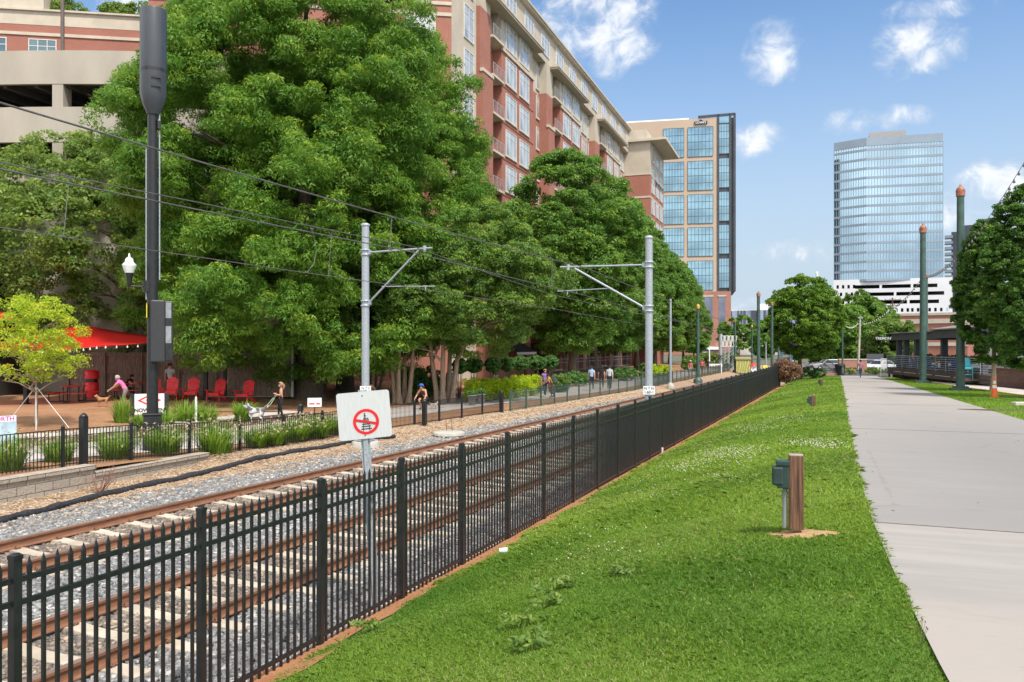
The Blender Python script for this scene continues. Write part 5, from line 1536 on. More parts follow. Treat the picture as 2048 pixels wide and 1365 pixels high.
hgt = t.math('ADD', t.math('MULTIPLY', nz, 1.0), t.math('MULTIPLY', bk.outputs['Fac'], -.6)); t.l(t.bump(hgt, .9, .04), b.inputs['Normal'])
def block_wall(label, a, b, zb, h, base=-.15):
    root = thing('block_wall', label, 'retaining wall', (a.x, a.y, zb), math.atan2(-(b.x - a.x), b.y - a.y))
    Lw = (b.xy - a.xy).length
    mb = MB(); mb.box((-.15, Lw / 2, (h - .1 + base) / 2), (.3, Lw, h - .1 - base)); mb.build('block_face', mw, root)
    mb = MB(); n = int(Lw / .45)
    for k in range(n): mb.box((-.13 + random.uniform(-.006, .006), Lw * (k + .5) / n, h - .045), (.37, Lw / n - .006, .105))
    mb.build('cap_row', mw, root, bevel=.015)
    return root
block_wall('taller pale block retaining wall at the left edge of the tracks', Vector((-16.2, 3.5, 0)), Vector((-16.15, 14.75, 0)), 0.0, .61)
block_wall('lower pale block retaining wall, step beyond the taller one', Vector((-16.19, 14.76, 0)), Vector((-16.25, 18.7, 0)), 0.0, .42)
# black silt sock
pts = [at(x, y, .09) for x, y in ((-120, 1062), (0, 1038), (70, 1020), (140, 1004), (215, 985), (300, 967), (390, 949), (480, 931), (570, 912), (650, 898), (720, 885), (800, 874))]
ss = thing('silt_sock', 'long black fabric silt sock lying along the edge of the gravel', 'silt sock', pts[0])
P = []
for a, b in zip(pts[:-1], pts[1:]):
    for i in range(6):
        q = a.lerp(b, i / 6); q.z = max(mul_z(q.x, q.y), 0) + .05 + .008 * math.sin(len(P) * .9); q.x += .025 * math.sin(len(P) * .6); P.append(q - pts[0])
mb = MB(); mb.tube(P, [.075 + .012 * math.sin(i * 1.3) for i in range(len(P))], 10); mb.build('sock', mat('black_geotextile', (.022, .023, .027), .85, 0, .5, 14, .6), ss)
# dead twiggy shrub
tw_ = thing('dead_shrub', 'bare twiggy dead shrub in front of the block wall', 'shrub', at(200, 990, .02))
mb = MB(); rs = random.Random(5)
for k in range(26):
    a = rs.uniform(0, 6.28); e = Vector((math.cos(a) * rs.uniform(.1, .5), math.sin(a) * rs.uniform(.1, .5), rs.uniform(.25, .62))); m_ = e * .5 + Vector((rs.uniform(-.05, .05), rs.uniform(-.05, .05), .06))
    mb.tube([(0, 0, 0), m_, e], [.008, .005, .003], 5)
    for j in range(3):
        b = m_.lerp(e, rs.random()); mb.tube([b, b + Vector((rs.uniform(-.14, .14), rs.uniform(-.14, .14), rs.uniform(.03, .16)))], [.004, .002], 4)
mb.build('twigs', mat('dry_twig', (.25, .14, .1), .9), tw_)
# manhole covers in the mulch
for px, py, lab in ((898, 868, 'round concrete manhole lid in the wood chips with two thin stakes'),):
    q = at(px, py, .1); mh = thing('manhole', lab, 'manhole', q)
    mb = MB(); mb.lathe([(.6, -.05), (.6, .06), (.56, .08), (0, .085)], 24); mb.build('lid', M['conc_light'], mh)
    mb = MB(); mb.tube([(-.2, .2, 0), (-.22, .2, .5)], .012, 5); mb.tube([(.05, .2, 0), (-.02, .2, .6)], .012, 5); mb.build('stake', m_clip, mh)

# ---------------------------------------------------------------- far fence of thin black pickets, then the green one
ff = thing('thin_picket_fence', 'low black fence of thin pickets along the trail behind the grass clumps', 'fence', FA, 0)
fz = lambda x, y: .24 + .29 * sm(22, 14, y)
a = Vector((FA.x + (FA.x - FB.x) * .35, FA.y - (FB.y - FA.y) * .35, 0)); Lf = (FB.xy - a.xy).length
NP = 17; dirf = (FB.xy - a.xy).normalized()
for k in range(NP + 1):
    q = a.xy + dirf * (Lf * k / NP); z = fz(q.x, q.y)
    mb = MB(); mb.box((0, 0, .47), (.065, .065, .98)); mb.lathe([(.05, .96), (.05, .985), (0, 1.01)], 4)
    mb.build('post', m_fence, ff, (q.x - FA.x, q.y - FA.y, z - FA.z))
    if k < NP:
        q2 = a.xy + dirf * (Lf * (k + 1) / NP); z2 = fz(q2.x, q2.y)
        mb = MB(); A_ = Vector((q.x, q.y, z)) - FA; B_ = Vector((q2.x, q2.y, z2)) - FA
        for h in (.07, .9): mb.bar(A_ + Vector((0, 0, h)), B_ + Vector((0, 0, h)), .03, .022)
        for h in (.25, .42, .58, .75): mb.bar(A_ + Vector((0, 0, h)), B_ + Vector((0, 0, h)), .006, .006)
        n = 21
        for i in range(1, n): c_ = A_.lerp(B_, i / n); mb.box((c_.x, c_.y, c_.z + .47), (.016, .016, .88))
        mb.build('panel', m_fence, ff)
for px, py, zb, h, w in ((167, 932, .5, 1.2, .15), (601, 868, .3, 1.0, .15), (849, 850, .25, .95, .16), (1003, 826, .22, .98, .16)):
    q = at(px, py, zb); mb = MB(); mb.box((0, 0, h / 2), (w, w, h)); mb.lathe([(w * .78, h), (w * .78, h + .03), (w * .3, h + .08), (0, h + .09)], 4); 
    mb.build('square_post', m_fence, ff, q - FA)
gfm = mat('green_fence_paint', (.05, .085, .075), .45, 0, .2, 4)
gf = thing('green_picket_fence', 'low dark green metal fence along the trail beyond the black picket fence', 'fence', FB, 0)
pts = [FB + Vector((0.25, .6, 0)), FC, FD, FD + (FD - FC) * .15]
acc_p = []
for A_, B_ in zip(pts[:-1], pts[1:]):
    L_ = (B_ - A_).length; n = max(2, int(L_ / 1.9))
    for i in range(n): acc_p.append(A_.lerp(B_, i / n))
for k, q in enumerate(acc_p):
    mb = MB(); mb.box((0, 0, .53), (.075, .075, 1.06)); mb.build('post', gfm, gf, q - FB)
    if k + 1 < len(acc_p):
        a_, b_ = q - FB, acc_p[k + 1] - FB; mb = MB()
        for h in (.1, .86, 1.0): mb.bar(a_ + Vector((0, 0, h)), b_ + Vector((0, 0, h)), .035, .03)
        n = 8 if k < 18 else 5
        for i in range(1, n * 2): c_ = a_.lerp(b_, i / (n * 2)); mb.box((c_.x, c_.y, c_.z + .5), (.02, .02, .86 if i % 2 else .98))
        mb.build('panel', gfm, gf)
# iron railing under the street oaks, close to the building
ir = thing('terrace_railing', 'thin dark terrace railing under the street oaks', 'railing', pos(1100, 70, .3))
mb = MB(); d = Vector((0, 1, 0))
q0 = Vector((0, 0, 0)); q1 = pos(1260, 98, .3) - pos(1100, 70, .3)
for h in (1.0, 1.7, 2.0): mb.bar(q0 + Vector((0, 0, h)), q1 + Vector((0, 0, h)), .05, .05)
for i in range(60): c_ = q0.lerp(q1, i / 59); mb.box((c_.x, c_.y, 1.2), (.03 if i % 8 else .09, .03 if i % 8 else .09, 1.9 if i % 8 else 2.5))
mb.build('railing', mat('grey_rail', (.14, .14, .15), .5), ir)

# ---------------------------------------------------------------- lawn posts with electric boxes
m_post = mat('timber_post', (.23, .115, .065), .85, 0, .5, 6, .5, stretch=(7, 7, .35), col2=(.06, .03, .018))
m_posttop = mat('post_end_grain', (.33, .27, .25), .9, 0, .2, 12)
m_box = mat('green_electric_box', (.024, .05, .045), .4, 0, .25, 6, .03)
def lawn_post(label, px, py, D):
    zb = zat(py, D); q = pos(px, D, zb)
    root = thing('power_post', label, 'power post', q, math.atan2(-q.x, q.y) + R(4))
    w, h = .135, .66
    mb = MB(); mb.box((0, 0, h / 2 - .03), (w, w, h + .06)); mb.build('timber', m_post, root, bevel=.006)
    mb = MB(); mb.box((0, 0, h + .003), (w - .008, w - .008, .006)); mb.build('post_top', m_posttop, root)
    mb = MB(); mb.tube([(-.105, -.02, -.05), (-.105, -.02, h - .3)], .024, 8); mb.lathe([(.029, h * .42), (.029, h * .42 + .02)], 8, c=(-.105, -.02, 0)); mb.build('conduit', mat('pvc_conduit', (.22, .23, .24), .5), root)
    mb = MB(); mb.box((-.125, -.03, h - .21), (.115, .12, .22)); mb.box((-.125, -.03, h - .075), (.13, .14, .05)); mb.build('junction_box', m_box, root, bevel=.008)
    mb = MB(); mb.box((-.175, -.05, h - .2), (.105, .105, .185)); mb.build('cover', m_box, root, bevel=.02)
    return root
lawn_post('nearest timber power post with a dark green electric box on the lawn', 1592, 1045, 8.1)
lawn_post('middle timber power post with a green box, farther up the lawn', 1627, 826, 31)
lawn_post('farthest and smallest timber power post near the end of the lawn', 1643, 778, 56)
# the patch of bare soil round the first post
g_ = MB(); q = pos(1594, 8.1, zat(1045, 8.1)); rings = []
for j in range(6):
    for k in range(28):
        a = 2 * math.pi * k / 28; r = (.27 + .05 * math.sin(3 * a + 1) + .04 * math.sin(5 * a)) * j / 5
        x, y = q.x + math.cos(a) * r * 1.3 + .06, q.y + math.sin(a) * r * .8 - .03
        rings.append((x, y, lawn_z(x, y) + .012 * math.sin(3 * x + y) * math.sin(2.2 * y) + .022 - .014 * (j / 5) ** 2))
g_.add(rings, [(j * 28 + k, j * 28 + (k + 1) % 28, (j + 1) * 28 + (k + 1) % 28, (j + 1) * 28 + k) for j in range(5) for k in range(28)], 0, True)
m_sand = ground_mat('dry_soil', [(.45, .29, .15), (.38, .22, .11), (.5, .36, .2)], [8, 30], bump=.6, bs=60)
g_.build('bare_soil', m_sand)['kind'] = 'structure'
# litter
lt_ = thing('paper_cup', 'small white paper cup lying on the grass bank', 'litter', pos(1006, 13.05, 0))
lp_ = at(1006, 1114, .85); 
for D in [x * .1 for x in range(60, 260)]:
    qq = pos(1006, D)
    if zat(1114, D) <= lawn_z(qq.x, qq.y): break
lt_.location = (qq.x, qq.y, lawn_z(qq.x, qq.y) + .05)
mb = MB(); mb.tube([(-.05, 0, .03), (.06, .02, .035)], [.035, .045], 12, cap=True); mb.build('cup', M['white'], lt_)
# ================================================================ PEOPLE AND ANIMALS
def flat(name, col, rough=.75, var=.1, scale=9): return mat(name, col, rough, 0, var, scale, spec=.3)
m_skin = flat('skin', (.5, .27, .18), .55, .06); m_skin2 = flat('tanned_skin', (.36, .18, .11), .55, .06)
m_shoe = flat('dark_shoe', (.03, .03, .035)); m_eye = flat('dark_eye', (.015, .012, .01), .3)
def skin_mesh(V, E, Rr, sub=1):
    me = bpy.data.meshes.new('rig'); me.from_pydata(V, E, [])
    o = bpy.data.objects.new('rig', me); COL.objects.link(o)
    md = o.modifiers.new('skin', 'SKIN'); md.use_smooth_shade = True; md.branch_smoothing = .4
    sk = me.skin_vertices[0].data
    for i, r in enumerate(Rr): sk[i].radius = (r, r) if not hasattr(r, '__len__') else r
    sk[0].use_root = True
    sb = o.modifiers.new('sub', 'SUBSURF'); sb.levels = sub; sb.render_levels = sub
    dg = bpy.context.evaluated_depsgraph_get()
    m2 = bpy.data.meshes.new_from_object(o.evaluated_get(dg))
    bpy.data.objects.remove(o); bpy.data.meshes.remove(me)
    return m2
J0 = dict(pelvis=(0, 0, .53), spine=(0, .0, .63), chest=(0, 0, .74), neck=(0, -.005, .835), head0=(0, .012, .875), head1=(0, .006, .935), nose=(0, .07, .9),
          shL=(.1, 0, .8), elL=(.13, -.015, .635), wrL=(.14, .03, .495), paL=(.142, .042, .46),
          shR=(-.1, 0, .8), elR=(-.13, -.015, .635), wrR=(-.14, .03, .495), paR=(-.142, .042, .46),
          hiL=(.052, 0, .505), knL=(.058, .015, .285), anL=(.055, -.012, .055), toL=(.062, .085, .02),
          hiR=(-.052, 0, .505), knR=(-.058, .015, .285), anR=(-.055, -.012, .055), toR=(-.062, .085, .02))
RAD = dict(pelvis=.084, spine=.072, chest=.086, neck=.034, head0=.05, head1=.06, nose=.012, sh=.043, el=.027, wr=.018, pa=.021, hi=.06, kn=.037, an=.024, to=.022)
BONES = [('pelvis', 'spine', 'shirt'), ('spine', 'chest', 'shirt'), ('chest', 'neck', 'shirt'), ('neck', 'head0', 'skin'), ('head0', 'head1', 'skin'), ('head0', 'nose', 'skin')]
for s in 'LR':
    BONES += [('chest', 'sh' + s, 'shirt'), ('sh' + s, 'el' + s, 'sleeve'), ('el' + s, 'wr' + s, 'fore'), ('wr' + s, 'pa' + s, 'skin'),
              ('pelvis', 'hi' + s, 'pants'), ('hi' + s, 'kn' + s, 'thigh'), ('kn' + s, 'an' + s, 'shin'), ('an' + s, 'to' + s, 'shoe')]
POSES = {
 'stand': {},
 'walk': dict(knL=(.055, .07, .295), anL=(.05, .1, .07), toL=(.055, .19, .045), knR=(-.055, -.01, .28), anR=(-.05, -.12, .08), toR=(-.055, -.045, .02), elL=(.13, -.05, .64), wrL=(.135, -.06, .5), paL=(.135, -.065, .465), elR=(-.13, .02, .635), wrR=(-.135, .09, .51), paR=(-.135, .11, .475)),
 'look_phone': dict(elL=(.125, .0, .635), wrL=(.08, .1, .64), paL=(.05, .125, .655), elR=(-.125, .01, .635), wrR=(-.08, .13, .66), paR=(-.05, .155, .675), nose=(0, .068, .885), knL=(.055, .05, .29), anL=(.055, .06, .06), toL=(.06, .155, .02), anR=(-.055, -.05, .06), toR=(-.06, .045, .02)),
 'reach': dict(pelvis=(0, -.06, .5), spine=(0, .0, .59), chest=(0, .08, .67), neck=(0, .14, .735), head0=(0, .17, .77), head1=(0, .18, .83), nose=(0, .235, .79), shL=(.1, .1, .715), shR=(-.1, .1, .715), elL=(.11, .22, .6), wrL=(.09, .34, .53), paL=(.085, .375, .515), elR=(-.11, .2, .59), wrR=(-.1, .32, .5), paR=(-.095, .355, .48),
               hiL=(.052, -.06, .475), hiR=(-.052, -.06, .475), knL=(.06, .05, .27), knR=(-.06, .0, .26), anL=(.055, 0, .055), toL=(.06, .095, .02), anR=(-.055, -.07, .055), toR=(-.06, .02, .02)),
 'squat': dict(pelvis=(0, -.12, .36), spine=(0, -.05, .45), chest=(0, .03, .54), neck=(0, .07, .62), head0=(0, .09, .66), head1=(0, .095, .72), nose=(0, .155, .68), shL=(.1, .04, .595), shR=(-.1, .04, .595), elL=(.15, .1, .46), wrL=(.14, .2, .36), paL=(.14, .225, .33), elR=(-.16, .06, .45), wrR=(-.18, .15, .34), paR=(-.185, .175, .31),
               hiL=(.06, -.11, .34), hiR=(-.06, -.11, .34), knL=(.1, .1, .3), knR=(-.1, .1, .3), anL=(.08, .0, .055), toL=(.085, .1, .02), anR=(-.08, .0, .055), toR=(-.085, .1, .02)),
 'sit': dict(pelvis=(0, -.02, .3), spine=(0, .03, .39), chest=(0, .1, .49), neck=(0, .15, .57), head0=(0, .185, .6), head1=(0, .2, .655), nose=(0, .24, .6), shL=(.1, .12, .555), shR=(-.1, .12, .555), elL=(.15, .22, .45), wrL=(.07, .31, .44), paL=(.04, .325, .445), elR=(-.15, .22, .45), wrR=(-.07, .31, .44), paR=(-.04, .325, .445),
             hiL=(.055, -.02, .28), hiR=(-.055, -.02, .28), knL=(.07, .21, .29), knR=(-.07, .21, .29), anL=(.07, .2, .06), toL=(.07, .3, .02), anR=(-.07, .2, .06), toR=(-.07, .3, .02)),
}
def person(label, loc, heading, h, pose, shirt, pants, hair, sleeves='short', legs='long', longhair=False, skin=None, cap=None, midriff=False, shoe=None, build_=1.0):
    J = dict(J0); J.update(POSES[pose])
    V, Rr, E, ix = [], [], [], {}
    for k, v in J.items():
        ix[k] = len(V); V.append(Vector(v) * h)
        r = RAD.get(k, RAD.get(k[:2])); r *= h * (build_ if k in ('pelvis', 'spine', 'chest') else 1)
        Rr.append((r, r * .72) if k in ('pelvis', 'spine', 'chest') else r)
    E = [(ix[a], ix[b]) for a, b, _ in BONES]
    bones = [(a, b, m) for a, b, m in BONES]
    P = {k: Vector(v) * h for k, v in J.items()}
    fing = []
    for s in 'LR':
        wr, pa = P['wr' + s], P['pa' + s]; d = (pa - wr).normalized()
        sd = d.cross(Vector((1, 0, 0))).normalized() if abs(d.x) < .9 else Vector((0, 1, 0))
        nr = sd.cross(d)
        for q, ln in ((-.9, .036), (-.3, .044), (.3, .046), (.9, .04)):
            b = pa + sd * q * .013 * h + d * .012 * h; m_ = b + d * ln * .5 * h; e = m_ + (d * .8 - nr * .5).normalized() * ln * .45 * h
            fing.append((s, [b, m_, e], .0052 * h))
        b = wr.lerp(pa, .5) + sd * -.014 * h; m_ = b + (d * .6 - sd * .8).normalized() * .026 * h; e = m_ + d * .018 * h
        fing.append((s, [b, m_, e], .0055 * h))
    for s, pts, r in fing:
        prev = ix['pa' + s]
        for p in pts:
            V.append(p); Rr.append(r); E.append((prev, len(V) - 1)); prev = len(V) - 1
    me = skin_mesh([tuple(v) for v in V], E, Rr)
    mats = [skin or m_skin, shirt, pants, shoe or m_shoe]
    for m_ in mats: me.materials.append(m_)
    segs = [(P[a], P[b], RAD.get(a, RAD.get(a[:2])) * h, mm) for a, b, mm in bones] + [(p[0], p[2], .006 * h, 'skin') for _, p, _ in fing]
    n = len(me.polygons); cen = np.zeros(n * 3, np.float32); me.polygons.foreach_get('center', cen); cen = cen.reshape(-1, 3)
    best = np.full(n, 1e9); mi = np.zeros(n, np.int32)
    for a, b, r, mm in segs:
        a_, ab = np.array(a), np.array(b - a); L2 = max((ab ** 2).sum(), 1e-9)
        tq = np.clip(((cen - a_) @ ab) / L2, 0, 1)
        d = np.linalg.norm(cen - a_ - tq[:, None] * ab, axis=1) - r * .75
        if mm == 'shirt': k = np.where((tq > .45) & midriff & (np.allclose(a_, np.array(P['chest']))), 0, 1)
        elif mm == 'sleeve': k = np.where(tq < {'short': .6, 'long': 2, 'none': -.1}[sleeves], 1, 0)
        elif mm == 'fore': k = np.full(n, 1 if sleeves == 'long' else 0)
        elif mm == 'pants': k = np.full(n, 2)
        elif mm == 'thigh': k = np.where(tq < (2 if legs == 'long' else .75), 2, 0)
        elif mm == 'shin': k = np.where(tq > 2, 2, 2 if legs == 'long' else 0)
        elif mm == 'shoe': k = np.full(n, 3)
        else: k = np.zeros(n, int)
        if mm == 'shirt' and midriff and np.allclose(a_, np.array(P['pelvis'])): k = np.where(tq < .25, 2, 0)
        if mm == 'shirt' and not midriff and np.allclose(a_, np.array(P['pelvis'])): k = np.where(tq < .12, 2, 1)
        w = d < best; best = np.where(w, d, best); mi = np.where(w, k, mi)
    me.polygons.foreach_set('material_index', mi.astype(np.int32)); me.update()
    root = thing('person', label, 'person', loc, heading)
    me.name = 'body'; link('body', me, root)
    hc = P['head1'].lerp(P['head0'], .25); fwdv = (P['nose'] - P['head0']); fwdv.z = 0; fwdv = fwdv.normalized() if fwdv.length > 1e-6 else Vector((0, 1, 0))
    rr = .064 * h
    hv, hf = [], []
    nu, nv = 14, 9
    for i in range(nv + 1):
        th = math.pi * i / nv
        for k in range(nu):
            a = 2 * math.pi * k / nu
            hv.append(Vector((math.sin(th) * math.sin(a), math.sin(th) * math.cos(a), math.cos(th))))
    rot = math.atan2(-fwdv.x, fwdv.y)
    Mh = Matrix.Translation(hc) @ Matrix.Rotation(rot, 4, 'Z')
    for i in range(nv):
        for k in range(nu):
            c = (hv[i * nu + k] + hv[(i + 1) * nu + (k + 1) % nu]) * .5
            lim = -.75 if longhair else -.25
            if c.y < .35 and c.z > lim and (c.z > .25 or c.y < .12) or c.z > .62: hf.append((i * nu + k, i * nu + (k + 1) % nu, (i + 1) * nu + (k + 1) % nu, (i + 1) * nu + k))
    mb = MB(); mb.add([v * rr * (1.1 if v.y > .3 else 1.16) for v in hv], hf, 0, True, Mh)
    if longhair: mb.tube([Mh @ Vector((0, -.9 * rr, .3 * rr)), Mh @ Vector((0, -1.3 * rr, -.6 * rr)), Mh @ Vector((0, -1.1 * rr, -2.1 * rr))], [.4 * rr, .5 * rr, .15 * rr], 8)
    mb.build('hair', hair, root)
    mb = MB()
    for sx in (-1, 1): mb.lathe([(0, -.12 * rr), (.13 * rr, 0), (0, .12 * rr)], 6, c=tuple(Mh @ Vector((sx * .36 * rr, .86 * rr, .05 * rr))))
    mb.build('eyes', m_eye, root)
    mb = MB(); mb.box((0, .9 * rr, -.45 * rr), (.42 * rr, .08 * rr, .07 * rr), M=Mh); mb.build('mouth', flat('lip', (.35, .12, .1)), root)
    mb = MB()
    for sx in (-1, 1): mb.lathe([(0, -.22 * rr), (.12 * rr, -.05 * rr), (.14 * rr, .12 * rr), (0, .24 * rr)], 6, c=tuple(Mh @ Vector((sx * .95 * rr, -.02 * rr, 0))))
    mb.build('ears', skin or m_skin, root)
    if cap is not None:
        mb = MB(); mb.add([v * rr * 1.22 for v in hv], [f for f in [(i * nu + k, i * nu + (k + 1) % nu, (i + 1) * nu + (k + 1) % nu, (i + 1) * nu + k) for i in range(nv) for k in range(nu)] if (hv[f[0]] + hv[f[2]]).z * .5 > .22], 0, True, Mh)
        mb.box((0, 1.35 * rr, .3 * rr), (1.3 * rr, .9 * rr, .08 * rr), M=Mh)
        mb.build('cap', cap, root)
    return root
def pp_(px, D): q = pos(px, D); q.z = left_z(q.x, q.y) + .02; return q
def hd(px, px2=None, D=40, away=None):
    """heading (rotation about z; 0 = facing +Y) toward image right/left/camera/away"""
    return {'right': TH * -1 + R(-90) + 2 * TH, 'left': TH + R(90), 'camera': TH + R(180), 'away': TH}[px]
brown = flat('brown_hair', (.09, .05, .03)); dark = flat('dark_hair', (.02, .016, .014)); blond = flat('fair_hair', (.3, .19, .1)); grey_h = flat('grey_hair', (.35, .33, .3))
navy = flat('navy_cloth', (.02, .025, .05)); blackc = flat('black_cloth', (.015, .015, .017)); denim = flat('denim', (.04, .07, .13)); plum = flat('plum_shorts', (.12, .05, .06))
PEOPLE = []
person('woman in a coral crop top and black leggings, looking at her hands, dog leashes hanging', pp_(562, 35.6), hd('left') + R(20), 1.62, 'look_phone', flat('coral_cloth', (.75, .3, .24)), blackc, blond, 'none', 'long', True, midriff=True)
person('person in a bright pink shirt and grey trousers reaching forward to a dog', pp_(248, 37.2), hd('left'), 1.72, 'reach', flat('pink_cloth', (.75, .16, .38)), flat('grey_trousers', (.2, .17, .17)), grey_h, 'short')
person('man in a white shirt standing behind the first red adirondack chair', pp_(340, 44.6), hd('camera') + R(30), 1.82, 'stand', flat('white_cloth', (.62, .62, .68)), navy, brown, 'short')
person('man in a black shirt sitting bent over the far red picnic table', pp_(251, 43.2), hd('right'), 1.75, 'sit', blackc, blackc, dark, 'short')
person('woman in a brown sports top and blue cap crouching behind the black picket fence', pp_(847, 41.3), hd('camera') + R(-35), 1.68, 'squat', flat('brown_top', (.06, .035, .025)), blackc, brown, 'none', 'short', True, cap=flat('blue_cap', (.03, .1, .5)), midriff=True)
q = pos(743, 32.5); q.z = .3
person('woman with long brown hair mostly hidden behind the no-walking sign', q, hd('left'), 1.62, 'walk', flat('peach_top', (.6, .33, .22)), blackc, brown, 'none', 'long', True)
q = pos(1090, 52); q.z = .32
person('woman in a purple T-shirt and dark trousers walking on the trail past the golden hedge', q, hd('camera') + R(15), 1.7, 'walk', flat('purple_cloth', (.23, .14, .36)), navy, blond, 'short')
q = pos(1104, 50.5); q.z = .3
bpk = person('person in a tan top leaning forward with a dark green backpack', q, hd('left'), 1.66, 'reach', flat('tan_top', (.45, .25, .06)), flat('brown_trousers', (.13, .07, .05)), dark, 'none', skin=m_skin2)
mb = MB(); mb.box((0, 0, 0), (.34, .24, .5)); mb.box((0, -.13, -.08), (.26, .08, .26)); bk_ = mb.build('backpack', flat('backpack_cloth', (.05, .08, .07)), None, bevel=.05)
bk_.location = q + Matrix.Rotation(bpk.rotation_euler.z, 3, 'Z') @ Vector((0, -.13, 1.1)); bk_.rotation_euler = (R(-25), 0, bpk.rotation_euler.z); tag(bk_, 'dark green backpack on the back of the leaning person', 'backpack')
for px, D, lab, sh, hr, sl in ((1183, 59, 'man in a light blue shirt, left one of the three walkers under the oaks', flat('pale_blue_cloth', (.3, .42, .6)), dark, 'short'), (1203, 61, 'person dressed in black, middle one of the three walkers under the oaks', blackc, dark, 'short'), (1219, 60, 'man in a light grey long-sleeved shirt, right one of the three walkers', flat('pale_grey_cloth', (.45, .47, .5)), dark, 'long')):
    q = pos(px, D); q.z = .3; person(lab, q, hd('away') + R(-10), 1.76, 'walk', sh, navy, hr, sl, build_=1.08)
for px, D, lab, sh, pose in ((1381, 88, 'person in grey hat and red clothes left of the gold-capped green pole', flat('dusty_red', (.4, .12, .12)), 'stand'), (1404, 95, 'person in a pink-red shirt just right of the gold-capped green pole', flat('rose_red', (.5, .1, .14)), 'walk'), (1416, 98, 'dark-haired person in dark clothes right of the gold-capped green pole', blackc, 'walk')):
    q = pos(px, D); q.z = .25; person(lab, q, hd('camera'), 1.72, pose, sh, flat('light_trousers', (.35, .3, .28)) if pose == 'stand' else blackc, brown, 'short', 'short', cap=flat('grey_hat', (.45, .45, .45)) if px == 1381 else None)
q = pos(1721, 79); q.z = zp(q.y) + .03
person('man in a red checked shirt and blue jeans walking away on the concrete path', q, hd('away'), 1.76, 'walk', mat('checked_shirt', (.5, .2, .24), .8, 0, .5, 22, col2=(.24, .1, .16)), denim, dark, 'long')

def dog(label, loc, heading, h, col, col2, curly=False):
    """standing dog, h = shoulder height, faces +Y"""
    J = dict(hip=(0, -.42, .86), mid=(0, -.05, .8), chest=(0, .32, .78), neck=(0, .52, 1.0), head=(0, .64, 1.18), muz=(0, .86, 1.1), tail1=(0, -.62, .95), tail2=(0, -.82, 1.15),
             eaL=(.1, .58, 1.3), eaL2=(.17, .6, 1.16), eaR=(-.1, .58, 1.3), eaR2=(-.17, .6, 1.16))
    Rd = dict(hip=.17, mid=.17, chest=.22, neck=.13, head=.135, muz=.06, tail1=.05, tail2=.03, eaL=.045, eaL2=.035, eaR=.045, eaR2=.035)
    E = [('hip', 'mid'), ('mid', 'chest'), ('chest', 'neck'), ('neck', 'head'), ('head', 'muz'), ('hip', 'tail1'), ('tail1', 'tail2'), ('head', 'eaL'), ('eaL', 'eaL2'), ('head', 'eaR'), ('eaR', 'eaR2')]
    for s, x in (('L', .12), ('R', -.12)):
        st = .06 if s == 'L' else -.06
        J.update({'f1' + s: (x, .34, .6), 'f2' + s: (x, .33 + st, .3), 'f3' + s: (x, .33 + st, .05), 'f4' + s: (x, .4 + st, .03), 'b1' + s: (x, -.4, .66), 'b2' + s: (x, -.3 - st, .44), 'b3' + s: (x, -.5 - st, .28), 'b4' + s: (x, -.46 - st, .05), 'b5' + s: (x, -.39 - st, .03)})
        Rd.update({'f1' + s: .1, 'f2' + s: .055, 'f3' + s: .045, 'f4' + s: .045, 'b1' + s: .13, 'b2' + s: .08, 'b3' + s: .045, 'b4' + s: .04, 'b5' + s: .045})
        E += [('chest', 'f1' + s), ('f1' + s, 'f2' + s), ('f2' + s, 'f3' + s), ('f3' + s, 'f4' + s), ('hip', 'b1' + s), ('b1' + s, 'b2' + s), ('b2' + s, 'b3' + s), ('b3' + s, 'b4' + s), ('b4' + s, 'b5' + s)]
    ks = list(J); ix = {k: i for i, k in enumerate(ks)}
    me = skin_mesh([tuple(Vector(J[k]) * h) for k in ks], [(ix[a], ix[b]) for a, b in E], [Rd[k] * h for k in ks])
    m_, t, b, out = new_mat('fur'); v = t.coord('Object')
    t.l(t.mix(t.ramp(t.noise(v, 2.2 / h if not curly else 6 / h, 2), .46, .54), col, col2), b.inputs['Base Color']); b.inputs['Roughness'].default_value = .9
    t.l(t.bump(t.noise(v, 40, 4), .6, .02), b.inputs['Normal'])
    me.materials.append(m_); me.name = 'body'
    root = thing('dog', label, 'dog', loc, heading); link('body', me, root)
    mb = MB(); mb.lathe([(0, -.03 * h), (.035 * h, 0), (0, .03 * h)], 6, c=(0, .93 * h, 1.12 * h))
    for sx in (-1, 1): mb.lathe([(0, -.02 * h), (.022 * h, 0), (0, .02 * h)], 6, c=(sx * .07 * h, .75 * h, 1.2 * h))
    mb.build('nose_and_eyes', m_eye, root)
    return root
dog('small curly tan dog standing on the park mulch', pp_(205, 38), hd('left') + R(40), .42, (.42, .22, .1), (.36, .18, .09), True)
q = pp_(512, 33.8); spd = dog('grey and white spotted dog on a leash behind the black picket fence', q, hd('left'), .62, (.55, .54, .54), (.09, .09, .1))
dog('small white and tan dog beside the crouching woman', pp_(868, 41.5), hd('right'), .3, (.6, .5, .42), (.5, .38, .28))
lw = pp_(562, 35.6); mb = MB()
for k in (0, 1):
    a = lw + Vector((-.25 + .05 * k, -.05, 1.02)); e = q + Vector((-.3 + .3 * k, .05, .62)); m_ = a.lerp(e, .5) - Vector((0, 0, .28))
    mb.tube([a - lw, a.lerp(m_, .6) - lw - Vector((0, 0, .05)), m_ - lw, m_.lerp(e, .6) - lw - Vector((0, 0, .02)), e - lw], .012, 5)
o = mb.build('leash', flat('pale_green_leash', (.35, .5, .35)), None, lw); tag(o, 'pale green leashes hanging between the woman and the spotted dog', 'leash')

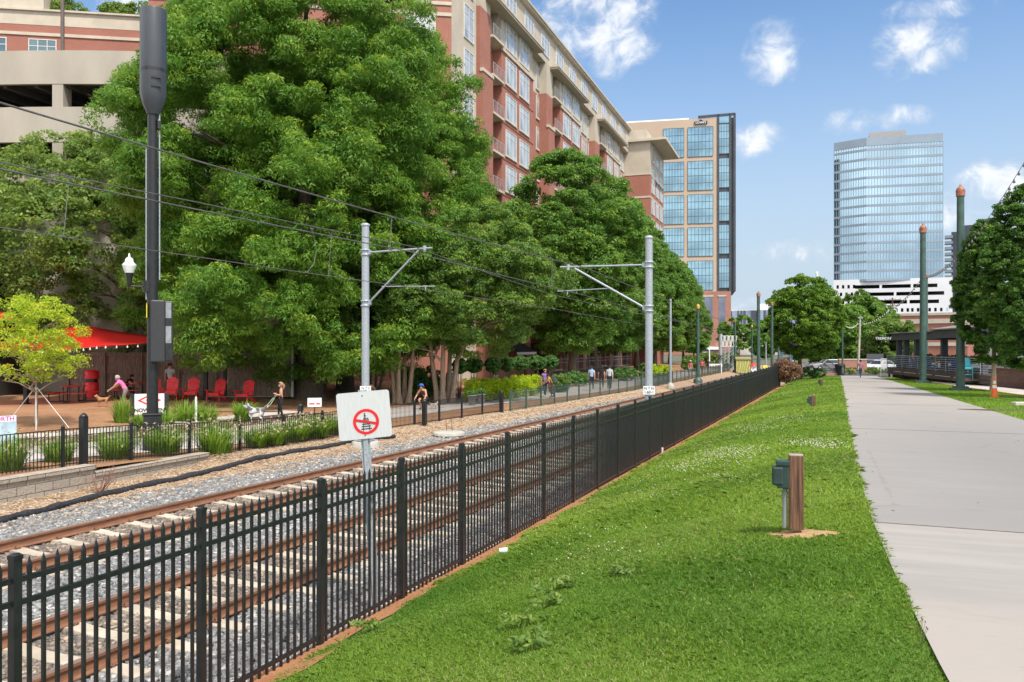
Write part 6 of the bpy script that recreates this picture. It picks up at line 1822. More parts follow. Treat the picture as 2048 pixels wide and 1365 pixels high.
# ================================================================ DOG PARK FURNITURE
# wooden privacy fence
wf0, wf1 = pos(138, 46.2), pos(584, 45.4)
z0 = left_z(wf0.x, wf0.y) - .05
wf = thing('wooden_fence', 'tall weathered brown board fence behind the red chairs', 'fence', (wf0.x, wf0.y, z0), math.atan2(wf1.y - wf0.y, wf1.x - wf0.x))
Lw = (wf1 - wf0).xy.length; ht = zat(706, 45.8) - z0
n = 6
for k in range(n):
    x0, x1 = Lw * k / n, Lw * (k + 1) / n
    mb = MB(); bw = .14; nb = int((x1 - x0) / bw)
    for i in range(nb): mb.box((x0 + (i + .5) * (x1 - x0) / nb, random.uniform(-.004, .004), ht / 2 + random.uniform(-.012, .012)), ((x1 - x0) / nb - .007, .022, ht), rz=random.uniform(-.02, .02))
    for z in (.35, ht * .55, ht - .12): mb.box(((x0 + x1) / 2, -.035, z), (x1 - x0, .045, .09))
    mb.build('board_panel', M['wood_dark'], wf)
for k in range(n + 1):
    mb = MB(); mb.box((Lw * k / n, -.07, ht / 2), (.1, .1, ht)); mb.build('post', M['wood_dark'], wf)
mb = MB(); mb.box((Lw + .06, -.1, ht / 2 + .15), (.12, .12, ht + .3)); mb.build('steel_post', M['galv'], wf)
def post_(label, px, D, pytop, w=.14):
    q = pp_(px, D); h = zat(pytop, D) - q.z
    t_ = thing('dark_post', label, 'post', q, TH); mb = MB(); mb.box((0, 0, h / 2), (w, w, h)); mb.box((0, 0, .02), (w * 2, w * 2, .04)); mb.build('post', M['black_metal'], t_)
post_('thick black post between the second and third red chairs', 411, 43.5, 680, .2)
post_('slim black post behind the third red chair', 450, 44.5, 676, .16)
post_('short dark post behind the sapling by the picnic table', 52, 39, 766, .17)
# adirondack chairs
def adirondack(label, q, rz, m_=None, scale=1.0, tall=0.0, name='adirondack_chair', group='red adirondack chairs'):
    m_ = m_ or M['red_plastic']
    root = thing(name, label, 'chair', q, rz, group); root.scale = (scale,) * 3
    T = tall
    mb = MB()
    for k in range(6): 
        f = k / 5; mb.box((0, -.30 + f * .5, .40 - f * .1 + T), (.54, .088, .02))
    mb.box((0, -.345, .34 + T), (.54, .022, .13)); mb.build('seat', m_, root)
    mb = MB()
    for k in range(5):
        x = (k - 2) * .112; tp = .82 - .03 * abs(k - 2) ** 1.9
        a, b = Vector((x * .88, .22, .26 + T)), Vector((x * 1.0, .22 + tp * .36, .26 + tp + T)); mb.bar(a, b, .1, .02, up=(0, 1, 0))
    for z, y in ((.45, .27), (.8, .4)): mb.box((0, y + .02, z + T), (.52, .04, .07))
    mb.build('backrest', m_, root)
    for s in (-1, 1):
        mb = MB(); mb.box((s * .335, -.06, .56 + T), (.13, .72, .022)); mb.box((s * .31, -.3, .48 + T), (.03, .1, .14)); mb.build('arm', m_, root)
        mb = MB(); mb.bar((s * .31, -.33 - .06 * (T > 0), 0), (s * .31, -.33, .55 + T), .028, .1, up=(0, 1, 0)); mb.build('leg', m_, root)
        mb = MB(); mb.bar((s * .285, -.32, .36 + T), (s * .285, .5 + .1 * (T > 0), 0), .028, .11, up=(0, 0, 1)); mb.build('leg', m_, root)
        if T: mb = MB(); mb.bar((s * .3, -.35, .3), (s * .3, .4, .3), .03, .06); mb.build('stretcher', m_, root)
    if T: mb = MB(); mb.box((0, -.36, .32), (.6, .08, .03)); mb.build('footrest', m_, root)
    return root
cf = [(342, 42.6, 12, 'first red adirondack chair from the tall pole, the man in white standing behind it'), (383, 42.8, 8, 'second red adirondack chair, left of the thick black post'), (433, 42.6, -8, 'third red adirondack chair, right of the thick black post'), (490, 42.6, -10, 'last red adirondack chair on the right, nearest the biggest oak')]
first = None
for px, D, a, lab in cf:
    q = pp_(px, D)
    adirondack(lab, q, TH + R(a), scale=1.06)
adirondack('partly hidden red chair behind the tall black pole', pp_(310, 43.3), TH + R(20), scale=1.0)
m_mesh = mat('red_mesh_steel', (.6, .03, .02), .4, 0, .15, 30)
def picnic(label, q, rz):
    root = thing('picnic_table', label, 'picnic table', q, rz, 'red picnic tables')
    mb = MB(); mb.lathe([(0, .74), (.58, .74), (.6, .755), (.58, .77), (0, .772)], 28); mb.build('tabletop', m_mesh, root)
    for k in range(3):
        a = R(120 * k + 30); x, y = math.cos(a), math.sin(a)
        mb = MB(); pts = []
        n_ = 10; vs = []
        for i in range(n_ + 1):
            b = a + R(-38 + 76 * i / n_); vs += [(math.cos(b) * .82, math.sin(b) * .82), (math.cos(b) * 1.13, math.sin(b) * 1.13)]
        poly = [vs[2 * i] for i in range(n_ + 1)] + [vs[2 * i + 1] for i in range(n_, -1, -1)]
        mb.prism(poly, .43, .46); mb.build('bench', m_mesh, root, bevel=.01)
        mb = MB()
        for s in (-1, 1):
            b = a + R(26 * s); c_, d_ = math.cos(b), math.sin(b)
            mb.tube([(c_ * .45, d_ * .45, .73), (c_ * .45, d_ * .45, .06), (c_ * .5, d_ * .5, .02), (c_ * 1.0, d_ * 1.0, .02), (c_ * 1.06, d_ * 1.06, .07), (c_ * 1.06, d_ * 1.06, .43)], .025, 7)
        mb.build('leg', M['black_metal'], root)
    return root
picnic('round red picnic table with curved benches behind the sapling', pp_(147, 40.5), TH + R(30))
picnic('farther red picnic table where the man in black sits', pp_(268, 43.4), TH + R(-10))
q = pp_(184, 44.2); rb = thing('red_barrel', 'tall red barrel bin with a dark gap below its lid by the board fence', 'barrel', q)
mb = MB(); mb.lathe([(.33, .0), (.35, .3), (.34, .75), (.31, .8), (0, .8)], 20); mb.build('drum', M['red_plastic'], rb)
mb = MB(); mb.lathe([(.29, .8), (.29, .98)], 16); mb.build('gap_liner', M['black_plastic'], rb)
mb = MB(); mb.lathe([(.37, .98), (.36, 1.32), (.32, 1.42), (0, 1.45)], 20); mb.build('lid', M['red_plastic'], rb)
# shade sails
m_sail = leaf_mat('red_sail_cloth', (.62, .018, .012), (.62, .018, .012), None, .35, .7)
def sail(label, c, sag, name='shade_sail', n=12):
    root = thing(name, label, 'shade sail', c[0], 0, 'red shade sails')
    vs, fs_ = [], []
    for j in range(n + 1):
        for i in range(n + 1):
            u, v_ = i / n, j / n
            pu = .12 * math.sin(math.pi * v_); u2 = .5 + (u - .5) * (1 - .1 * math.sin(math.pi * v_)); v2 = .5 + (v_ - .5) * (1 - .1 * math.sin(math.pi * u))
            p = (c[0] * (1 - u2) * (1 - v2) + c[1] * u2 * (1 - v2) + c[2] * u2 * v2 + c[3] * (1 - u2) * v2)
            p = p - Vector((0, 0, sag * 4 * u2 * (1 - u2) * v2 * (1 - v2) * 4)); vs.append(p - c[0])
    w = n + 1
    for j in range(n):
        for i in range(n): fs_.append((j * w + i, j * w + i + 1, (j + 1) * w + i + 1, (j + 1) * w + i))
    mb = MB(); mb.add(vs, fs_, 0, True); o = mb.build('cloth', m_sail, root)
    so = o.modifiers.new('thick', 'SOLIDIFY'); so.thickness = .01
    return root
P4 = lambda px, py, D: pos(px, D, zat(py, D))
sail('large red shade sail stretched over the picnic tables', [P4(-110, 702, 36), P4(140, 699, 37.5), P4(380, 681, 43.5), P4(160, 648, 46)], .1)
sail('second red shade sail at the left edge above the restaurant doors', [P4(-90, 640, 36), P4(30, 640, 37), P4(40, 637, 43), P4(-60, 600, 43)], .05)
def light_string(label, pts, nb, r_b=.045, name='light_string', wire_m=None, sag=.3, bulb_m=None):
    root = thing(name, label, 'string lights', pts[0]); P = []
    for a, b in zip(pts[:-1], pts[1:]):
        for i in range(12):
            q = i / 12; s = a.lerp(b, q); s.z -= 4 * q * (1 - q) * sag; P.append(s - pts[0])
    P.append(pts[-1] - pts[0])
    mb = MB(); mb.tube(P, .012, 5); mb.build('cord', wire_m or M['black_plastic'], root)
    tot = len(P) - 1; bm = None
    for k in range(nb):
        f = (k + .5) / nb * tot; i = int(f); p = P[i].lerp(P[i + 1], f - i)
        if bm is None:
            mb = MB(); mb.lathe([(.4 * r_b, 0), (.45 * r_b, -.9 * r_b), (r_b, -2.0 * r_b), (.7 * r_b, -2.9 * r_b), (0, -3.1 * r_b)], 8); o = mb.build('bulb', bulb_m or M['bulb'], root, p); bm = o.data
        else: link('bulb', bm, root, p)
    return root
light_string('string of bare bulbs hanging along the edge of the large red sail', [P4(20, 700, 36), P4(200, 692, 38), P4(452, 672, 44.3)], 26, sag=.12)
# signs
q = pp_(299, 34.5); q.z -= .02
so_ = thing('open_sign', 'white NOW OPEN sign with a red diamond behind the tall slim pole', 'sign', q, math.atan2(-q.x, q.y))
k_ = 34.5 / F * 1.09; hs_ = lambda py: zat(py, 34.5) - q.z
w = 50 * k_
mb = MB(); mb.box((0, 0, (hs_(829) + hs_(788)) / 2), (w, .04, hs_(788) - hs_(829))); mb.build('board', M['white'], so_)
for s in (-1, 1): mb = MB(); mb.box((s * (w / 2 + .09), .02, hs_(787) / 2), (.17, .08, hs_(787))); mb.build('side_post', M['black_plastic'], so_)
XZ2 = lambda x, z, y=-.022: Matrix.Translation((x, y, z)) @ Matrix.Rotation(R(90), 4, 'X')
mb = MB(); zc = hs_(801)
mb.prism([(-.46, 0), (0, -.24), (.46, 0), (0, .24)], 0, .004); mb.build('diamond_logo', M['red_plastic'], so_).matrix_local = XZ2(0, zc)
mb = MB(); mb.prism([(-.33, 0), (0, -.17), (.33, 0), (0, .17)], 0, .003); mb.build('diamond_inner', M['white'], so_).matrix_local = XZ2(0, zc, -.0275)
text('CR', .17, M['red_plastic'], 'lettering', so_, XZ2(-.02, zc, -.033), .002, bold=.006)
text('NOW OPEN', .21, flat('dark_ink', (.02, .025, .05)), 'lettering', so_, XZ2(0, hs_(821), -.024), .002, bold=.007)
q = at(4, 935, .48) + Vector((-1.2, .7, 0)); 
yo = thing('yard_sign', 'pale blue corrugated yard sign with pink lettering, cut off by the left edge', 'sign', q, math.atan2(-q.x, q.y) + R(14))
mb = MB(); mb.box((0, 0, .78), (1.02, .015, .72)); mb.build('panel', mat('pale_blue_card', (.42, .55, .66), .6, 0, .25, 2.5), yo)
mb = MB(); mb.box((0, -.009, 1.06), (1.0, .004, .15)); mb.build('white_band', M['white'], yo)
text('DILWORTH', .16, mat('pink_ink', (.5, .1, .32), .6), 'lettering', yo, XZ2(.04, 1.06, -.013), .002, bold=.004)
mb = MB()
for s in (-1, 1): mb.tube([(s * .3, .01, 0), (s * .3, .01, .6)], .008, 5)
mb.build('stake', M['galv'], yo)
q = at(652, 862, .32) + Vector((-.9, .6, 0)); nb_ = thing('notice_board', 'small white notice board behind the black picket fence', 'sign', q, math.atan2(-q.x, q.y))
mb = MB(); mb.box((0, 0, .98), (.52, .03, .34)); mb.build('panel', M['white'], nb_)
mb = MB(); mb.box((0, .02, .45), (.04, .03, .9)); mb.build('post', M['black_metal'], nb_)
mb = MB(); mb.box((-.1, -.017, .93), (.2, .003, .05)); mb.box((.13, -.017, .93), (.14, .003, .05)); mb.build('red_print', M['red_plastic'], nb_)
q = pp_(392, 33.5); ws = thing('white_stake', 'thin white marker stake among the weeds', 'stake', q); mb = MB(); mb.box((0, 0, .45), (.06, .06, 1.1)); mb.lathe([(.03, 1.0), (0, 1.06)], 4); mb.build('stake', M['white'], ws)
q = pp_(487, 35.5); lf = thing('low_rail', 'low black tube rail standing in front of the red chairs', 'railing', q, TH)
w = 75 / F * 35.5
mb = MB()
for z in (.28, .92): mb.tube([(-w, 0, z), (w, 0, z)], .018, 6)
for x in (-w, w): mb.tube([(x, 0, 0), (x, 0, .95)], .022, 6)
mb.build('tube_frame', M['black_metal'], lf)
# pots, barrel and planters by the crape myrtles
def pot(label, px, D, r, h):
    q = pp_(px, D); t_ = thing('flower_pot', label, 'flower pot', q, 0, 'grey flower pots')
    mb = MB(); mb.lathe([(r * .72, 0), (r, h), (r * 1.06, h), (r * 1.06, h + .05), (r * .9, h + .05), (r * .88, h - .08), (0, h - .08)], 20); mb.build('pot', mat('grey_pot', (.2, .2, .21), .6), t_)
    g = np.random.default_rng(int(px)); V, Fc, rn = leaf_cloud(g.normal(0, r * .4, (9, 3)) * np.array([1, 1, .4]) + np.array([0, 0, h + .18]), np.full(9, .16), 40, .1, .05, int(px), .2)
    link('plant', np_mesh('pot_plant', V, Fc, L_box, rn), t_)
pot('grey flower pot on the left of the pair at the end of the golden hedge', 944, 44.2, .24, .5); pot('grey flower pot on the right of the pair at the end of the golden hedge', 962, 45.2, .24, .5)
q = pp_(902, 49); rbl = thing('rain_barrel', 'blue-grey rain barrel behind the right crape myrtle', 'barrel', q); mb = MB(); mb.lathe([(.28, .3), (.33, .6), (.33, 1.3), (.28, 1.6), (0, 1.62)], 16); mb.build('barrel', mat('blue_grey', (.25, .28, .32), .5), rbl); mb = MB(); mb.box((0, 0, .15), (.7, .7, .3)); mb.build('stand', m_brick2, rbl)
# ================================================================ RIGHT SIDE: PUB SHELTER, CONE, BIN, CARS
G0, G1 = pos(1774, 77), pos(1987, 53.5)
d0 = (G1 - G0).xy.normalized(); LD = (G1 - G0).xy.length
gz0 = .62
dk = thing('pub_deck', 'raised dark timber deck with horizontal steel rails and a grey shelter roof', 'deck', (G0.x, G0.y, gz0), math.atan2(d0.y, d0.x))
# local x runs along the front toward the camera side, y points away behind the deck
FZ = 1.52 - gz0
m_deckwood = mat('deck_boards', (.1, .073, .06), .8, 0, .35, 6, .2, stretch=(.3, 3, 6))
m_greywood = mat('grey_timber', (.07, .075, .09), .7, 0, .2, 5, .1)
mb = MB(); mb.box((LD / 2, 6, FZ - .06), (LD, 12, .12)); mb.build('floor', m_deckwood, dk)
mb = MB()
for z in (FZ - .2, FZ - .5): mb.box((LD / 2, .04, z), (LD, .06, .26))
mb.box((LD / 2, .5, (FZ - .6) / 2), (LD, .06, FZ - .5))
for k in range(7): mb.box((LD * k / 6, .2, FZ / 2 - .1), (.14, .14, FZ - .1))
mb.build('fascia', m_deckwood, dk)
mb = MB()
for k in range(7): mb.tube([(0, 0, FZ + .12 + k * .16), (LD, 0, FZ + .12 + k * .16)], .022 if k < 6 else .035, 6)
mb.build('rail', M['galv'], dk)
for k in range(12): mb = MB(); mb.box((LD * k / 11, .02, FZ + .53), (.05, .04, 1.1)); mb.build('rail_post', M['galv'], dk)
def dx(px):      # distance along the deck front under a pixel column
    u = (px - CX) / F; a, b = u * C_ - S_, C_ + u * S_
    den = a * d0.y - b * d0.x; return (b * G0.x - a * G0.y) / den if abs(den) > 1e-9 else 0
xr0, xr1 = dx(1783), dx(1868); xr2 = dx(1925)
RZ0, RZ1 = zat(680, 72) - gz0, zat(667, 74) - gz0
mb = MB(); mb.box(((xr0 + xr1) / 2 - .3, 4.2, (RZ0 + RZ1) / 2), (xr1 - xr0 + .8, 8, RZ1 - RZ0)); mb.build('flat_roof', m_greywood, dk)
mb = MB(); mb.box(((xr0 + xr1) / 2 - .3, 4.2, RZ1 + .03), (xr1 - xr0 + 1.0, 8.4, .06)); mb.build('roof_edge', M['galv'], dk)
mb = MB(); ze, zk = zat(660, 62) - gz0, zat(637, 66) - gz0
x0, x1, y0, y1 = xr1 - .2, xr1 + 9.5, -.3, 10
mb.box(((x0 + x1) / 2, (y0 + y1) / 2, ze - .32), (x1 - x0 - .3, y1 - y0 - .3, .6), 0)
vs = [(x0, y0, ze), (x1, y0, ze), (x1, y1, ze), (x0, y1, ze), ((x0 + x1) / 2 - 2, (y0 + y1) / 2, zk), ((x0 + x1) / 2 + 2, (y0 + y1) / 2, zk), (x0, y0, ze + .09), (x1, y0, ze + .09), (x1, y1, ze + .09), (x0, y1, ze + .09)]
mb.add(vs, [(0, 1, 2, 3), (6, 7, 5, 4), (7, 8, 5), (8, 9, 4, 5), (9, 6, 4), (0, 1, 7, 6), (1, 2, 8, 7), (2, 3, 9, 8), (3, 0, 6, 9)], 1)
mb.build('hip_roof', [m_greywood, mat('roof_felt', (.22, .19, .17), .85, 0, .15, 2)], dk)
for px in (1783, 1797, 1818, 1870):
    x = dx(px); hgt = RZ0 - FZ; mb = MB(); mb.box((x + .2, .6, FZ + hgt / 2), (.42, .42, hgt)); mb.build('post', m_greywood, dk)
for x, y in ((x1 - .6, .3), (x1 - .6, 9), (x0 + 4.5, 4)): mb = MB(); mb.box((x, y, FZ + (ze - FZ) / 2 - .2), (.36, .36, ze - FZ - .3)); mb.build('post', m_greywood, dk)
mb = MB(); mb.box((xr1 + 2.6, 2.5, zat(688, 64) - gz0), (2.6, .12, 1.1)); mb.build('screen', M['black_plastic'], dk)
mb = MB(); mb.box((LD - .2, 9.5, FZ + 1.3), (LD * .55, .15, 2.6)); mb.build('back_wall', mat('bar_wall', (.035, .03, .03), .8, 0, .3, 1), dk)
# name board
q = pos(1769, 78.5, zat(677.5, 78.5)); nb2 = thing('name_board', 'dark board reading TREMONT in white letters at the shelter corner', 'sign', q, math.atan2(-q.x, q.y))
mb = MB(); mb.box((0, 0, 0), (1.45, .06, .36)); mb.build('board', M['black_plastic'], nb2); mb = MB(); mb.bar((.6, .05, .1), (1.3, .3, .12), .05); mb.build('bracket', M['black_metal'], nb2)
text('TREMONT', .33, M['white'], 'lettering', nb2, XZ2(-.02, 0, -.032), .004, bold=.004)
q = pos(1768, 78, gz0); wg = thing('slatted_gate', 'small white slatted gate at the corner of the deck', 'gate', q, math.atan2(-q.x, q.y)); mb = MB()
for k in range(8): mb.box((0, 0, .75 + k * .125), (.52, .03, .095))
for s in (-1, 1): mb.box((s * .27, .01, .6), (.05, .05, 2.1))
mb.build('slats', M['white'], wg)
m_blue = mat('blue_plastic', (.015, .07, .3), .4, 0, .1, 3); m_teal = mat('turquoise_paint', (.04, .42, .5), .45, 0, .08, 3)
blues = [(1789, 'blue chair on the deck nearest the shelter corner'), (1806, 'second blue chair on the deck from the corner'), (1816, 'third blue chair on the deck, left of the thick green pole'), (1834, 'blue chair on the deck hidden partly by the thick green pole'), (1864, 'blue chair right of the thick green pole on the deck'), (1882, 'rightmost blue chair on the deck under the black screen')]
for k, (px, lab) in enumerate(blues):
    x = dx(px); q = dk.matrix_basis @ Vector((x, 1.1, FZ)) if False else Vector((G0.x, G0.y, gz0)) + Matrix.Rotation(math.atan2(d0.y, d0.x), 3, 'Z') @ Vector((x, 1.1, FZ))
    adirondack(lab, q, math.atan2(d0.y, d0.x) + R(180 + 10 * k), m_blue, 1.0, name='patio_chair', group='blue chairs on the deck')
x = dx(1951); q = Vector((G0.x, G0.y, gz0)) + Matrix.Rotation(math.atan2(d0.y, d0.x), 3, 'Z') @ Vector((x, -.55, FZ - .32))
bt = adirondack('tall turquoise adirondack bar chair in front of the deck rails', q, math.atan2(-q.x, q.y) + R(8), m_teal, .95, .45, name='bar_chair', group=None)
g_ = MB(); g_.box((x, -.6, FZ - .38), (1.3, 1.3, .1)); g_.build('chair_platform', m_deckwood, dk)
hp = np.random.default_rng(3)
V, Fc, rn = leaf_cloud(np.stack([np.linspace(dx(1788), dx(1905), 60), np.full(60, 2.2) + hp.normal(0, .3, 60), FZ + .7 + .25 * hp.random(60)], 1), np.full(60, .45), 60, .16, .09, 33)
hd_ = thing('planter_hedge', 'low green planting behind the blue chairs on the deck', 'hedge', (G0.x, G0.y, gz0), math.atan2(d0.y, d0.x)); link('foliage', np_mesh('planter_hedge_foliage', V, Fc, L_oak2, rn), hd_)
# brown board wall at the far right
b0, b1 = pos(1988, 53.2), pos(2140, 46)
bwl = thing('board_wall', 'plain reddish brown board wall continuing right of the deck', 'wall', (b0.x, b0.y, zp(b0.y)), math.atan2(b1.y - b0.y, b1.x - b0.x)); L_ = (b1 - b0).xy.length
mb = MB(); mb.box((L_ / 2, .05, .6), (L_, .1, 1.25)); mb.box((L_ / 2, 0, 1.24), (L_, .16, .06)); mb.build('boards', mat('brown_boards', (.13, .075, .06), .8, 0, .2, 1.5, .1, stretch=(1, 1, 6)), bwl)
mb = MB()
for z in (1.5, 1.75, 2.0): mb.tube([(0, .05, z), (L_, .05, z)], .02, 6)
for k in range(6): mb.box((L_ * k / 5, .05, 1.65), (.05, .04, .8))
mb.build('top_rail', M['galv'], bwl)
# cone
q = at(1989, 795, zp(38)); q = pos(1989, 37.5); q.z = zp(q.y) + .03
cn = thing('traffic_cone', 'orange traffic cone with two pale reflective bands on the grass', 'traffic cone', q)
m_or = mat('orange_rubber', (.75, .13, .02), .5, 0, .08, 4); m_refl = mat('reflective_band', (.72, .66, .6), .3, 0, .08, 8)
H = .92; rf = lambda z: .155 - (.155 - .03) * z / H
mb = MB(); mb.box((0, 0, .02), (.4, .4, .04))
mb.lathe([(rf(.03), .03), (rf(H), H)], 24)
mb.build('body', m_or, cn, bevel=.004)
for a, b in ((.42, .56), (.62, .76)): mb = MB(); mb.lathe([(rf(a) + .003, a), (rf(b) + .003, b)], 24); mb.build('band', m_refl, cn)
# bare soil by the right trees
mb = MB()
for (px, D, rx, ry) in ((1986, 45, 1.0, .7), (2062, 37, 1.3, .8), (2035, 27.5, 1.6, .5)):
    q = pos(px, D); pts = [(q.x + rx * (1 + .15 * math.sin(3 * a + px)) * math.cos(a), q.y + ry * math.sin(a)) for a in [2 * math.pi * k / 24 for k in range(24)]]
    mb.add([(x, y, zp(y) + .03) for x, y in pts] + [(q.x, q.y, zp(q.y) + .05)], [(k, (k + 1) % 24, 24) for k in range(24)])
mb.build('tree_pit_soil', m_bed)['kind'] = 'structure'
# bin, ramp railing, low walls
q = pos(1680, 93, .22); bn_ = thing('litter_bin', 'black litter bin beside the slim lamp post at the end of the path', 'bin', q)
mb = MB(); mb.lathe([(.5, 0), (.55, 1.0), (.58, 1.05), (.5, 1.12)], 16); mb.build('bin', M['black_plastic'], bn_); mb = MB(); mb.lathe([(.6, 1.1), (.5, 1.25), (0, 1.3)], 16); mb.build('lid', M['black_metal'], bn_)
q = pos(1640, 93, .2); rr_ = thing('ramp_railing', 'black iron railing of a ramp with a sloped hand rail on a low brick base', 'railing', q, TH)
s_ = 93 / F; mb = MB(); mb.box((16 * s_, 0, .1), (34 * s_, .5, .3)); mb.build('brick_base', m_brick2, rr_)
mb = MB()
for z in (.45, 1.15): mb.bar((0, 0, z), (12 * s_, 0, z), .05)
mb.bar((4 * s_, .1, 2.3), (30 * s_, .1, 1.1), .06); mb.bar((4 * s_, .1, 1.5), (30 * s_, .1, .4), .05)
for k in range(8): mb.box((k * 1.7 * s_, 0, .75), (.035, .035, .9))
for k in range(12): x = (5 + k * 2.2) * s_; zt_ = 2.3 - 1.2 * (k * 2.2) / 26; mb.box((x, .1, zt_ - .5), (.035, .035, 1.0))
mb.build('railing', M['black_metal'], rr_)
q = pos(1677, 103, .18); lwl = thing('low_brick_wall', 'low brick wall with a pale cap behind the black bin', 'wall', q, TH); s_ = 103 / F
mb = MB(); mb.box((28 * s_, 0, .8), (56 * s_, .3, 1.6)); mb.build('wall', m_brick2, lwl); mb = MB(); mb.box((28 * s_, 0, 1.65), (57 * s_, .4, .12)); mb.build('cap', m_stone, lwl)
q = pos(1733, 118, .18); dwf = thing('dark_board_fence', 'dark board fence behind the parked white cars', 'fence', q, TH); s_ = 118 / F
mb = MB()
for k in range(10): mb.box(((k + .5) * 3.4 * s_, 0, 1.1), (3.3 * s_, .05, 2.2))
mb.build('boards', m_greywood, dwf)
# cars
m_cglass = glass_mat('car_glass', (.06, .07, .08), .05, .3, .2, 1); m_tyre = flat('tyre', (.02, .02, .02), .85); m_rim = mat('alloy', (.4, .4, .42), .35, .6, .1, 5); m_lamp = mat('headlamp', (.7, .72, .75), .1); m_tail = mat('tail_lamp', (.4, .01, .01), .25)
def car(label, loc, rz, paint, h=1.0):
    root = thing('parked_car', label, 'car', loc, rz, 'parked cars'); W2 = .9
    prof = [(-2.2, .35), (-2.25, .75), (-2.0, .88), (-1.1, .98), (-.45, 1.5 * h), (1.1, 1.52 * h), (1.9, 1.0), (2.2, .95), (2.25, .5), (2.15, .3)]
    cs = []
    n = len(prof)
    mb = MB(); vs = []
    for y, k in ((-W2, 0), (W2, 0)):
        for x, z in prof: vs.append((x, y * (.8 if z > 1.2 else 1.0), z))
    fs_ = [tuple(range(n)), tuple(range(2 * n - 1, n - 1, -1))] + [(i, n + i, n + (i + 1) % n, (i + 1) % n) for i in range(n)]
    mb.add(vs, fs_); mb.build('body', paint, root, bevel=.06)
    def q4(a, b, c, d): return (a, b, c, d)
    mb = MB()
    mb.quad((-1.02, -.72, 1.03), (-1.02, .72, 1.03), (-.5, .66, 1.47 * h), (-.5, -.66, 1.47 * h)); mb.build('windscreen', m_cglass, root).location = (-.03, 0, .03)
    mb = MB(); mb.quad((1.82, -.72, 1.06), (1.82, .72, 1.06), (1.16, .66, 1.48 * h), (1.16, -.66, 1.48 * h)); mb.build('rear_window', m_cglass, root).location = (.03, 0, .03)
    for s in (-1, 1):
        mb = MB(); mb.add([(-.9, s * .9, 1.02), (1.6, s * .9, 1.05), (1.05, s * .735, 1.44 * h), (-.42, s * .735, 1.44 * h)], [(0, 1, 2, 3)]); mb.build('side_window', m_cglass, root).location = (0, s * .02, 0)
        mb = MB(); mb.box((-2.2, s * .62, .72), (.12, .4, .16)); mb.build('headlight', m_lamp, root)
        mb = MB(); mb.box((2.2, s * .68, .82), (.12, .28, .2)); mb.build('tail_light', m_tail, root)
        mb = MB(); mb.box((-.75, s * 1.0, 1.05), (.12, .18, .13)); mb.build('mirror', paint, root)
        for x in (-1.4, 1.4):
            T = Matrix.Translation((x, s * .82, .33)) @ Matrix.Rotation(R(90), 4, 'X')
            mb = MB(); mb.lathe([(.2, -.11), (.33, -.11), (.33, .11), (.2, .11)], 16); w_ = mb.build('wheel', m_tyre, root); w_.matrix_local = T
            mb = MB(); mb.lathe([(0, -.115), (.2, -.12), (.21, .12), (0, .115)], 12); mb.build('rim', m_rim, w_)
    mb = MB(); mb.box((-2.24, 0, .5), (.06, .9, .22)); mb.build('grille', M['black_plastic'], root)
    return root
m_wcar = mat('white_car_paint', (.68, .69, .7), .25, 0, .03, 1); m_gcar = mat('silver_car_paint', (.4, .42, .45), .25, .3, .03, 1); m_bcar = mat('dark_car_paint', (.03, .035, .05), .25, 0, .03, 1)
car('white parked car behind the walking man, nose toward the path', pos(1742, 108, .18), R(60), m_wcar)
car('second white parked car, close to the corner of the deck', pos(1760, 104, .18), R(55), m_wcar)
car('silver car parked behind the ramp railing', pos(1656, 112, .18), R(20), m_gcar)
car('white car far down the street past the small oak trunk', pos(1585, 150, .18), R(75), m_wcar)
car('dark car far down the street past the bronze bush', pos(1567, 135, .18), R(80), m_bcar)
# string lights over the lawn and the path
Pz = lambda px, py, D: pos(px, D, zat(py, D))
light_string('string of dark bulbs sagging from the upper right edge past the two thick green poles', [Pz(2100, 236, 30), Pz(1922, 505, 46.3), Pz(1847, 552, 60.8), Pz(1778, 620, 76)], 64, .06, sag=.35, bulb_m=mat('grey_bulb', (.16, .15, .14), .2))
light_string('pale string of bulbs between the lamp post and the wooden mast', [pos(1686, 92, zat(646, 92)), pos(1716, 100, zat(646, 100)), pos(1775, 96, zat(622, 96))], 30, .06, sag=.5)
# stone by the verge
q = pos(2042, 30.5); q.z = zp(q.y) + .04; st_ = thing('kerb_stone', 'small flat block of stone lying on the verge at the right edge', 'stone', q, .4)
mb = MB(); mb.box((0, 0, .06), (.6, .3, .14)); mb.build('block', M['conc_light'], st_, bevel=.03)

# ================================================================ FAR STREET CROSSING
s_ = 112 / F
q = pos(1441, 112, .15); gn = thing('signal_gantry', 'grey signal mast with a short white lattice gantry over the tracks', 'signal gantry', q, TH)
mb = MB(); hh = zat(668, 112) - .15; mb.tube([(0, 0, 0), (0, 0, hh)], .26, 10); mb.build('mast', M['galv'], gn)
mb = MB(); W_ = 32 * s_; zb_ = hh - 1.7
for z in (zb_, hh - .3): 
    for y in (-.25, .25): mb.bar((0, y, z), (W_, y, z), .07)
for k in range(8):
    x, x2 = W_ * k / 8, W_ * (k + 1) / 8
    for y in (-.25, .25): mb.bar((x, y, zb_ if k % 2 else hh - .3), (x2, y, hh - .3 if k % 2 else zb_), .06)
mb.build('lattice_arm', M['white'], gn)
mb = MB()
for x in (12 * s_, 20 * s_):
    for dx_, dy_ in ((-.3, -.3), (.3, -.3), (.3, .3), (-.3, .3)): mb.bar((x + dx_, dy_, 0), (x + dx_, dy_, zb_), .06)
    for k in range(7): mb.bar((x - .3, -.3, zb_ * k / 7), (x + .3, -.3, zb_ * (k + 1) / 7), .045)
mb.build('lattice_leg', M['galv'], gn)
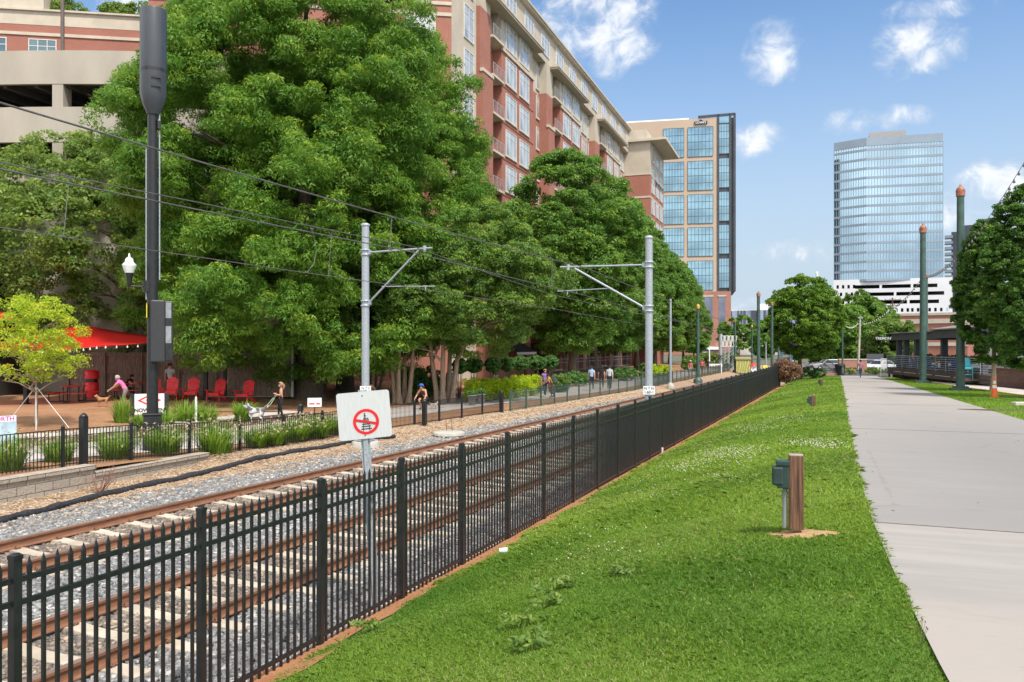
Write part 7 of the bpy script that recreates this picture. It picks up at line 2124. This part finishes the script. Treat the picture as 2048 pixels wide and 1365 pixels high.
mb = MB(); mb.box((-13 * s_, 0, hh - 2.1), (26 * s_, .1, .1)); mb.box((-22 * s_, 0, (hh - 2.1) / 2), (.12, .12, hh - 2.1)); mb.build('side_arm', M['white'], gn)
mb = MB()
for z in (zb_ * .62, zb_ * .5):
    mb.lathe([(.3, -.05), (.3, .05), (0, .06)], 14, c=(23 * s_, -.5, z)); mb.lathe([(.3, -.05), (.3, .05), (0, .06)], 14, c=(-2 * s_, -.4, z))
mb.build('crossing_light', M['black_plastic'], gn)
q = pos(1486, 104, .15); mc = thing('mural_cabinet', 'yellow-green painted utility cabinet with pale wavy stripes', 'utility cabinet', q, TH + R(-12)); s2 = 104 / F
w, h = 27 * s2, (742 - 716) * s2
mm_, t, b, out = new_mat('wave_mural'); v = t.coord('Object'); wv = t.n('ShaderNodeTexWave'); wv.inputs['Scale'].default_value = .9; wv.inputs['Distortion'].default_value = 7; wv.inputs['Detail'].default_value = 0; wv.inputs['Detail Scale'].default_value = 1.1
t.l(v, wv.inputs['Vector']); t.l(t.mix(t.ramp(wv.outputs['Fac'], .82, .92), (.36, .36, .07), (.62, .6, .36)), b.inputs['Base Color'])
mb = MB(); mb.box((0, 0, h / 2), (w, 1.5, h)); mb.build('cabinet', mm_, mc)
mb = MB(); mb.add([(-w / 2 - .1, -.85, h), (w / 2 + .1, -.85, h), (w / 2 + .1, .85, h + .15), (-w / 2 - .1, .85, h + .15), (-w / 2 - .1, -.85, h + .14), (w / 2 + .1, -.85, h + .14), (w / 2 + .1, .85, h + .29), (-w / 2 - .1, .85, h + .29)], [(3, 2, 1, 0), (4, 5, 6, 7), (0, 1, 5, 4), (1, 2, 6, 5), (2, 3, 7, 6), (3, 0, 4, 7)]); mb.build('roof', mat('olive_roof', (.3, .27, .12), .7), mc)
q = pos(1507, 101, .15); rs2 = thing('red_stand', 'small red awning stand right of the mural cabinet', 'stand', q, TH); mb = MB(); mb.lathe([(.5, .8), (.35, 1.05), (0, 1.2)], 8, c=(0, 0, .1)); mb.build('awning', M['red_plastic'], rs2); mb = MB(); mb.box((0, 0, .42), (.7, .5, .84)); mb.build('counter', M['white'], rs2); 
q = pos(1530, 98, .15); ys_ = thing('yellow_board', 'yellow folding board near the railway crossing', 'sign', q, TH + R(10)); mb = MB(); mb.bar((0, -.25, 0), (0, 0, 1.05), .55, .04, up=(0, 1, 0)); mb.bar((0, .25, 0), (0, 0, 1.05), .55, .04, up=(0, 1, 0)); mb.build('board', mat('yellow_paint', (.6, .52, .06), .6), ys_)
q = pos(1432, 100, .2); wp = thing('white_barrier', 'low white barrier by the green fence near the gantry', 'barrier', q, TH); mb = MB(); mb.box((0, 0, .95), (1.5, .12, .35)); 
for s in (-1, 1): mb.box((s * .65, 0, .4), (.1, .1, .8))
mb.build('barrier', M['white'], wp)
q = pos(1418, 130, .15); shrub('street_shrub', 'light green shrub before the small brick building', q, 2.0, 2.4, far_leaf, 881, 'bush', n_per=70, ll=.3, lw=.16)
q = pos(1457, 122, .15); shrub('street_shrub', 'light green shrub behind the gantry legs', q, 1.9, 2.4, far_leaf, 883, 'bush', n_per=70, ll=.3, lw=.16)
q = pos(1385, 105, .15); shrub('street_shrub', 'yellow-green shrub behind the gold-capped green pole', q, 1.6, 2.2, far_leaf, 885, 'bush', n_per=70, ll=.28, lw=.15)
# large station canopy roof glimpsed by the small oak
q = pos(1580, 112, .2); sc_ = thing('bus_shelter', 'dark curved shelter roof on blue posts left of the small oak', 'shelter', q, TH); s_ = 112 / F
mb = MB(); zc = zat(697, 112) - .2; mb.prism([(-18 * s_, 0), (16 * s_, 0), (16 * s_, .5), (0, .9), (-16 * s_, .5)], 0, 3); o = mb.build('roof', M['black_plastic'], sc_); o.matrix_local = Matrix.Translation((0, 3, zc)) @ Matrix.Rotation(R(90), 4, 'X')
mb = MB()
for x in (-12, -9, 8, 12): mb.tube([(x * s_, 1.5, 0), (x * s_, 1.5, zc)], .12, 8)
mb.build('post', mat('pale_blue_post', (.25, .38, .5), .5), sc_)
mb = MB(); mb.lathe([(0, 0), (1.3, .4), (1.9, 1.7), (1.5, 2.7), (0, 3.2)], 14, c=(-3 * s_, 3, zc + .6)); mb.build('grey_dome', mat('grey_fabric', (.3, .32, .34), .6), sc_)
# ================================================================ GRASS OF THE LAWN (uncountable)
g = np.random.default_rng(77)
def blades(n, xs, ys, zs, hgt, wid, seed, lean=.5):
    q = np.random.default_rng(seed)
    a = q.uniform(0, 6.283, n); l = q.uniform(.25, lean, n) ; h = hgt * q.uniform(.55, 1.25, n)
    b = q.uniform(0, 6.283, n)
    sx, sy = np.cos(b) * wid, np.sin(b) * wid
    tx, ty = np.cos(a) * l * h, np.sin(a) * l * h
    P0 = np.stack([xs - sx, ys - sy, zs], 1); P1 = np.stack([xs + sx, ys + sy, zs], 1)
    P2 = np.stack([xs + sx * .7 + tx * .45, ys + sy * .7 + ty * .45, zs + h * .6], 1); P3 = np.stack([xs - sx * .7 + tx * .45, ys - sy * .7 + ty * .45, zs + h * .6], 1)
    P4_ = np.stack([xs + tx * 1.2, ys + ty * 1.2, zs + h * np.maximum(.35, 1 - .35 * l)], 1)
    V = np.stack([P0, P1, P2, P4_, P3], 1).reshape(-1, 3)
    Fc = np.arange(n * 5, dtype=np.int32).reshape(-1, 5)
    return V, Fc
def vnoise(x, y, s, seed):
    q = np.random.default_rng(seed); k = q.normal(0, 1, (7, 2)) * s; ph = q.uniform(0, 6.28, 7)
    return sum(np.sin(x * k[i, 0] + y * k[i, 1] + ph[i]) for i in range(7)) / 7 * 1.9
def lawn_zv(x, y):
    xf, xp = -5.507 + .0262 * y, Xp(y)
    t_ = np.clip((x - xf) / (xp - xf), 0, 1); z = .03 + (1.75 - .0159 * np.minimum(y, 98) - .03) * (1 - (1 - t_) ** 1.65)
    return z + .012 * np.sin(3 * x + y) * np.sin(2.2 * y)
bands = [(2.2, 6, 180000, .034, .0028), (6, 10, 125000, .038, .0038), (10, 16, 90000, .06, .0055), (16, 28, 80000, .06, .009), (28, 50, 60000, .065, .016), (50, 95, 40000, .07, .03)]
VV, FF, RN = [], [], []
off = 0
for i, (y0, y1, n, h, w) in enumerate(bands):
    y = g.uniform(y0, y1, n); x = -5.507 + .0262 * y + .22 + (Xp(y) - (-5.507 + .0262 * y) - .2) * g.random(n)
    edge = x - (-5.507 + .0262 * y); keep = (edge > .5 + .14 * np.sin(y * 1.7) + .1 * np.sin(y * 4.1) + .06 * np.sin(y * 11)) | (g.random(n) < .08)
    p0 = pos(1594, 8.1); r0 = ((x - p0.x - .06) / .31) ** 2 + ((y - p0.y + .03) / .19) ** 2; keep &= r0 + .35 * np.sin(7 * np.arctan2(y - p0.y, x - p0.x)) > .95
    tuft = vnoise(x, y, 2.6, 5)
    x, y, tuft = x[keep], y[keep], tuft[keep]; n = len(x)
    big = vnoise(x, y, .8, 9); hh = h * (1 + .5 * np.clip(tuft, -.6, 1.2)) * (1 + .25 * big)
    V, Fc = blades(n, x, y, lawn_zv(x, y), np.maximum(hh, .02), w, 100 + i, 1.5)
    rn = .46 + .26 * vnoise(x, y, .55, 21) + .12 * vnoise(x, y, 2.0, 31) + g.normal(0, .16, n)
    dry = g.random(n) < np.clip(.05 + .12 * vnoise(x, y, 1.1, 41), 0, .3); rn = np.where(dry, .86 + .14 * g.random(n), np.clip(rn, 0, .8))
    VV.append(V); FF.append(Fc + off); RN.append(rn); off += len(V)
# right verge
n = 60000
y = 8 + 75 * g.random(n) ** 1.3; xe = Y1.x + (Y2.x - Y1.x) * (y - Y1.y) / (Y2.y - Y1.y); x = 5.22 + (np.maximum(5.3, xe) - 5.25) * g.random(n)
for (px, D, rx, ry) in ((1986, 45, 1.0, .7), (2062, 37, 1.3, .8), (2035, 27.5, 1.6, .5)):
    q = pos(px, D); k = ((x - q.x) / rx) ** 2 + ((y - q.y) / ry) ** 2 > 1; x, y = x[k], y[k]
n = len(x); V, Fc = blades(n, x, y, 1.75 - .0159 * y + .015, np.full(n, .065), np.interp(y, [8, 30, 80], [.006, .012, .03]), 300, .9)
VV.append(V); FF.append(Fc + off); RN.append(np.clip(.45 + .25 * vnoise(x, y, .6, 51) + g.normal(0, .16, n), 0, .8)); off += len(V)
L_lawn = leaf_mat('lawn_blade', (0.095, 0.212, 0.02), (0.24, 0.37, 0.042), (0.44, 0.43, 0.19), .4, .55)
o = link('lawn_grass', np_mesh('lawn_grass', np.concatenate(VV), np.concatenate(FF), L_lawn, np.concatenate(RN)))
tag(o, 'bright green grass blades of the sloping lawn and the verge', 'grass', kind='stuff')
# white clover heads in drifts
def lawn_hit(px, py):
    for D in np.arange(3, 70, .08):
        q = pos(px, D)
        if zat(py, D) <= lawn_z(q.x, q.y): return q
    return None
C_pts = []
for (px, py, sx, sy, n) in ((1440, 915, 60, 18, 300), (1370, 938, 60, 14, 120), (1490, 905, 50, 10, 110), (1620, 888, 60, 9, 190), (1660, 897, 50, 6, 80), (1500, 858, 70, 10, 150), (1580, 840, 60, 8, 80), (1460, 960, 40, 10, 50), (1300, 985, 90, 30, 60), (1180, 1100, 160, 60, 50)):
    for k in range(n):
        q = lawn_hit(px + random.gauss(0, sx * .55), py + random.gauss(0, sy * .6))
        if q is not None and q.x < Xp(q.y) - .05: C_pts.append((q.x, q.y, lawn_z(q.x, q.y) + random.uniform(.04, .075), random.uniform(.7, 1.3) * (.010 if q.y < 14 else .0125)))
C_pts = np.array(C_pts, np.float32); n = len(C_pts)
octv = np.array([(0, 0, 1), (1, 0, 0), (0, 1, 0), (-1, 0, 0), (0, -1, 0), (0, 0, -1)], np.float32); octf = np.array([(0, 1, 2), (0, 2, 3), (0, 3, 4), (0, 4, 1), (5, 2, 1), (5, 3, 2), (5, 4, 3), (5, 1, 4)], np.int32)
V = (C_pts[:, None, :3] + octv[None] * C_pts[:, None, 3:4]).reshape(-1, 3); Fc = (np.arange(n, dtype=np.int32)[:, None, None] * 6 + octf[None]).reshape(-1, 3)
o = link('clover_flowers', np_mesh('clover_flowers', V, Fc, mat('clover_white', (.46, .46, .34), .8, 0, .15, 30)))
tag(o, 'white clover flower heads in drifts across the lawn', 'flowers', kind='stuff')
# broad-leaved weeds and a tall seed-head weed at the path edge
for k, (px, py, r, h, lab) in enumerate([(735, 1268, .16, .2, 'leafy weed at the foot of the bank by the fence'), (1130, 1180, .2, .12, 'pale green leafy weed in the middle of the lawn'), (1108, 1215, .18, .12, 'leafy weed patch left of the lawn centre'), (1050, 1255, .22, .12, 'leafy weed patch low on the bank'), (1240, 1150, .15, .1, 'small yellow-green weed on the open lawn'), (1065, 1300, .2, .12, 'leafy weed patch near the bottom edge')]):
    q = lawn_hit(px, py)
    if q is None: continue
    q.z = lawn_z(q.x, q.y); root = thing('leafy_weed', lab, 'weed', q, 0, 'weeds in the lawn')
    Vw, Fw, rw = leaf_cloud(np.random.default_rng(k).normal(0, r * .4, (10, 3)) * np.array([1, 1, .15]) + np.array([0, 0, h * .5]), np.full(10, .05), 14, .07, .03, 950 + k, .1, .7); Vw[:, 2] = np.maximum(Vw[:, 2], .01)
    link('leaves', np_mesh('weed_leaves', Vw, Fw, L_maple, rw), root)
D = 4.75; q = pos(1842, D); q.z = zat(1215, D); q.z = lawn_z(q.x, q.y)
sw = thing('seed_weed', 'thin tall weed with brown seed heads at the edge of the path', 'weed', q)
mb = MB(); mh = MB(); rs = random.Random(8); hh = (1225 - 1168) / F * D
for k in range(7):
    a = rs.uniform(0, 6.28); e = Vector((math.cos(a) * .035, math.sin(a) * .035, hh * rs.uniform(.6, 1.0))); mb.tube([(0, 0, 0), e * .5 + Vector((0, 0, .02)), e], [.002, .0015, .001], 5); mh.lathe([(0, -.006), (.004, 0), (.003, .006), (0, .01)], 6, c=tuple(e))
mb.build('stem', flat('weed_stem', (.1, .14, .03)), sw); mh.build('seed_head', flat('seed_head', (.14, .09, .04)), sw)
# twigs and leaves lying on the concrete
mb = MB(); rs = random.Random(12)
for k in range(60):
    y = 4.5 + 30 * rs.random() ** 1.8; x = rs.uniform(Xp(y) + .1, 5.1); a = rs.uniform(0, 3.14); l_ = rs.uniform(.008, .03); z = zp(y) + .024
    mb.add([(x - math.cos(a) * l_, y - math.sin(a) * l_, z), (x + math.sin(a) * l_ * .3, y - math.cos(a) * l_ * .3, z + .004), (x + math.cos(a) * l_, y + math.sin(a) * l_, z), (x - math.sin(a) * l_ * .3, y + math.cos(a) * l_ * .3, z + .006)], [(0, 1, 2, 3)])
o = mb.build('fallen_leaves', flat('dry_leaf', (.12, .075, .04))); tag(o, 'scattered dry leaf bits on the concrete path', 'leaves', kind='stuff')

# lettering curves become plain meshes
dg = bpy.context.evaluated_depsgraph_get()
for o in [x for x in COL.objects if x.type == 'FONT']:
    me = bpy.data.meshes.new_from_object(o.evaluated_get(dg)); nm = 'lettering'
    par, ml = o.parent, o.matrix_local.copy()
    bpy.data.objects.remove(o)
    n_ = link(nm, me, par); n_.matrix_local = ml
